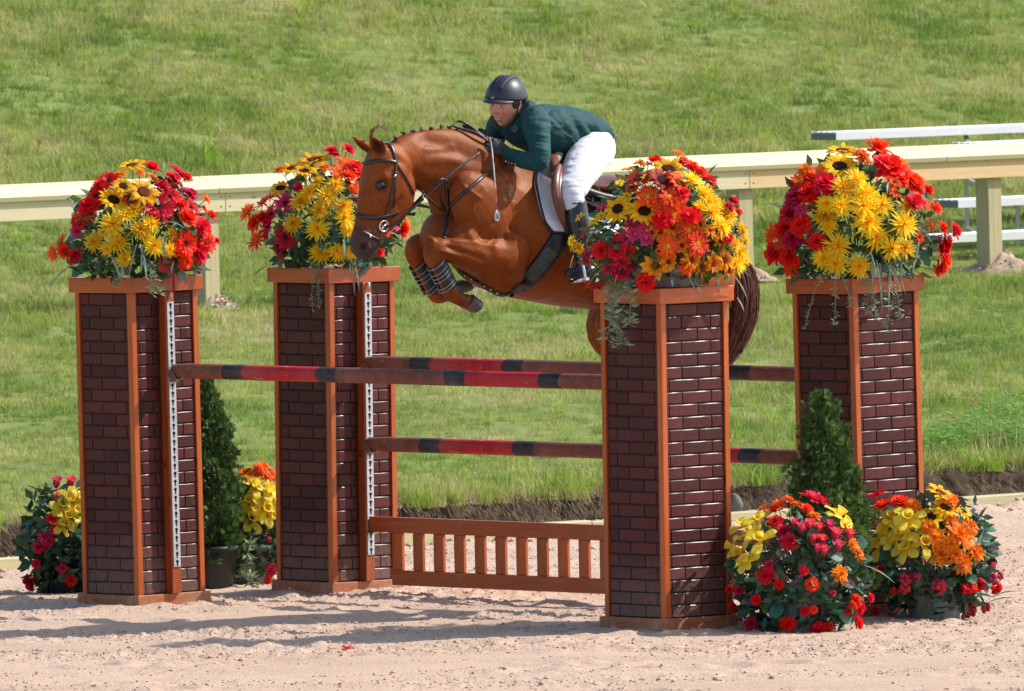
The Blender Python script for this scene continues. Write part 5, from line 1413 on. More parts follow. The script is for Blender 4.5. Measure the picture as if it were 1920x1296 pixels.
def fuse(mb, voxel, smooth, factor=0.5):
    """one continuous skin from overlapping volumes"""
    me = mb.mesh('tmp', [])
    bm = bmesh.new(); bm.from_mesh(me); bmesh.ops.recalc_face_normals(bm, faces=bm.faces); bm.to_mesh(me); bm.free()
    o = bpy.data.objects.new('tmp', me); COL.objects.link(o)
    r = o.modifiers.new('r', 'REMESH'); r.mode = 'VOXEL'; r.voxel_size = voxel; r.use_smooth_shade = True
    if smooth:
        s = o.modifiers.new('s', 'SMOOTH'); s.iterations = smooth; s.factor = factor
    dg = bpy.context.evaluated_depsgraph_get(); dg.update()
    res = bpy.data.meshes.new_from_object(o.evaluated_get(dg))
    bpy.data.objects.remove(o); bpy.data.meshes.remove(me)
    res.polygons.foreach_set('use_smooth', [True] * len(res.polygons))
    return res
def cos_(me):
    a = np.empty(len(me.vertices) * 3); me.vertices.foreach_get('co', a); return a.reshape(-1, 3)
def setco(me, a): me.vertices.foreach_set('co', a.ravel()); me.update()
def nrm_(me):
    a = np.empty(len(me.vertices) * 3); me.vertices.foreach_get('normal', a); return a.reshape(-1, 3)
def gauss(P, c, r): return np.exp(-((P - np.array(c)) ** 2).sum(1) / r ** 2)
def seg_dist(P, a, b):
    a, b = np.array(a), np.array(b); ab = b - a
    t = np.clip(((P - a) @ ab) / (ab @ ab), 0, 1); return np.linalg.norm(P - (a + t[:, None] * ab), axis=1)

hb_ = MB()
# barrel and quarters, from the tail forward, then up the neck
trunk(hb_, [(1352, 492, 1352, 520, .07, 0), (1345, 462, 1348, 560, .15, 0), (1318, 432, 1322, 600, .235, 0), (1270, 412, 1270, 612, .285, .1), (1210, 400, 1205, 600, .29, .15), (1140, 394, 1130, 584, .295, .2), (1080, 376, 1062, 578, .315, .25),
            (1020, 334, 1000, 570, .315, .35), (975, 292, 945, 557, .275, .6), (942, 264, 890, 535, .235, .6), (912, 251, 850, 490, .19, .5), (880, 244, 824, 425, .118, .4), (842, 240, 806, 376, .090, .4), (802, 242, 788, 358, .080, .35), (766, 249, 768, 346, .076, .3), (738, 262, 750, 335, .075, .2)], 30, 3)
# head, poll to muzzle
trunk(hb_, [(704, 272, 742, 268, .055, 0), (690, 288, 757, 284, .085, 0), (681, 312, 770, 306, .105, 0), (675, 342, 777, 340, .112, .1), (670, 372, 775, 377, .098, .15), (668, 402, 757, 409, .076, .1), (664, 424, 736, 428, .064, .05), (660, 441, 718, 445, .060, 0), (657, 456, 712, 460, .060, 0), (660, 470, 706, 473, .055, 0), (668, 481, 699, 483, .042, 0), (677, 487.5, 691, 487.5, .022, 0)], 26, 3)
# withers, shoulders, breast, forearm, stifle
for lat in (-1, 1):
    blob(hb_, 905, 400, lat * .165, (.16, .09, .26), (HD * .8 + UP * -.6, LF, UP * .8 + HD * .6))
    blob(hb_, 868, 455, lat * .15, (.11, .09, .13))
    blob(hb_, 940, 500, lat * .175, (.15, .09, .15))
    blob(hb_, 1270, 500, lat * .19, (.26, .12, .28))
    blob(hb_, 744, 352, lat * .07, (.085, .035, .10))          # cheek
blob(hb_, 838, 440, .0, (.12, .17, .13)); blob(hb_, 676, 462, 0, (.036, .052, .036)); blob(hb_, 697, 477, 0, (.030, .036, .020))
# near foreleg, folded
limb(hb_, [(938, 470, .13, 62), (930, 484, .16, 50), (900, 480, .17, 38), (866, 472, .175, 30), (838, 468, .165, 24), (818, 468, .16, 23), (814, 482, .16, 20), (821, 500, .16, 14.5), (829, 518, .16, 12), (838, 536, .16, 13), (846, 549, .16, 16), (855, 557, .16, 14), (866, 563, .16, 13), (876, 566, .16, 16)])
# off foreleg
for (u_k, v_k, l_k) in ((810, 460, .16), (774, 466, -.17)):
    blob(hb_, u_k, v_k, l_k, (.034, .046, .052), ((HD * .9 - UP * .35).normalized(), LF, (UP * .9 + HD * .35).normalized())); blob(hb_, u_k + 10, v_k + 14, l_k, (.045, .036, .03))
limb(hb_, [(905, 455, -.17, 58), (875, 455, -.17, 44), (838, 456, -.17, 32), (806, 457, -.17, 24), (784, 462, -.17, 23), (779, 478, -.17, 20), (787, 500, -.17, 14.5), (797, 520, -.17, 12), (808, 540, -.17, 12.5), (816, 552, -.17, 15), (828, 556, -.17, 13), (844, 548, -.17, 12), (856, 541, -.17, 14)])
# hind legs, drawn up behind the pillar
for lat, dx in ((.19, 0), (-.17, -18)):
    limb(hb_, [(1255 + dx, 500, lat, 95), (1200 + dx, 570, lat, 72), (1160 + dx, 618, lat, 46), (1180 + dx, 655, lat, 33), (1225 + dx, 680, lat, 23), (1258 + dx, 690, lat, 20), (1285 + dx, 675, lat, 16), (1312 + dx, 655, lat, 13), (1330 + dx, 642, lat, 16), (1338 + dx, 655, lat, 14), (1340 + dx, 668, lat, 16)])
# ears, cupped
def ear(mb, tip, bl_, br_, lat, open_dir):
    tip, bl_, br_ = HP(*tip, lat), HP(*bl_, lat), HP(*br_, lat)
    base = (bl_ + br_) / 2; ax = (tip - base); L = ax.length; ax.normalize()
    od = Vector(open_dir); od = (od - ax * od.dot(ax)).normalized(); sd = ax.cross(od)
    rings = []; w0 = (br_ - bl_).length / 2
    for f, w in ((-.12, .8), (0, .92), (.2, 1.0), (.45, .82), (.7, .5), (.88, .22), (1, .05)):
        c = base + ax * (L * f); R = w0 * w; r = []
        for k in range(9):
            a = PI * (-.62 + 1.24 * k / 8); r.append(c - od * (R * math.cos(a)) + sd * (R * math.sin(a)))
        dpt = .012 if f > .1 else R * .9
        for k in range(9):
            a = PI * (.62 - 1.24 * k / 8); R2 = max(R - .011, R * .3) if f > .1 else R * .4
            r.append(c - od * (R2 * math.cos(a)) + sd * (R2 * math.sin(a)))
        rings.append(r)
    mb.loft(rings, True)
ear(hb_, (694, 253), (700, 280), (724, 288), .06, (.05, -1, -.1))
ear(hb_, (655, 254), (684, 290), (702, 276), -.06, (-.75, -.55, .0))
me = fuse(hb_, 0.0068, 9, 0.5)
# relief of the skin: nostril, eye socket, jaw edge, tendon lines
P = cos_(me); N = nrm_(me)
bv0 = BVHTree.FromPolygons([tuple(p) for p in P], [tuple(f.vertices) for f in me.polygons])
def cast(u, v, bv=None):
    d = ray(u, v).normalized(); h = (bv or bv0).ray_cast(EYE + d * 60, d, 40)
    return (h[0], h[1]) if h[0] is not None else (None, None)
def mirror(p):
    d = (Vector(p) - HO).dot(LF); return Vector(p) - LF * (2 * d)
def hit(u, v): return cast(u, v)[0] or HP(u, v, .05)
def relief(c, r, amt, both=True):
    global P
    for q in ((c, mirror(c)) if both else (c,)): P = P + N * (amt * gauss(P, q, r))[:, None]
e_eye = hit(717, 347); e_nos = hit(682, 463)
relief(e_eye, .030, -.008); relief(hit(722, 331), .024, .011); relief(hit(708, 336), .016, .006); relief(hit(684, 452), .014, .006); relief(hit(691, 464), .012, .007); relief(hit(676, 470), .012, .005); relief(e_nos, .015, -.022)
relief(hit(745, 385), .02, -.004); relief(hit(716, 380), .035, -.008); relief(hit(700, 410), .05, -.006)
for (a, c, r, k) in (((850, 452), (925, 463), .014, .006), ((835, 475), (900, 500), .014, .005), ((840, 463), (905, 484), .012, -.006), ((800, 262), (905, 300), .05, -.010), ((770, 330), (850, 350), .035, -.008), ((915, 330), (868, 430), .03, -.009), ((970, 420), (905, 520), .035, -.008), ((925, 345), (880, 420), .04, .010), ((738, 368), (702, 400), .010, .005), ((728, 398), (752, 372), .014, -.005), ((748, 300), (800, 350), .022, -.006), ((860, 300), (800, 300), .03, .006), ((960, 330), (930, 470), .03, .007), ((880, 440), (930, 520), .02, .006), ((1000, 460), (985, 520), .03, -.005), ((905, 350), (885, 395), .008, .004), ((826, 470), (862, 480), .006, .004), ((850, 480), (905, 494), .005, .004), ((800, 280), (850, 275), .02, .005), ((724, 368), (706, 398), .0045, .0035), ((706, 398), (700, 420), .004, .003), ((895, 470), (925, 448), .005, .004), ((1000, 500), (1040, 545), .006, .003), ((985, 470), (1010, 520), .006, .003), ((778, 352), (792, 340), .006, -.005), ((784, 360), (800, 344), .006, -.004), ((770, 340), (784, 326), .006, -.003), ((945, 300), (925, 350), .012, -.006), ((870, 350), (900, 372), .010, .005), ((935, 540), (955, 515), .006, -.006), ((930, 410), (900, 440), .012, -.005), ((812, 450), (806, 476), .010, .004)):
    pa, pb = hit(*a), hit(*c); w = np.exp(-(seg_dist(P, pa, pb) / r) ** 2); P = P + N * (w * k * 1.35)[:, None]
    pa, pb = mirror(pa), mirror(pb); w = np.exp(-(seg_dist(P, pa, pb) / r) ** 2); P = P + N * (w * k)[:, None]
P = P + N * (0.0016 * fbm((P[:, 0] + P[:, 1]) * 9, P[:, 2] * 9 + P[:, 1] * 4, 44, 2))[:, None]
setco(me, P)
bv0 = BVHTree.FromPolygons([tuple(p) for p in P], [tuple(f.vertices) for f in me.polygons])
# darkened areas of the skin: muzzle, eye rims, ear insides, nostrils, mouth line
dark = np.zeros(len(P))
muz = np.array(HP(681, 480, 0)); d = np.linalg.norm(P - muz, axis=1)
dark = np.maximum(dark, np.clip((0.20 - d) / 0.10, 0, 1) * .97)
black = np.zeros(len(P))
for q in (e_eye, mirror(e_eye)): black = np.maximum(black, np.clip(1.25 - np.linalg.norm(P - np.array(q), axis=1) / .040, 0, .9))
for q in (e_nos, mirror(e_nos)): black = np.maximum(black, np.clip(1.9 - np.linalg.norm(P - np.array(q), axis=1) / .011, 0, 1))
black = np.maximum(black, .8 * np.clip(1.6 - seg_dist(P, HP(682, 484, .03), hit(706, 464)) / .004, 0, 1))
for (u, v, lat) in ((710, 274, .06), (686, 276, -.06)):
    c = np.array(HP(u, v, lat)); inside = np.clip((N @ np.array((.05, -1, -.1) if lat > 0 else (-.75, -.55, 0))) * 2.5 - 1, 0, 1); black = np.maximum(black, inside * np.clip(1.6 - np.linalg.norm(P - c, axis=1) / .036, 0, 1) * .85)
leg = np.zeros(len(P))
for (u, v, lat) in ((866, 563, .16), (844, 548, -.17), (1338, 660, .19), (1320, 660, -.17)):
    leg = np.maximum(leg, np.clip(1.3 - np.linalg.norm(P - np.array(HP(u, v, lat)), axis=1) / .06, 0, 1) * .55)
dark = np.maximum(dark, leg)
at = me.attributes.new('dark', 'FLOAT', 'POINT'); at.data.foreach_set('value', dark.astype(np.float32))
mark = np.zeros(len(P))
for (a, c, r, k) in (((948, 338), (958, 362), .030, .42), ((946, 374), (968, 378), .006, .75), ((985, 345), (975, 352), .016, .25)):
    mark = np.maximum(mark, k * np.exp(-(seg_dist(P, hit(*a), hit(*c)) / r) ** 2) * np.clip(.55 + .8 * fbm((P[:, 0] + P[:, 1]) * 40, P[:, 2] * 30, 12, 3), 0, 1))
at = me.attributes.new('mark', 'FLOAT', 'POINT'); at.data.foreach_set('value', mark.astype(np.float32))
at = me.attributes.new('black', 'FLOAT', 'POINT'); at.data.foreach_set('value', black.astype(np.float32))
M_coat, nt, bs = new_mat('chestnut_coat')
n1 = noise(nt, 4, 4, 0.6, coord='World'); n2 = noise(nt, 90, 4, 0.7, coord='World', stretch=(1, 1, .35)); n3 = noise(nt, 22, 3, 0.6, coord='World', stretch=(1, 1, .5))
c = ramp(nt, n1, [(0.3, (0.165, 0.034, 0.007)), (0.55, (0.235, 0.053, 0.010)), (0.75, (0.30, 0.076, 0.015))])
c = mixc(nt, 0.55, c, ramp(nt, n2, [(0.3, (0.52, 0.47, 0.42)), (0.7, (1.25, 1.25, 1.25))]), 'MULTIPLY')
aa = nt.nodes.new('ShaderNodeAttribute'); aa.attribute_name = 'dark'
c = mixc(nt, aa.outputs['Fac'], c, (0.052, 0.038, 0.036))
am_ = nt.nodes.new('ShaderNodeAttribute'); am_.attribute_name = 'mark'; c = mixc(nt, am_.outputs['Fac'], c, (0.50, 0.33, 0.25))
ab_ = nt.nodes.new('ShaderNodeAttribute'); ab_.attribute_name = 'black'; c = mixc(nt, ab_.outputs['Fac'], c, (0.010, 0.008, 0.008))
nt.links.new(c, bs.inputs['Base Color']); bs.inputs['Roughness'].default_value = 0.50; bs.inputs['Specular IOR Level'].default_value = 0.24; bs.inputs['Specular Tint'].default_value = (1.0, 0.66, 0.42, 1)
bs.inputs['Sheen Weight'].default_value = 0.0; bs.inputs['Sheen Tint'].default_value = (1, .7, .5, 1)
ad = nt.nodes.new('ShaderNodeMath'); ad.operation = 'ADD'; nt.links.new(n2, ad.inputs[0]); nt.links.new(n3, ad.inputs[1])
bump(nt, bs, ad.outputs[0], 0.35, 0.004)
me.materials.append(M_coat)
horse = thing('horse', 'chestnut horse with a plaited mane jumping over the striped poles with folded forelegs', 'horse', HO + UP * 1.0)
ho0 = HO + UP * 1.0
def place(mb_or_me, name, mats, parent, org, smooth=True, **props):
    if isinstance(mb_or_me, MB):
        mb_or_me.v = [tuple(Vector(p) - org) for p in mb_or_me.v]; return mb_or_me.build(name, mats, parent, smooth, **props)
    a = cos_(mb_or_me) - np.array(org); setco(mb_or_me, a); return link(mb_or_me, name, parent, **props)
place(me, 'body', None, horse, ho0)
M_eye = simple('dark_horse_eye', (0.012, 0.008, 0.006), 0.08, 0.2, 30, spec=0.7)
for q in (e_eye, mirror(e_eye)):
    s = 1 if (Vector(q) - HO).dot(LF) > 0 else -1
    b = MB(); b.sphere(Vector(q) - LF * (s * .013), (.029, .020, .024), 16, 10, (HD, LF, UP)); place(b, 'eye', M_eye, horse, ho0)
# hooves
M_hoof = simple('grey_brown_hoof', (0.095, 0.072, 0.060), 0.5, 0.3, 30, 0.2)
def hoof(c0, c1, t0, t1, lat):
    """coronet edge points, ground edge points in the picture"""
    a, b_, c, d = (HP(*q, lat) for q in (c0, c1, t0, t1)); mb = MB(); rings = []
    for f in (0, .12, .5, .88, 1):
        p, q = a.lerp(c, f), b_.lerp(d, f); ce = (p + q) / 2; A = (p - q) / 2; w = .046 + .016 * f
        if f == 1: A = A * .92; w *= .92
        rings.append([ce + A * math.cos(2 * PI * k / 20) + LF * (w * math.sin(2 * PI * k / 20)) for k in range(20)])
    mb.loft(rings, True); place(mb, 'hoof', M_hoof, horse, ho0)
hoof((886, 552), (871, 578), (898, 563), (888, 588), .16)
hoof((851, 530), (862, 553), (866, 524), (882, 545), -.17)
hoof((1352, 660), (1326, 668), (1356, 682), (1322, 690), .19); hoof((1334, 660), (1308, 668), (1338, 682), (1304, 690), -.17)
# plaited mane: a row of little knots on the crest
M_mane = simple('dark_chestnut_hair', (0.10, 0.028, 0.012), 0.5, 0.5, 60, 0.5)
rr = random.Random(9)
for (u, v) in ((741, 259), (757, 251), (773, 246), (791, 242.5), (808, 240), (825, 239), (842, 239.5), (857, 241), (872, 243), (886, 246)):
    b = MB(); c = HP(u, v, .004)
    for k in range(4): b.sphere(c + HD * rr.uniform(-.008, .008) + UP * rr.uniform(-.004, .008) + LF * rr.uniform(-.008, .012), (rr.uniform(.006, .009), .007, rr.uniform(.006, .010)), 7, 5, (HD, LF, UP))
    place(b, 'mane_knot', M_mane, horse, ho0)
M_flax = simple('red_brown_forelock', (0.20, 0.062, 0.02), 0.5, 0.4, 60, 0.3)
b = MB()
for k in range(26):
    j = lambda s: rr.gauss(0, s * 1.5)
    e = rr.random(); L_ = rr.uniform(.7, 1.05)
    pts = [(697 + j(2), 273, 0), (695 + j(2), 258 + j(1), 0), (698 + j(1.5), 245 + j(1.5), j(.008)), (708 + 3 * L_ + j(2), 235 + j(1.5), j(.012))]
    if e < .35: pts += [(722 * L_ + 715 * (1 - L_), 240 + j(2), j(.02)), (729 + j(3), 252 + j(4), j(.02))]
    P_ = catmull([HP(*q) for q in pts], 4); b.tube(P_, [.0015 * (1 - .75 * i / len(P_)) for i in range(len(P_))], 4)
place(b, 'forelock', M_flax, horse, ho0, kind='stuff')
# tail: a thick fall of hair streaming out and down
M_tail = simple('dark_red_tail_hair', (0.105, 0.027, 0.014), 0.42, 0.5, 40, 0.2, spec=0.6)
b = MB()
for k in range(420):
    a = rr.uniform(0, 2 * PI); q = math.sqrt(rr.random()); ox, oy = q * math.cos(a), q * math.sin(a)
    L_ = rr.uniform(.72, 1.0)
    g = [(1338, 462, 5, .02), (1362, 476, 12, .04), (1386, 500, 23, .06), (1396, 536, 27, .075), (1396, 580, 27, .08), (1388, 622, 24, .075), (1372, 662, 19, .06), (1352, 696, 11, .04)]
    pts = []
    n_ = max(4, int(round(L_ * len(g))))
    for i in range(n_):
        u, v, w_, lat = g[i]; wob = .12 * math.sin(i * 1.3 + k)
        pts.append(HP(u + (ox + wob) * w_, v - abs(ox) * 4 * (i < 4) , (oy + wob * .5) * lat))
    P_ = catmull(pts, 3); r0 = rr.uniform(.0022, .0042)
    b.tube(P_, [r0 * (1 - .7 * (i / (len(P_) - 1)) ** 2) for i in range(len(P_))], 4)
place(b, 'tail', M_tail, horse, ho0, kind='stuff')

# ------------------------------------------------------------------ tack
M_leath = simple('dark_brown_leather', (0.030, 0.018, 0.014), 0.38, 0.3, 40, 0.15)
M_leathb = simple('black_leather', (0.012, 0.012, 0.014), 0.38, 0.3, 40, 0.15)
M_saddle = simple('red_brown_saddle_leather', (0.155, 0.052, 0.030), 0.34, 0.3, 12, 0.1, coat=0.2)
M_steel = simple('bright_steel', (0.72, 0.72, 0.72), 0.22, 0.08, 40, metal=1.0)
M_padw = simple('white_quilted_cotton', (0.84, 0.83, 0.88), 0.85, 0.04, 60, 0.2)
M_navy = simple('navy_binding', (0.015, 0.018, 0.035), 0.6, 0.2, 30)
M_girth = simple('green_elastic_girth', (0.045, 0.065, 0.05), 0.7, 0.4, 60, 0.4)
M_fleece = simple('beige_pommel_padding', (0.34, 0.31, 0.23), 0.9, 0.2, 80, 0.5)
M_brass = simple('brass_stud', (0.60, 0.48, 0.22), 0.3, 0.1, 30, metal=1.0)
def strap(parent, org, name, mt, pts, wid, th=.004, both=False, off=.002, n=7, spread=None):
    """leather strap lying on the horse along a line of the picture"""
    R = catn([(p[0], p[1]) for p in pts], n); Q = []; NN = []
    for (u, v) in R:
        p, nn = cast(u, v)
        if p is None:
            for k in range(1, 9):
                for (du, dv) in ((k * 1.5, 0), (-k * 1.5, 0), (0, k * 1.5), (0, -k * 1.5)):
                    p, nn = cast(u + du, v + dv)
                    if p is not None: break
                if p is not None: break
        if p is None: p, nn = HP(u, v, .05), LF.copy()
        Q.append(Vector(p)); NN.append(Vector(nn))
    for _ in range(2):
        NN = [((NN[max(i - 1, 0)] + NN[i] + NN[min(i + 1, len(NN) - 1)]).normalized()) for i in range(len(NN))]
    Q = [q + nn * off for q, nn in zip(Q, NN)]
    for _ in range(1): Q = [Q[0]] + [(Q[i - 1] + Q[i] * 2 + Q[i + 1]) / 4 for i in range(1, len(Q) - 1)] + [Q[-1]]
    b = MB(); b.ribbon(Q, NN, wid, th); o = place(b, name, mt, parent, org)
    if both:
        Q2 = [mirror(q) for q in Q]; N2 = [nn - LF * (2 * nn.dot(LF)) for nn in NN]
        b = MB(); b.ribbon(list(reversed(Q2)), list(reversed(N2)), wid, th); place(b, name, mt, parent, org)
    return Q, NN
def free_strap(parent, org, name, mt, pts, r, n=6, ends=None):
    P_ = catmull([HP(*q) for q in pts], n); b = MB()
    nn = []
    for i in range(len(P_)):
        t = (P_[min(i + 1, len(P_) - 1)] - P_[max(i - 1, 0)]).normalized(); q = Vector((0, -1, 0)); nn.append((q - t * q.dot(t)).normalized())
    b.ribbon(P_, nn, r, .003); return place(b, name, mt, parent, org)
bo_ = HP(715, 380, 0)
br = thing('bridle', 'dark leather bridle with a steel bit ring and reins on the horse\'s head', 'bridle', bo_)
strap(br, bo_, 'headpiece', M_leath, [(716, 268), (729, 270), (737, 282), (741.5, 297), (742.5, 306)], .024, .005)
strap(br, bo_, 'cheekpiece', M_leath, [(742.5, 304), (741, 325), (737, 350), (731, 375), (724, 398), (721, 417)], .014, .005)
strap(br, bo_, 'cheek_strap', M_leath, [(741, 322), (741, 345), (739.5, 370), (738, 390)], .011, .005)
strap(br, bo_, 'browband', M_leath, [(743, 305), (730, 302), (715, 301.5), (700, 303.5), (684, 307)], .020, .006)
strap(br, bo_, 'throat_lash', M_leath, [(743, 307), (752, 320), (761, 335), (770, 352), (775, 364)], .012, .005)
strap(br, bo_, 'noseband', M_leath, [(669.5, 404), (682, 406.5), (698, 408), (716, 407.5), (732, 404), (746, 398)], .024, .007)
strap(br, bo_, 'flash_strap', M_leath, [(666, 429), (676, 433), (690, 440), (703, 447), (713, 450)], .017, .005)
def ringm(c, R, r, ax, ay, n=20, m=8):
    b = MB(); az = ax.cross(ay); rings = []
    for i in range(n + 1):
        a = 2 * PI * i / n; d = ax * math.cos(a) + ay * math.sin(a)
        rings.append([c + d * (R + r * math.cos(2 * PI * k / m)) + az * (r * math.sin(2 * PI * k / m)) for k in range(m)])
    b.loft(rings, False); return b
cbit = hit(720, 424) + Vector((0, -.012, 0))
place(ringm(cbit, .028, .0045, HD, UP), 'bit_ring', M_steel, br, bo_)
b = MB(); b.tube([cbit + HD * .012 - UP * .012, cbit - HD * .012 + UP * .01], .006, 8); b.tube([cbit, cbit - LF * .09], .007, 8); place(b, 'bit', M_steel, br, bo_)
cb2 = mirror(cbit); place(ringm(cb2, .028, .0045, HD, UP), 'bit_ring', M_steel, br, bo_)
for (u, v) in ((695, 443), (741, 330)):
    q = hit(u, v); b = MB(); b.box(q + Vector((0, -.008, 0)), HD * .007, LF * .004, UP * .008); place(b, 'buckle', M_steel, br, bo_)
# reins: near rein, off rein, and the loose bight over the neck
free_strap(br, bo_, 'rein', M_leath, [(723, 427, .10), (745, 416, .13), (771, 393, .15), (797, 370, .16), (828, 342, .175), (862, 313, .17), (900, 286, .15)], .014)
free_strap(br, bo_, 'rein', M_leath, [(745, 424, -.05), (775, 385, -.12), (815, 345, -.14), (860, 300, -.14), (900, 268, -.12)], .014)
strap(br, bo_, 'rein_stop', M_leathb, [(768, 391), (773, 396), (776, 401)], .02, .008)
b = MB(); b.tube(catmull([HP(*q) for q in ((912, 262, .05), (890, 243, .03), (872, 231, .02), (858, 228, .0), (850, 236, .01), (868, 242, .03), (895, 250, .06), (915, 266, .08))], 6), .0065, 8); place(b, 'rein_bight', M_leathb, br, bo_)
b = MB(); b.tube(catmull([HP(*q) for q in ((905, 262, -.03), (888, 247, -.02), (868, 236, -.01), (884, 240, .02), (910, 258, .05))], 6), .0065, 8); place(b, 'rein_bight', M_leathb, br, bo_)
go_ = HP(850, 400, 0)
bp = thing('breastplate', 'dark leather breastplate with a martingale across the horse\'s chest', 'breastplate', go_)
strap(bp, go_, 'shoulder_strap', M_leath, [(838, 398), (848, 384), (862, 369), (884, 350), (908, 330), (930, 318)], .020, .006, both=True)
strap(bp, go_, 'chest_strap', M_leath, [(836, 345), (839, 370), (838, 396), (835, 420), (833, 436), (832, 447)], .024, .006)
free_strap(bp, go_, 'martingale_strap', M_leath, [(836, 396, .13), (824, 390, .15), (810, 378, .16), (797, 367, .165), (791, 358, .16)], .014)
free_strap(bp, go_, 'martingale_strap', M_leath, [(836, 396, .10), (826, 376, .13), (826, 352, .16), (829, 341, .175)], .014)
free_strap(bp, go_, 'martingale_loop', M_leath, [(820, 344, .178), (828, 336.5, .182), (838, 341, .175), (840, 352, .165)], .016)
q = hit(912, 328); b = MB(); b.sphere(q + Vector((0, -.008, 0)), .012, 10, 8); place(b, 'brass_ring', M_brass, bp, go_)
q = HP(796, 369, .165); place(ringm(q, .011, .003, HD, UP), 'martingale_ring', M_steel, bp, go_)
strap(bp, go_, 'belly_strap', M_leathb, [(860, 507), (880, 519), (900, 531), (920, 543), (940, 552), (955, 550)], .030, .008)
for k in range(6):
    q = hit(872 + k * 12, 515 + k * 6.6); b = MB(); b.sphere(q + Vector((0, -.010, -.006)), .006, 8, 6); place(b, 'stud', M_brass, bp, go_)

so_ = HP(1080, 380, 0)
def drape(parent, org, name, mt, rows, ncol, off, th, smooth=3, border=None):
    """sheet laid on the horse: rows of the picture, each with its left and right end"""
    R = catn([(r[0], r[1], r[0] + r[3] if len(r) > 3 else r[0], r[2]) for r in rows], 3); G = []
    for (vl, l, vr, r_) in R:
        row = []
        for j in range(ncol + 1):
            u = l + (r_ - l) * j / ncol; v = vl + (vr - vl) * j / ncol; p, nn = cast(u, v)
            row.append((p, nn))
        G.append(row)
    nr = len(G); A = np.zeros((nr, ncol + 1, 3)); NN = np.zeros((nr, ncol + 1, 3))
    for i in range(nr):
        last = None
        for j in range(ncol + 1):
            p, nn = G[i][j]
            if p is None:
                vl, l, vr, r_ = R[i]; u = l + (r_ - l) * j / ncol; v = vl + (vr - vl) * j / ncol
                dd = (Vector(A[i - 1, j]) - HO).dot(LF) if i > 0 else .28
                p, nn = HP(u, v, dd), LF
            A[i, j] = p; NN[i, j] = nn
    for _ in range(smooth):
        B = A.copy(); B[1:-1, 1:-1] = (A[:-2, 1:-1] + A[2:, 1:-1] + A[1:-1, :-2] + A[1:-1, 2:] + 4 * A[1:-1, 1:-1]) / 8; A = B
        Nn = NN.copy(); Nn[1:-1, 1:-1] = (NN[:-2, 1:-1] + NN[2:, 1:-1] + NN[1:-1, :-2] + NN[1:-1, 2:]) / 4; NN = Nn
    NN /= np.linalg.norm(NN, axis=2, keepdims=True) + 1e-9
    lo = A + NN * (off - .004); hi = A + NN * (off + th); b = MB()
    edge = hi.copy()
    n = nr * (ncol + 1); b.v = [tuple(p) for p in hi.reshape(-1, 3)] + [tuple(p) for p in lo.reshape(-1, 3)]
    W = ncol + 1
    for i in range(nr - 1):
        for j in range(ncol): a = i * W + j; b.face(a, a + 1, a + W + 1, a + W); b.face(n + a, n + a + W, n + a + W + 1, n + a + 1)
    loop = [j for j in range(W)] + [i * W + ncol for i in range(1, nr)] + [(nr - 1) * W + j for j in range(ncol - 1, -1, -1)] + [i * W for i in range(nr - 2, 0, -1)]
    for k in range(len(loop)):
        a, c = loop[k], loop[(k + 1) % len(loop)]; b.face(a, n + a, n + c, c)
    o = place(b, name, mt, parent, org)
    return o, A, NN, hi
pad = thing('saddle_pad', 'white saddle pad with navy binding under the saddle', 'saddle pad', so_)
PADR = [(322, 1003, 1148, 76), (342, 1001, 1160, 62), (361, 1004, 1164, 52), (387, 1010, 1164, 34), (412, 1018, 1158, 20), (426, 1027, 1150, 12), (436, 1035, 1140, 6)]
_, A, NN, hi = drape(pad, so_, 'pad', M_padw, PADR, 26, .006, .012)
b = MB(); b.tube([Vector(p) for p in hi[:, 0]], .0065, 6); place(b, 'binding', M_navy, pad, so_)
b = MB(); b.tube([Vector(p) for p in hi[-1, :]], .0065, 6); place(b, 'binding', M_navy, pad, so_)
sad = thing('saddle', 'red brown leather jumping saddle with dark flap, girth and steel stirrup', 'saddle', so_)
drape(sad, so_, 'flap', M_leathb, [(338, 1036, 1128, 52), (356, 1032, 1140, 42), (374, 1034, 1142, 30), (394, 1040, 1138, 20), (415, 1048, 1128, 12), (436, 1056, 1115, 6), (450, 1064, 1100, 0)], 20, .026, .012)
def pipe(name, mt, pts, rads, n=5, parent=None, flat=1.0):
    P_ = catn([(p[0], p[1], p[2], r) for p, r in zip(pts, rads)], n); mb = MB(); Q = [HP(p[0], p[1], p[2]) for p in P_]
    rings = []
    for i, p in enumerate(Q):
        t = (Q[min(i + 1, len(Q) - 1)] - Q[max(i - 1, 0)]).normalized(); s = (LF - t * LF.dot(t)).normalized(); a = t.cross(s)
        R_ = P_[i][3]; rings.append([p + a * (R_ * math.cos(2 * PI * k / 12)) + s * (R_ * flat * math.sin(2 * PI * k / 12)) for k in range(12)])
    mb.loft(rings, True); return place(mb, name, mt, parent or sad, so_)
pipe('knee_roll', M_saddle, [(1049, 312, .24), (1043, 334, .30), (1042, 358, .335), (1047, 384, .345), (1054, 408, .345), (1060, 426, .34)], [.022, .027, .026, .024, .021, .012], flat=.8)
pipe('knee_roll', M_saddle, [(1051, 316, .25), (1049, 340, .31), (1048, 365, .345), (1053, 392, .355), (1060, 418, .35)], [.016, .02, .02, .018, .01], flat=.8)
pipe('pommel_arch', M_saddle, [(1040, 318, .23), (1037, 302, .15), (1037, 294, .05), (1037, 294, -.05), (1037, 302, -.15), (1040, 318, -.23)], [.024, .03, .032, .032, .03, .024])
pipe('pommel_padding', M_fleece, [(1034, 313, .17), (1040, 301, .13), (1047, 291, .09), (1051, 287, .05)], [.017, .024, .026, .016])
sm = MB(); rings = []
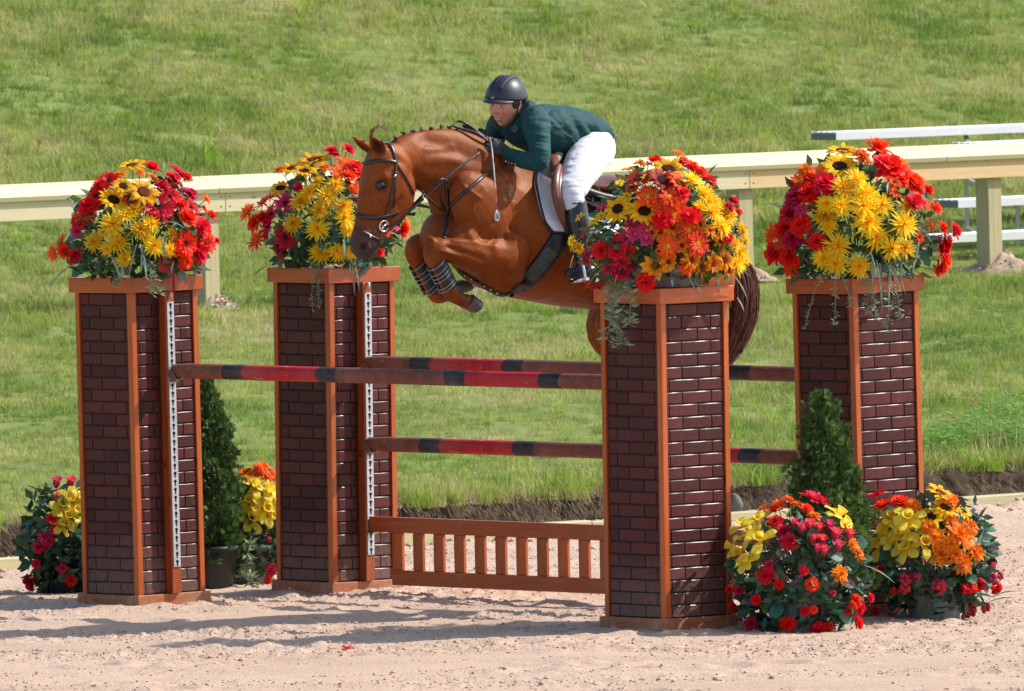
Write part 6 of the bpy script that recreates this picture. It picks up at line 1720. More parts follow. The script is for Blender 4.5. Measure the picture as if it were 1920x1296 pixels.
for (u, v, hw, th_) in catn([(1040, 306, .06, .03), (1058, 326, .085, .03), (1080, 342, .11, .03), (1105, 348, .145, .035), (1128, 346, .17, .045), (1146, 346, .165, .05), (1153, 354, .12, .035)], 3):
    c = HP(u, v, 0); rings.append([c + LF * (hw * math.cos(2 * PI * k / 20)) + UP * (th_ * math.sin(2 * PI * k / 20) - .25 * th_ * abs(math.cos(2 * PI * k / 20))) for k in range(20)])
sm.loft(rings, True); place(sm, 'seat', M_saddle, sad, so_)
sm = MB(); rings = []
for (u, v, hw, th_) in catn([(1060, 352, .12, .05), (1100, 368, .16, .05), (1130, 372, .17, .045), (1146, 372, .14, .03)], 3):
    c = HP(u, v, 0); rings.append([c + LF * (hw * math.cos(2 * PI * k / 20)) + UP * (th_ * math.sin(2 * PI * k / 20)) for k in range(20)])
sm.loft(rings, True); place(sm, 'seat_panel', M_leath, sad, so_)
strap(sad, so_, 'girth', M_leathb, [(1062, 428), (1050, 446), (1030, 476), (1008, 505), (985, 530), (960, 548)], .105, .010)
strap(sad, so_, 'girth_elastic', M_girth, [(1035, 468), (1020, 488), (1000, 512), (992, 521)], .080, .014)
# near stirrup
pipe('stirrup_leather', M_leathb, [(1078, 400, .36), (1080, 440, .37), (1082, 472, .375)], [.012, .012, .010], flat=.35)
b = MB()
c = lambda u, v, lat: HP(u, v, lat)
arch = catmull([c(1072, 526, .32), c(1070, 505, .325), c(1074, 484, .35), c(1083, 472, .385), c(1090, 488, .42), c(1095, 508, .445), c(1098, 523, .45)], 6)
b.tube(arch, .0078, 8); b.box((c(1072, 529, .32) + c(1098, 524, .45)) / 2, (c(1098, 524, .45) - c(1072, 529, .32)) / 2, HD * .024, UP * .008); place(b, 'stirrup_iron', M_steel, sad, so_)

# boots on the forelegs
M_boot = simple('dark_grey_tendon_boot', (0.018, 0.022, 0.028), 0.5, 0.3, 40, 0.2)
M_cord = simple('pale_elastic_strap', (0.36, 0.36, 0.36), 0.6, 0.1, 30)
def tendon_boot(label, path, lat, rad, fet):
    o0 = HP(path[1][0], path[1][1], lat); T = thing('tendon_boot', label, 'tendon boot', o0, None, 'boots on the horse\'s forelegs')
    P_ = [HP(u, v, lat) for u, v in path]; P2 = catmull(P_, 4); mb = MB(); rg = []
    def fr(i, L):
        t = (L[min(i + 1, len(L) - 1)] - L[max(i - 1, 0)]).normalized(); s = (LF - t * LF.dot(t)).normalized(); a = t.cross(s)
        back = a if a.dot(-HD) > 0 else -a
        return t, s, back
    for i, p in enumerate(P2):
        t, s, back = fr(i, P2); f = i / (len(P2) - 1); R_ = (rad[0] * (1 - f) + rad[1] * f) / KH
        out = []; inn = []
        for k in range(17):
            a = PI * (-.80 + 1.60 * k / 16); d = back * math.cos(a) + s * math.sin(a)
            out.append(p + d * (R_ + .010 + .006 * max(0, math.cos(a)))); inn.append(p + d * (R_ - .002))
        rg.append(out + list(reversed(inn)))
    mb.loft(rg, True); place(mb, 'shell', M_boot, T, o0)
    for k in range(6):
        i = int((.12 + .15 * k + (.03 if k > 2 else 0)) * (len(P2) - 1)); p = P2[min(i, len(P2) - 1)]; t, s, back = fr(min(i, len(P2) - 1), P2)
        R_ = (rad[0] + (rad[1] - rad[0]) * (i / (len(P2) - 1))) / KH + .0125; b = MB()
        pts = [p + (back * math.cos(a) + s * math.sin(a)) * R_ - t * (.012 * math.cos(a)) for a in [PI * (.1 + 1.6 * q / 16) for q in range(17)]]
        b.tube(pts, .0017, 6); place(b, 'strap', M_cord, T, o0)
    mb = MB(); mb.sphere(HP(*fet, lat), (.042, .04, .048), 14, 10, (HD, LF, UP)); place(mb, 'fetlock_cup', M_boot, T, o0)
tendon_boot('dark boot with pale straps on the foreleg nearer the rider\'s stirrup', [(817, 494), (829, 518), (840, 540)], .16, (15, 14.5), (851, 547))
tendon_boot('dark boot with pale straps on the off foreleg nearer the striped poles\' left ends', [(783, 494), (797, 520), (811, 546)], -.17, (15, 14), (818, 550))
# ------------------------------------------------------------------ the rider
M_skin, nt, bs = new_mat('sunburnt_skin')
n1 = noise(nt, 18, 4, 0.6, coord='World')
c = ramp(nt, n1, [(0.3, (0.70, 0.33, 0.24)), (0.7, (0.80, 0.42, 0.32))])
aa = nt.nodes.new('ShaderNodeAttribute'); aa.attribute_name = 'flush'; c = mixc(nt, aa.outputs['Fac'], c, (0.66, 0.17, 0.13))
nt.links.new(c, bs.inputs['Base Color']); bs.inputs['Roughness'].default_value = 0.45
bs.inputs['Subsurface Weight'].default_value = 0.08; bs.inputs['Subsurface Radius'].default_value = (0.01, 0.004, 0.002)
def cloth(name, col, rough, fold, fs, sheen=.2):
    mt, nt, bs = new_mat(name)
    n1 = noise(nt, 5, 3, 0.5, coord='World'); n2 = noise(nt, fs, 3, 0.5, coord='World', stretch=(.5, 1, 1.6)); n3 = noise(nt, 350, 2, 0.5, coord='World')
    nt.links.new(ramp(nt, n1, [(0.3, tuple(x * .82 for x in col)), (0.7, tuple(min(1, x * 1.12) for x in col))]), bs.inputs['Base Color'])
    bs.inputs['Roughness'].default_value = rough; bs.inputs['Sheen Weight'].default_value = sheen; bs.inputs['Specular IOR Level'].default_value = 0.3
    m1 = nt.nodes.new('ShaderNodeMath'); m1.operation = 'MULTIPLY_ADD'; nt.links.new(n3, m1.inputs[0]); m1.inputs[1].default_value = .06; nt.links.new(n2, m1.inputs[2])
    bump(nt, bs, m1.outputs[0], fold, 0.03); return mt
M_jacket = cloth('dark_green_jacket_cloth', (0.006, 0.058, 0.062), 0.75, .55, 16, sheen=.03)
M_breech = cloth('white_breeches_cloth', (0.68, 0.67, 0.73), 0.8, .4, 14)
M_shirt = cloth('chin_shaded_collar_cloth', (0.085, 0.10, 0.12), 0.8, .2, 30)  # shadow below the chin is put into this cloth colour
M_glove = simple('black_riding_glove', (0.022, 0.024, 0.028), 0.65, 0.3, 40, 0.3)
M_rboot = simple('dark_navy_riding_boot', (0.010, 0.013, 0.022), 0.33, 0.3, 12, 0.15, coat=0.15)
M_helm = simple('matt_navy_helmet_shell', (0.020, 0.026, 0.040), 0.42, 0.1, 20, spec=0.5)
M_helm2 = simple('helmet_centre_panel', (0.012, 0.016, 0.026), 0.6, 0.1, 20)
M_badge = simple('pale_helmet_badge', (0.45, 0.50, 0.55), 0.4, 0.1, 30)
M_hair = simple('dark_brown_hair', (0.055, 0.030, 0.018), 0.5, 0.5, 80, 0.4)
M_gold = simple('gold_scrunchie', (0.42, 0.30, 0.10), 0.6, 0.3, 60)
M_white_eye = simple('eye_white', (0.62, 0.58, 0.56), 0.25, 0.05, 30)
M_iris = simple('dark_iris', (0.04, 0.03, 0.025), 0.15, 0.2, 30)
M_lip = simple('lip', (0.42, 0.11, 0.10), 0.4, 0.15, 40)
M_teeth = simple('teeth', (0.55, 0.48, 0.44), 0.3, 0.05, 40)
M_brow = simple('eyebrow_hair', (0.20, 0.10, 0.06), 0.7, 0.3, 80)
ro = HP(1060, 300, 0)
rider = thing('person', 'rider in a dark green jacket, white breeches and navy helmet crouched over the horse', 'person', ro)

# head frame
HF = Vector((-0.53, -0.82, -0.20)).normalized()
HU = Vector((0.02, -0.20, 0.98)); HU = (HU - HF * HU.dot(HF)).normalized(); HU = (HU + HF.cross(HU) * 0.03).normalized()
HL = HU.cross(HF).normalized()
HC = HP(948, 194, -.02)
HS = 1.06
def hd(x, y, z): return HC + (HL * x + HF * y + HU * z) * HS
b = MB(); nu, nv = 56, 44; rows = []
V = []
for j in range(nv + 1):
    ph = PI * j / nv
    for i in range(nu):
        th = 2 * PI * i / nu
        V.append((math.sin(ph) * math.cos(th), math.sin(ph) * math.sin(th), math.cos(ph)))
V = np.array(V)
x, y, z = V[:, 0].copy(), V[:, 1].copy(), V[:, 2].copy()
X_ = x * .074; Y_ = y * .094; Z_ = z * .112
lo = np.clip(-z, 0, 1)
X_ *= 1 - .38 * lo ** 1.6; Y_ = Y_ * (1 - .10 * lo) + .016 * lo * np.clip(y + .2, 0, 1)
Y_ = np.where(y > 0, Y_ * (1 - .06 * np.clip(y, 0, 1)), Y_)
def g2(cx, cz, rx, rz): return np.exp(-((x - cx) / rx) ** 2 - ((z - cz) / rz) ** 2) * (y > 0)
Y_ += .024 * g2(0, -.17, .17, .13) + .014 * g2(0, .02, .13, .18) + .004 * g2(.14, -.22, .1, .09) + .004 * g2(-.14, -.22, .1, .09)
Y_ += -.011 * g2(.38, .07, .2, .1) - .011 * g2(-.38, .07, .2, .1) + .006 * g2(.36, .24, .28, .08) + .006 * g2(-.36, .24, .28, .08)
Y_ += .009 * g2(.5, -.22, .24, .18) + .009 * g2(-.5, -.22, .24, .18)
Y_ += .004 * g2(0, -.47, .26, .07) - .004 * g2(0, -.54, .3, .035) + .007 * g2(0, -.62, .22, .06) - .006 * g2(0, -.72, .3, .06) + .013 * g2(0, -.88, .3, .1)
Y_ += -.004 * g2(.3, -.4, .06, .2) - .004 * g2(-.3, -.4, .06, .2)
flush = np.clip(1.1 * (g2(.5, -.22, .3, .25) + g2(-.5, -.22, .3, .25)) + .9 * g2(0, -.2, .2, .14) + .3 * g2(0, -.9, .3, .1), 0, .75)
X_ *= HS; Y_ *= HS; Z_ *= HS
Pw = np.array(HC)[None] + X_[:, None] * np.array(HL) + Y_[:, None] * np.array(HF) + Z_[:, None] * np.array(HU)
b.v = [tuple(p) for p in Pw]
for j in range(nv):
    for i in range(nu):
        a = j * nu + i; c = j * nu + (i + 1) % nu
        b.face(a, a + nu, c + nu, c)
# neck, trunk, limbs under the clothes: one body with the head
nb = MB()
neck = [(hd(0, -.035, -.04), .052), (hd(0, -.055, -.09), .053), (HP(984, 222, 0), .058), (HP(1002, 232, 0), .085)]
Q = [p for p, _ in neck]; rings = []
for i, (p, R_) in enumerate(neck):
    t = (Q[min(i + 1, 3)] - Q[max(i - 1, 0)]).normalized(); s = (LF - t * LF.dot(t)).normalized(); a = t.cross(s); rings.append([p + (a * math.cos(2 * PI * k / 16) + s * math.sin(2 * PI * k / 16)) * R_ for k in range(16)])
b.loft(rings, True)
trunk(b, [(1125, 240, 1115, 264, .09, 0), (1105, 224, 1082, 278, .12, 0), (1060, 208, 1040, 280, .13, 0), (1015, 206, 985, 266, .15, 0), (992, 212, 966, 248, .11, 0)], 18, 2)
def arm(mb, rows, n=16, sub=5): limb(mb, rows, n, sub)
NEAR_ARM = [(1000, 226, .17), (1010, 262, .24), (1011, 303, .29), (980, 299, .22), (948, 287, .135)]
FAR_ARM = [(938, 230, -.17), (926, 252, -.24), (922, 285, -.27), (910, 276, -.19), (903, 266, -.09)]
arm(b, [(*p, r_) for p, r_ in zip(NEAR_ARM, (18, 15, 13, 12, 9))]); arm(b, [(*p, r_) for p, r_ in zip(FAR_ARM, (18, 15, 13, 12, 9))])
NEAR_LEG = [(1112, 272, .11), (1093, 318, .23), (1072, 366, .335), (1082, 420, .37), (1089, 470, .385), (1092, 492, .39)]
FAR_LEG = [(1060, 284, -.11), (1010, 330, -.25), (965, 374, -.335), (970, 425, -.36), (985, 475, -.375), (992, 492, -.38)]
for L_ in (NEAR_LEG, FAR_LEG): arm(b, [(*p, r_) for p, r_ in zip(L_, (22, 20, 16, 13, 10, 8))])
bodym = fuse(b, .0045, 2, .4)
# colour in the cheeks
Pb = cos_(bodym); rel = Pb - np.array(HC); xx = rel @ np.array(HL) / (.074 * HS); zz = rel @ np.array(HU) / (.112 * HS); yy = rel @ np.array(HF)
fl = np.where(yy > .03, np.exp(-((np.abs(xx) - .5) / .3) ** 2 - ((zz + .22) / .25) ** 2) + .9 * np.exp(-(xx / .2) ** 2 - ((zz + .2) / .14) ** 2), 0)
at = bodym.attributes.new('flush', 'FLOAT', 'POINT'); at.data.foreach_set('value', np.clip(fl * .75, 0, .75).astype(np.float32))
bodym.materials.append(M_skin); place(bodym, 'body', None, rider, ro)
# features
def face_pt(fx, fz, out=0.0):
    best = hd(fx * .074, .11, fz * .112)
    h = FBV.ray_cast(best + HF * .05, -HF, .2)
    return (h[0] + HF * out) if h[0] is not None else best
FBV = BVHTree.FromPolygons([tuple(p) for p in Pb], [tuple(f.vertices) for f in bodym.polygons])
for sx in (-.36, .36):
    p = face_pt(sx, .07, -.007); mb = MB(); mb.sphere(p, (.0125, .011, .0065), 12, 8, (HL, HF, HU)); e = place(mb, 'eye', M_white_eye, rider, ro)
    mb = MB(); mb.sphere(p + HF * .0082 - HU * .0005, (.0055, .0035, .0055), 10, 6, (HL, HF, HU)); place(mb, 'iris', M_iris, e, Vector((0, 0, 0)) + ro)
    mb = MB(); mb.tube([face_pt(sx * k1, .07 + k2, .001) for k1, k2 in ((.6, .06), (.85, .10), (1.1, .10), (1.4, .055))], [.0012, .002, .002, .001], 6); place(mb, 'eyelid', M_brow, rider, ro)
    mb = MB(); mb.tube([face_pt(sx * k1, k2, .002) for k1, k2 in ((.5, .27), (.8, .31), (1.2, .31), (1.6, .22))], [.0016, .0026, .0022, .001], 6); place(mb, 'eyebrow', M_brow, rider, ro)
mb = MB(); mb.tube([face_pt(k1, k2, .001) for k1, k2 in ((-.40, -.42), (-.2, -.47), (0, -.465), (.2, -.47), (.40, -.42))], [.0008, .0022, .0026, .0022, .0008], 8); place(mb, 'upper_lip', M_lip, rider, ro)
mb = MB(); mb.tube([face_pt(k1, k2, .001) for k1, k2 in ((-.40, -.43), (-.2, -.585), (0, -.63), (.2, -.585), (.40, -.43))], [.0008, .0024, .0030, .0024, .0008], 8); place(mb, 'lower_lip', M_lip, rider, ro)
mb = MB(); mb.tube([face_pt(k1, k2, .0005) for k1, k2 in ((-.32, -.45), (-.16, -.53), (0, -.55), (.16, -.53), (.32, -.45))], [.0008, .0036, .0042, .0036, .0008], 8); place(mb, 'teeth', M_teeth, rider, ro)
for sx in (-1, 1):
    mb = MB(); rings = []
    for k in range(9):
        a = 2 * PI * k / 8
        rings.append([hd(sx * (.070 + .006 * math.cos(2 * PI * q / 8)), -.008 + (.016 + .004 * math.sin(2 * PI * q / 8)) * math.cos(a), -.012 + (.028 + .004 * math.sin(2 * PI * q / 8)) * math.sin(a)) for q in range(8)])
    mb.loft(rings, False); mb.sphere(hd(sx * .068, -.006, -.012), (.006, .014, .024), 10, 8, (HL, HF, HU)); place(mb, 'ear', M_skin, rider, ro)
# hair gathered under the back of the helmet
mb = MB()
mb.sphere(hd(0, -.052, -.02), (.070, .05, .06), 20, 14, (HL, HF, HU)); mb.sphere(hd(0, -.085, -.055), (.034, .03, .034), 16, 10, (HL, HF, HU))
for sx in (-1, 1): mb.sphere(hd(sx * .068, .018, .015), (.010, .03, .035), 12, 8, (HL, HF, HU))
hr = place(mb, 'hair', M_hair, rider, ro)
mb = MB(); mb.sphere(hd(.062, -.055, -.045), (.012, .014, .022), 10, 8, (HL, HF, HU)); place(mb, 'hair_band', M_gold, rider, ro)
# helmet
def helmet_shell(nm, mt, rx, ry, rz, zfun, th, rng=(0, 2 * PI), lift=0.0):
    mb = MB(); nu, nv = 48, 16; top = []; 
    a0, a1 = rng; closed = abs(a1 - a0 - 2 * PI) < 1e-6
    R_ = []
    for j in range(nv + 1):
        row = []
        for i in range(nu if closed else nu + 1):
            a = a0 + (a1 - a0) * i / nu
            zb = zfun(a); phb = math.acos(max(-1, min(1, zb / rz))); ph = .02 + (phb - .02) * j / nv
            fl_ = 1 + (.05 if math.cos(a - PI / 2) < -.2 else 0) * (j / nv) ** 3
            row.append(hd((rx + lift) * math.sin(ph) * math.cos(a), -.006 + (ry + lift) * math.sin(ph) * math.sin(a) * fl_, .022 + (rz + lift) * math.cos(ph)))
        R_.append(row)
    inn = [[HC + HU * .02 + (p - HC - HU * .02) * (1 - th / .11) for p in r_] for r_ in reversed(R_)]
    mb.loft(R_ + inn, True, closed)
    return place(mb, nm, mt, rider, ro)
def hz(a):
    f = math.sin(a)      # 1 at the front
    return .012 + .018 * max(0, f) ** 2 - .030 * max(0, -f) ** 1.2 - .012 * (1 - abs(f))
hm = helmet_shell('helmet', M_helm, .097, .122, .116, hz, .010)
# peak
mb = MB(); R1 = []; 
for k in range(21):
    a = PI * (.5 + .36 * (k / 10 - 1)); f = math.cos((k / 10 - 1) * PI / 2) ** .7
    z = .022 + hz(a); x, y = .097 * math.cos(a), -.006 + .122 * math.sin(a)
    sc = .985 * math.sin(math.acos(hz(a) / .116)); x *= sc; y = -.006 + .122 * math.sin(a) * sc
    o = hd(x * (1 + .05 * f), y + .034 * f, z - .014 * f - .002)
    i_ = hd(x * .97, y * .97, z + .004); i2 = hd(x * .97, y * .97, z - .004)
    R1.append([i_, o + HU * .002, o - HU * .003, i2])
mb.loft(R1, True); place(mb, 'peak', M_helm, hm, ro)
# raised centre panel and vents
mb = MB(); R1 = []
for k in range(17):
    ph = math.radians(-52 + 104 * k / 16); w_ = .030 + .012 * math.cos(ph)
    rz, ry = .1185, .1245
    row = []
    for q in (-1, -.8, .8, 1):
        xx_ = q * w_; s_ = math.sqrt(max(0, 1 - (xx_ / .0985) ** 2)); e = .003 if abs(q) < 1 else -.003
        row.append(hd(xx_, -.006 + (ry + e) * math.sin(ph) * s_, .022 + (rz + e) * math.cos(ph) * s_))
    R1.append(row)
mb.loft(R1, True); place(mb, 'centre_panel', M_helm2, hm, ro)
for sx in (-.010, .010):
    for k in range(3):
        ph = math.radians(30 - 9 * k); mb = MB(); mb.box(hd(sx, -.006 + .1285 * math.sin(ph), .022 + .1225 * math.cos(ph)), HL * .006, (HF * math.cos(ph) - HU * math.sin(ph)) * .002, (HF * math.sin(ph) + HU * math.cos(ph)) * .001); place(mb, 'vent', M_leathb, hm, ro)
mb = MB(); ph = math.radians(74)
for k in range(4): mb.box(hd((k - 1.5) * .0052, -.006 + .1265 * math.sin(ph), .022 + .1205 * math.cos(ph)), HL * .0019, (-HF * math.cos(ph) + HU * math.sin(ph)) * (.004 if k % 2 else .003), HF * .0012)
place(mb, 'badge', M_badge, hm, ro)
# chin strap
for sx in (-1, 1):
    mb = MB(); mb.tube(catmull([hd(sx * .088, .012, .03), hd(sx * .080, .012, -.015), hd(sx * .064, .028, -.065), hd(sx * .036, .045, -.104), hd(0, .055, -.117)], 5), .0042, 8); place(mb, 'chin_strap', M_leathb, rider, ro)
    mb = MB(); mb.tube(catmull([hd(sx * .088, -.052, .01), hd(sx * .080, -.022, -.02), hd(sx * .068, .018, -.052)], 5), .0042, 8); place(mb, 'chin_strap', M_leathb, rider, ro)
# jacket: back, sleeves, collar, all one cloth
jb = MB()
trunk(jb, [(1131, 252, 1127, 268, .085, 0), (1132, 241, 1114, 281, .135, 0), (1121, 224, 1092, 290, .16, 0), (1096, 208, 1066, 298, .165, 0), (1062, 198, 1040, 297, .162, 0), (1030, 195, 1005, 288, .175, 0), (1008, 195, 975, 276, .185, 0), (992, 199, 957, 256, .15, 0), (982, 204, 962, 240, .09, 0)], 28, 4)
limb(jb, [(1008, 225, .15, 25), (1006, 240, .205, 27), (1011, 268, .255, 22), (1013, 295, .29, 20), (1008, 305, .29, 18), (985, 301, .235, 17), (965, 294, .18, 15), (947, 286.5, .135, 12.5)], 18, 5)
limb(jb, [(948, 226, -.14, 27), (938, 236, -.195, 26), (928, 258, -.245, 21), (922, 286, -.275, 19), (912, 278, -.20, 16), (904, 267, -.10, 12.5)], 18, 5)
blob(jb, 1002, 224, .14, (.075, .075, .07)); blob(jb, 952, 226, -.13, (.085, .075, .07)); blob(jb, 985, 238, 0, (.10, .15, .09))
jm = fuse(jb, .0058, 4, .5)
P = cos_(jm); N = nrm_(jm)
# drag folds: under the arm, at the elbow, across the waist
for (a, c, r_, k) in (((1040, 232), (1010, 226), .010, -.006), ((1052, 240), (1022, 222), .012, .006), ((1066, 252), (1030, 214), .011, -.006), ((1080, 262), (1050, 210), .013, .005), ((1096, 268), (1072, 218), .012, -.006), ((1112, 272), (1090, 232), .014, .006), ((1126, 270), (1104, 240), .012, -.006), ((1085, 280), (1062, 250), .010, .006), ((1136, 262), (1118, 236), .012, .006),
                      ((995, 250), (1025, 256), .009, .005), ((997, 262), (1028, 268), .008, -.005), ((998, 276), (1028, 282), .009, .005), ((990, 292), (1018, 312), .008, -.005), ((978, 290), (1002, 318), .008, .004), ((962, 284), (984, 304), .008, -.004), ((1000, 205), (1020, 198), .012, .005), ((1030, 206), (1044, 196), .010, -.004)):
    h0, h1 = (BVHTree.FromPolygons, None)
    pa = HP(a[0], a[1], .2); pc = HP(c[0], c[1], .2)
    # fold lines run through the cloth as seen from the near side
    u_ = ((P - np.array(EYE)) @ np.array(_r)) / ((P - np.array(EYE)) @ np.array(_F)) * FPX + 960; v_ = 648 - ((P - np.array(EYE)) @ np.array(_u)) / ((P - np.array(EYE)) @ np.array(_F)) * FPX
    d = seg_dist(np.stack([u_, v_], -1), a, c) / KH
    side = ((P - np.array(HO)) @ np.array(LF)) > -.05
    P = P + N * (k * np.exp(-(d / r_) ** 2) * side)[:, None]
P = P + N * (.0025 * fbm(P[:, 0] * 16 + P[:, 1] * 8, P[:, 2] * 22, 71, 2))[:, None]
setco(jm, P); jm.materials.append(M_jacket)
jk = place(jm, 'jacket', None, rider, ro)
# stand collar, lapels and the stock, its cloth darkened for the chin's shadow
mb = MB(); R1 = []
cc = HP(985, 213, 0); tn = (hd(0, -.05, -.08) - HP(1002, 232, 0)).normalized(); s1 = (LF - tn * LF.dot(tn)).normalized(); a1 = tn.cross(s1)
for k in range(25):
    a = 2 * PI * k / 24; d = a1 * math.cos(a) + s1 * math.sin(a)
    R1.append([cc + d * .074 - tn * .03, cc + d * .072 + tn * .024, cc + d * .064 + tn * .022, cc + d * .066 - tn * .03])
mb.loft(R1, False); place(mb, 'collar', M_jacket, jk, ro)
mb = MB(); R1 = []
for k in range(25):
    a = 2 * PI * k / 24; d = a1 * math.cos(a) + s1 * math.sin(a); c_ = cc + tn * .018
    R1.append([c_ + d * .062 - tn * .03, c_ + d * .061 + tn * .022, c_ + d * .056 + tn * .02, c_ + d * .057 - tn * .03])
mb.loft(R1, False); place(mb, 'stock_collar', M_shirt, rider, ro)
for (pts) in (((957, 239), (966, 233), (972, 240), (968, 249), (960, 247)),):
    JBV = BVHTree.FromPolygons([tuple(p) for p in P], [tuple(f.vertices) for f in jm.polygons]) if 'JBV' not in globals() else JBV
    q = []
    for (u, v) in pts:
        p_, n_ = cast(u, v, JBV); q.append((p_ + Vector((0, -.012, 0))) if p_ is not None else HP(u, v, .1))
    mb = MB(); k = len(q); mb.v = [tuple(p_) for p_ in q] + [tuple(p_ + Vector((0, .008, 0))) for p_ in q]; mb.face(*range(k)); mb.face(*[k + i for i in reversed(range(k))])
    for i in range(k): j = (i + 1) % k; mb.face(i, k + i, k + j, j)
    place(mb, 'neck_stock', M_shirt, rider, ro, False)
for k in range(4):
    p_, n_ = cast(948 + k * 6, 303 + k * 1.6, JBV)
    if p_ is None: p_ = HP(948 + k * 6, 303, .2)
    mb = MB(); mb.sphere(p_ + Vector((0, -.004, 0)), .0048, 8, 6); place(mb, 'cuff_button', M_steel, jk, ro)
# breeches
bb = MB()
trunk(bb, [(1134, 260, 1130, 284, .085, 0), (1130, 247, 1114, 300, .135, 0), (1118, 240, 1090, 298, .15, 0), (1095, 240, 1076, 285, .13, 0)], 24, 3)
limb(bb, [(1113, 276, .07, 44), (1104, 292, .14, 41), (1089, 320, .23, 35), (1077, 345, .30, 30), (1070, 362, .335, 26), (1074, 378, .35, 23), (1078, 392, .36, 20)], 22, 4)
limb(bb, [(1075, 280, -.09, 50), (1045, 305, -.17, 44), (1010, 335, -.26, 36), (972, 368, -.335, 27), (970, 385, -.35, 22)], 22, 4)
bm_ = fuse(bb, .006, 5, .5); P = cos_(bm_); N = nrm_(bm_); P = P + N * (.0022 * fbm(P[:, 0] * 12 + P[:, 2] * 22, P[:, 1] * 10 + P[:, 2] * 9, 73, 2))[:, None]; 
u_ = ((P - np.array(EYE)) @ np.array(_r)) / ((P - np.array(EYE)) @ np.array(_F)) * FPX + 960; v_ = 648 - ((P - np.array(EYE)) @ np.array(_u)) / ((P - np.array(EYE)) @ np.array(_F)) * FPX
for (a, c, r_, k) in (((1052, 352), (1100, 350), .006, -.006), ((1054, 340), (1105, 335), .007, .005), ((1058, 326), (1112, 318), .007, -.005), ((1064, 312), (1120, 300), .008, .005), ((1072, 300), (1130, 284), .008, -.005), ((1084, 290), (1140, 270), .009, .005), ((1056, 366), (1096, 366), .005, -.005), ((1058, 374), (1096, 376), .005, .004)):
    d = seg_dist(np.stack([u_, v_], -1), a, c) / KH; P = P + N * (.6 * k * np.exp(-(d / r_) ** 2) * (((P - np.array(HO)) @ np.array(LF)) > 0))[:, None]
setco(bm_, P)
bm_.materials.append(M_breech); place(bm_, 'breeches', None, rider, ro)
# boots
def tallboot(leg, foot):
    mb = MB(); limb(mb, leg, 18, 5); limb(mb, foot, 16, 4, .85); m_ = fuse(mb, .005, 3, .5); m_.materials.append(M_rboot); o = place(m_, 'riding_boot', None, rider, ro)
    u, v, lat, R_ = leg[0]; c_ = HP(u, v, lat); 
    q = ringm(c_, R_ / KH + .002, .004, HD, LF, 24, 6); place(q, 'boot_top', M_rboot, o, ro)
tallboot([(1077, 381, .352, 22.5), (1080, 396, .36, 22.5), (1083, 420, .37, 23), (1086, 445, .378, 19), (1089, 470, .385, 15), (1092, 490, .39, 13.5), (1096, 503, .395, 13)], [(1114, 507, .40, 10), (1102, 509, .398, 12), (1086, 511, .385, 12), (1070, 513, .37, 10.5), (1060, 514, .36, 7)])
tallboot([(970, 383, -.35, 22), (968, 420, -.365, 22), (975, 460, -.375, 16), (985, 490, -.38, 13)], [(1005, 500, -.38, 10), (985, 506, -.38, 12), (960, 510, -.375, 10), (950, 511, -.37, 7)])
# gloved hands closed on the reins: palm, four bent fingers, thumb
def glove(wr, kn, lat0, lat1, flip):
    w0 = HP(*wr, lat0); k0 = HP(*kn, lat1); d = (k0 - w0).normalized(); sd = (LF - d * LF.dot(d)).normalized() * flip; up_ = d.cross(sd) * (1 if (d.cross(sd)).z > 0 else -1)
    mb = MB(); mb.tube([w0 - d * .02, w0 + d * .012], [.030, .029], 14)
    mb.sphere(w0.lerp(k0, .55), (.046, .019, .040), 18, 12, (d, sd, up_))
    for k in range(4):
        base = k0 + up_ * (.030 - .020 * k) - d * .004; L_ = (.030, .033, .031, .025)[k]; r_ = (.0092, .0095, .0092, .0082)[k]
        p1 = base + d * L_ * .9 + sd * .004; p2 = p1 - sd * L_ * .95 + d * .002; p3 = p2 - d * L_ * .75 - sd * .003
        mb.tube([base, base.lerp(p1, .6), p1, p1.lerp(p2, .5) + d * .002, p2, p3], [r_ * 1.1, r_ * 1.05, r_ * 1.05, r_, r_, r_ * .8], 10)
    t0 = w0.lerp(k0, .30) + up_ * .030; mb.tube([t0, t0 + d * .022 + up_ * .014 - sd * .006, t0 + d * .050 + up_ * .010 - sd * .014, t0 + d * .066 + up_ * .002 - sd * .018], [.0125, .0115, .0105, .008], 10)
    m_ = fuse(mb, .0035, 1, .4); m_.materials.append(M_glove); place(m_, 'glove', None, rider, ro)
    return k0, d, sd, up_
k0, gd, gs_, gu = glove((945, 285), (922, 273), .13, .09, 1)
glove((906, 268), (898, 256), -.10, -.03, -1)
# whip
wo = HP(925, 300, .13)
wp = thing('riding_whip', 'thin grey riding whip hanging from the rider\'s glove with a pale looped flap', 'riding whip', wo)
M_whip = simple('grey_woven_whip', (0.32, 0.33, 0.34), 0.4, 0.3, 120)
b = MB(); P_ = catmull([HP(918, 258, .105), HP(922, 280, .12), HP(926, 320, .19), HP(929, 360, .235), HP(931, 396, .25)], 6); b.tube(P_, [.0055 - .002 * i / (len(P_) - 1) for i in range(len(P_))], 8); place(b, 'shaft', M_whip, wp, wo)
b = MB(); t0 = HP(931, 394, .25)
b.ribbon(catmull([t0, HP(928, 402, .252), HP(928, 411, .252), HP(931, 414, .25), HP(935, 411, .25), HP(935, 402, .25), t0], 4), [Vector((0, -1, 0))] * 25, .008, .003); b.tube([t0 - UP * .002, HP(931.5, 413, .25)], .0035, 6); place(b, 'flap', M_badge, wp, wo)

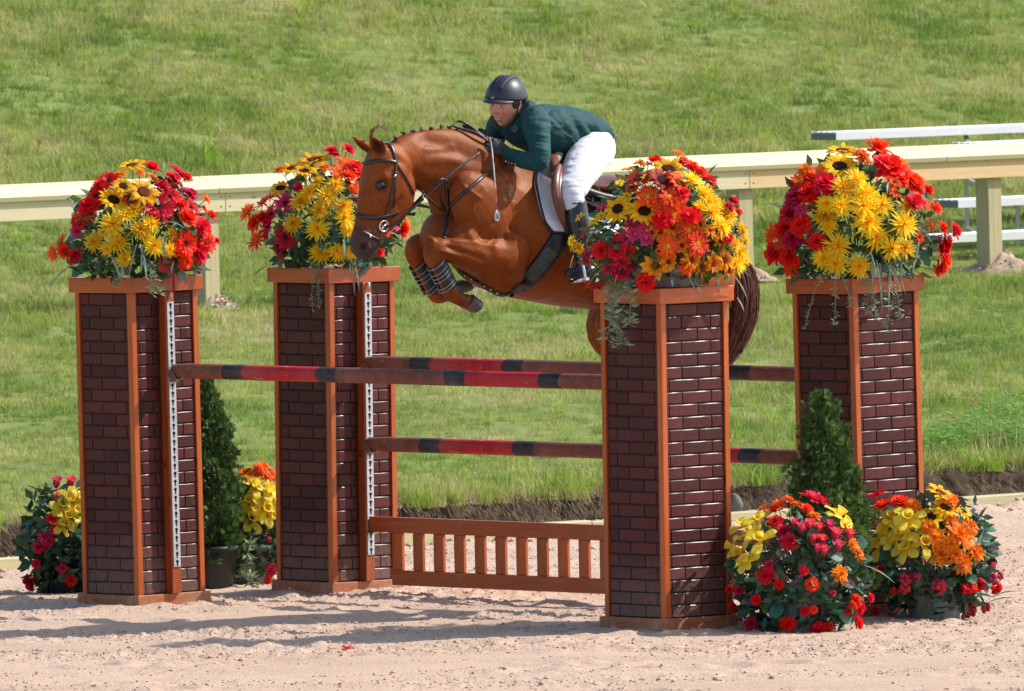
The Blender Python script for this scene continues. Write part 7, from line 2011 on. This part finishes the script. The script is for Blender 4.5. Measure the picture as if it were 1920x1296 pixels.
# ------------------------------------------------------------------ small things about the jump
M_flag = simple('red_plastic_flag', (0.45, 0.02, 0.015), 0.5, 0.1, 10, transl=0.3)
fo = PA + ALONG * (TRACK_Y + .018); zf0 = z_at(fo.x, fo.y, 548)
u0, _ = pix((fo.x, fo.y, zf0))
fg = thing('boundary_flag', 'small red flag on a stick at the pillar cap below yellow flowers', 'flag', (fo.x, fo.y, zf0), Quaternion((0, 0, 1), YAW))
b = MB(); b.tube([(0, 0, 0), (0, 0, .21)], .006, 8); b.build('stick', M_flag, fg, True)
b = MB(); vs = [(0, .0, .20), (0, .0, .075), (-.11, -.01, .115), (-.115, -.012, .185)]; b.v = [(x, y - .002, z) for x, y, z in vs] + [(x, y + .002, z) for x, y, z in vs]
b.face(0, 1, 2, 3); b.face(7, 6, 5, 4)
for i in range(4): j = (i + 1) % 4; b.face(i, 4 + i, 4 + j, j)
b.build('flag_sheet', M_flag, fg)
p = ground_pt(643, 1224)
b = MB(); r = random.Random(4)
for k in range(7): petal(b, r.uniform(0, 6.28), 0, .05, .03, r.uniform(.05, .5), -.3, 'round', r, .008)
o = b.build('fallen_petal', RED); o.location = p + UP * .014; o.scale = (1.5, 1.1, 1.6); tag(o, 'orange red silk petal lying on the raked sand in front of the jump', 'petal')
p = ground_pt(657, 1212); b = MB(); 
for k in range(3): petal(b, k * 2.1, 0, .022, .014, .4, -.3, 'round', r, .004)
o = b.build('fallen_petal', M_padw); o.location = p + UP * .008; tag(o, 'white scrap lying on the sand beside the orange red petal', 'petal')
p = ground_pt(1514, 1211); b = MB()
for k in range(5): petal(b, k * 1.3, 0, .025, .012, .2, -.2, 'round', r, .003)
o = b.build('fallen_petal', simple('lilac_petal', (.42, .42, .75), .6, .1, 20)); o.location = p + UP * .008; tag(o, 'lilac scrap on the sand in front of the nearest flower tub', 'petal')
p = on_y(1828, 750, 16.5); tt = p.dot(AWAY); zz_ = float(bank_z(np.array([tt]), np.array([p.dot(ACROSS)]))[0])
for yq in np.linspace(12, 22, 200):
    p = on_y(1828, 749, yq); g_ = float(bank_z(np.array([p.dot(AWAY)]), np.array([p.dot(ACROSS)]))[0]) + .06
    if p.z <= g_: break
o = link(FL['Gl'][1][0].copy(), 'stray_gerbera'); o.data.materials[0] = simple('faded_peach_petal', (.75, .36, .26), .7, .2, 9, transl=.3); o.location = p; o.scale = (.05,) * 3; o.rotation_mode = 'QUATERNION'; o.rotation_quaternion = look((-.2, -.7, .6)); tag(o, 'pale orange silk flower lying alone in the grass right of the jump', 'flower')
M_rock = simple('grey_field_stone', (0.13, 0.115, 0.10), 0.85, 0.3, 12, 0.6)
p = on_y(1373, 955, 10.9); b = MB(); b.sphere((0, 0, 0), (.06, .06, .075), 18, 12)
vv = np.array(b.v); vv += vv * .35 * vnoise(vv[:, 0] * 18 + vv[:, 2] * 11, vv[:, 1] * 18 + vv[:, 2] * 7, 3)[:, None]; b.v = [tuple(q) for q in vv]
o = b.build('boulder', M_rock, None, True); o.location = (p.x, p.y, .10); tag(o, 'rounded grey stone at the foot of the bank beside the nearest pillar', 'stone')
# broad leaved weeds in the grass at the lip of the bank
M_weed = simple('bright_clover_leaf', (0.19, 0.36, 0.05), 0.5, 0.3, 8, transl=0.4)
def weed_patch(name, pts, seed):
    r = random.Random(seed); b = MB()
    for (u, v, n, sp) in pts:
        for yq in np.linspace(9, 24, 300):
            p = on_y(u, v, yq); g_ = float(bank_z(np.array([p.dot(AWAY)]), np.array([p.dot(ACROSS)]))[0]) + .05
            if p.z <= g_: break
        for k in range(n):
            q = Vector((p.x + r.gauss(0, sp), p.y + r.gauss(0, sp * 2.5), 0)); t_ = max(7.5, q.dot(AWAY)); s_ = q.dot(ACROSS); q = at_ts(t_, s_); q.z = float(bank_z(np.array([t_]), np.array([s_]))[0])
            h = r.uniform(.06, .19); top_ = q + Vector((r.gauss(0, .02), r.gauss(0, .02), h))
            for m_ in range(3):
                a = r.uniform(0, 6.28); d = Vector((math.cos(a), math.sin(a), r.uniform(-.1, .5))).normalized(); L = r.uniform(.022, .045); s = d.cross(Vector((0, 0, 1))).normalized() * L * .36
                b.add([top_, top_ + d * L * .5 + s, top_ + d * L, top_ + d * L * .5 - s], [(0, 1, 2, 3)])
            b.add([q - Vector((.0015, 0, 0)), q + Vector((.0015, 0, 0)), top_], [(0, 1, 2)])
    o = b.build(name, M_weed); o['kind'] = 'stuff'
weed_patch('clover_weeds', [(1765, 830, 120, .09), (1810, 815, 110, .09), (1850, 830, 120, .09), (1890, 800, 120, .09), (1905, 840, 90, .07), (1780, 855, 80, .08), (1840, 790, 40, .07), (1900, 770, 50, .07), (1840, 770, 14, .04), (1930, 830, 100, .09), (1890, 590, 25, .08)], 3)
def tuft_at(u, v, mats, n, hmin, hmax):
    for yq in np.linspace(6, 30, 400):
        p = on_y(u, v, yq); g_ = float(bank_z(np.array([max(7.5, p.dot(AWAY))]), np.array([p.dot(ACROSS)]))[0])
        if p.z <= g_ + .005: break
    me = blade_mesh('bright_tuft', n, .05, hmin, hmax, .007, .7, mats, int(u)); o = link(me, 'grass_tuft'); o.location = (p.x, p.y, g_); o['kind'] = 'stuff'
M_tuft = simple('yellow_green_blade', (0.24, 0.33, 0.03), 0.5, 0.3, 6, transl=0.5)
for (u, v) in ((1032, 922), (75, 985), (1868, 880), (1815, 880), (600, 940), (780, 945), (1470, 890)): tuft_at(u, v, M_tuft, 26, .08, .20)
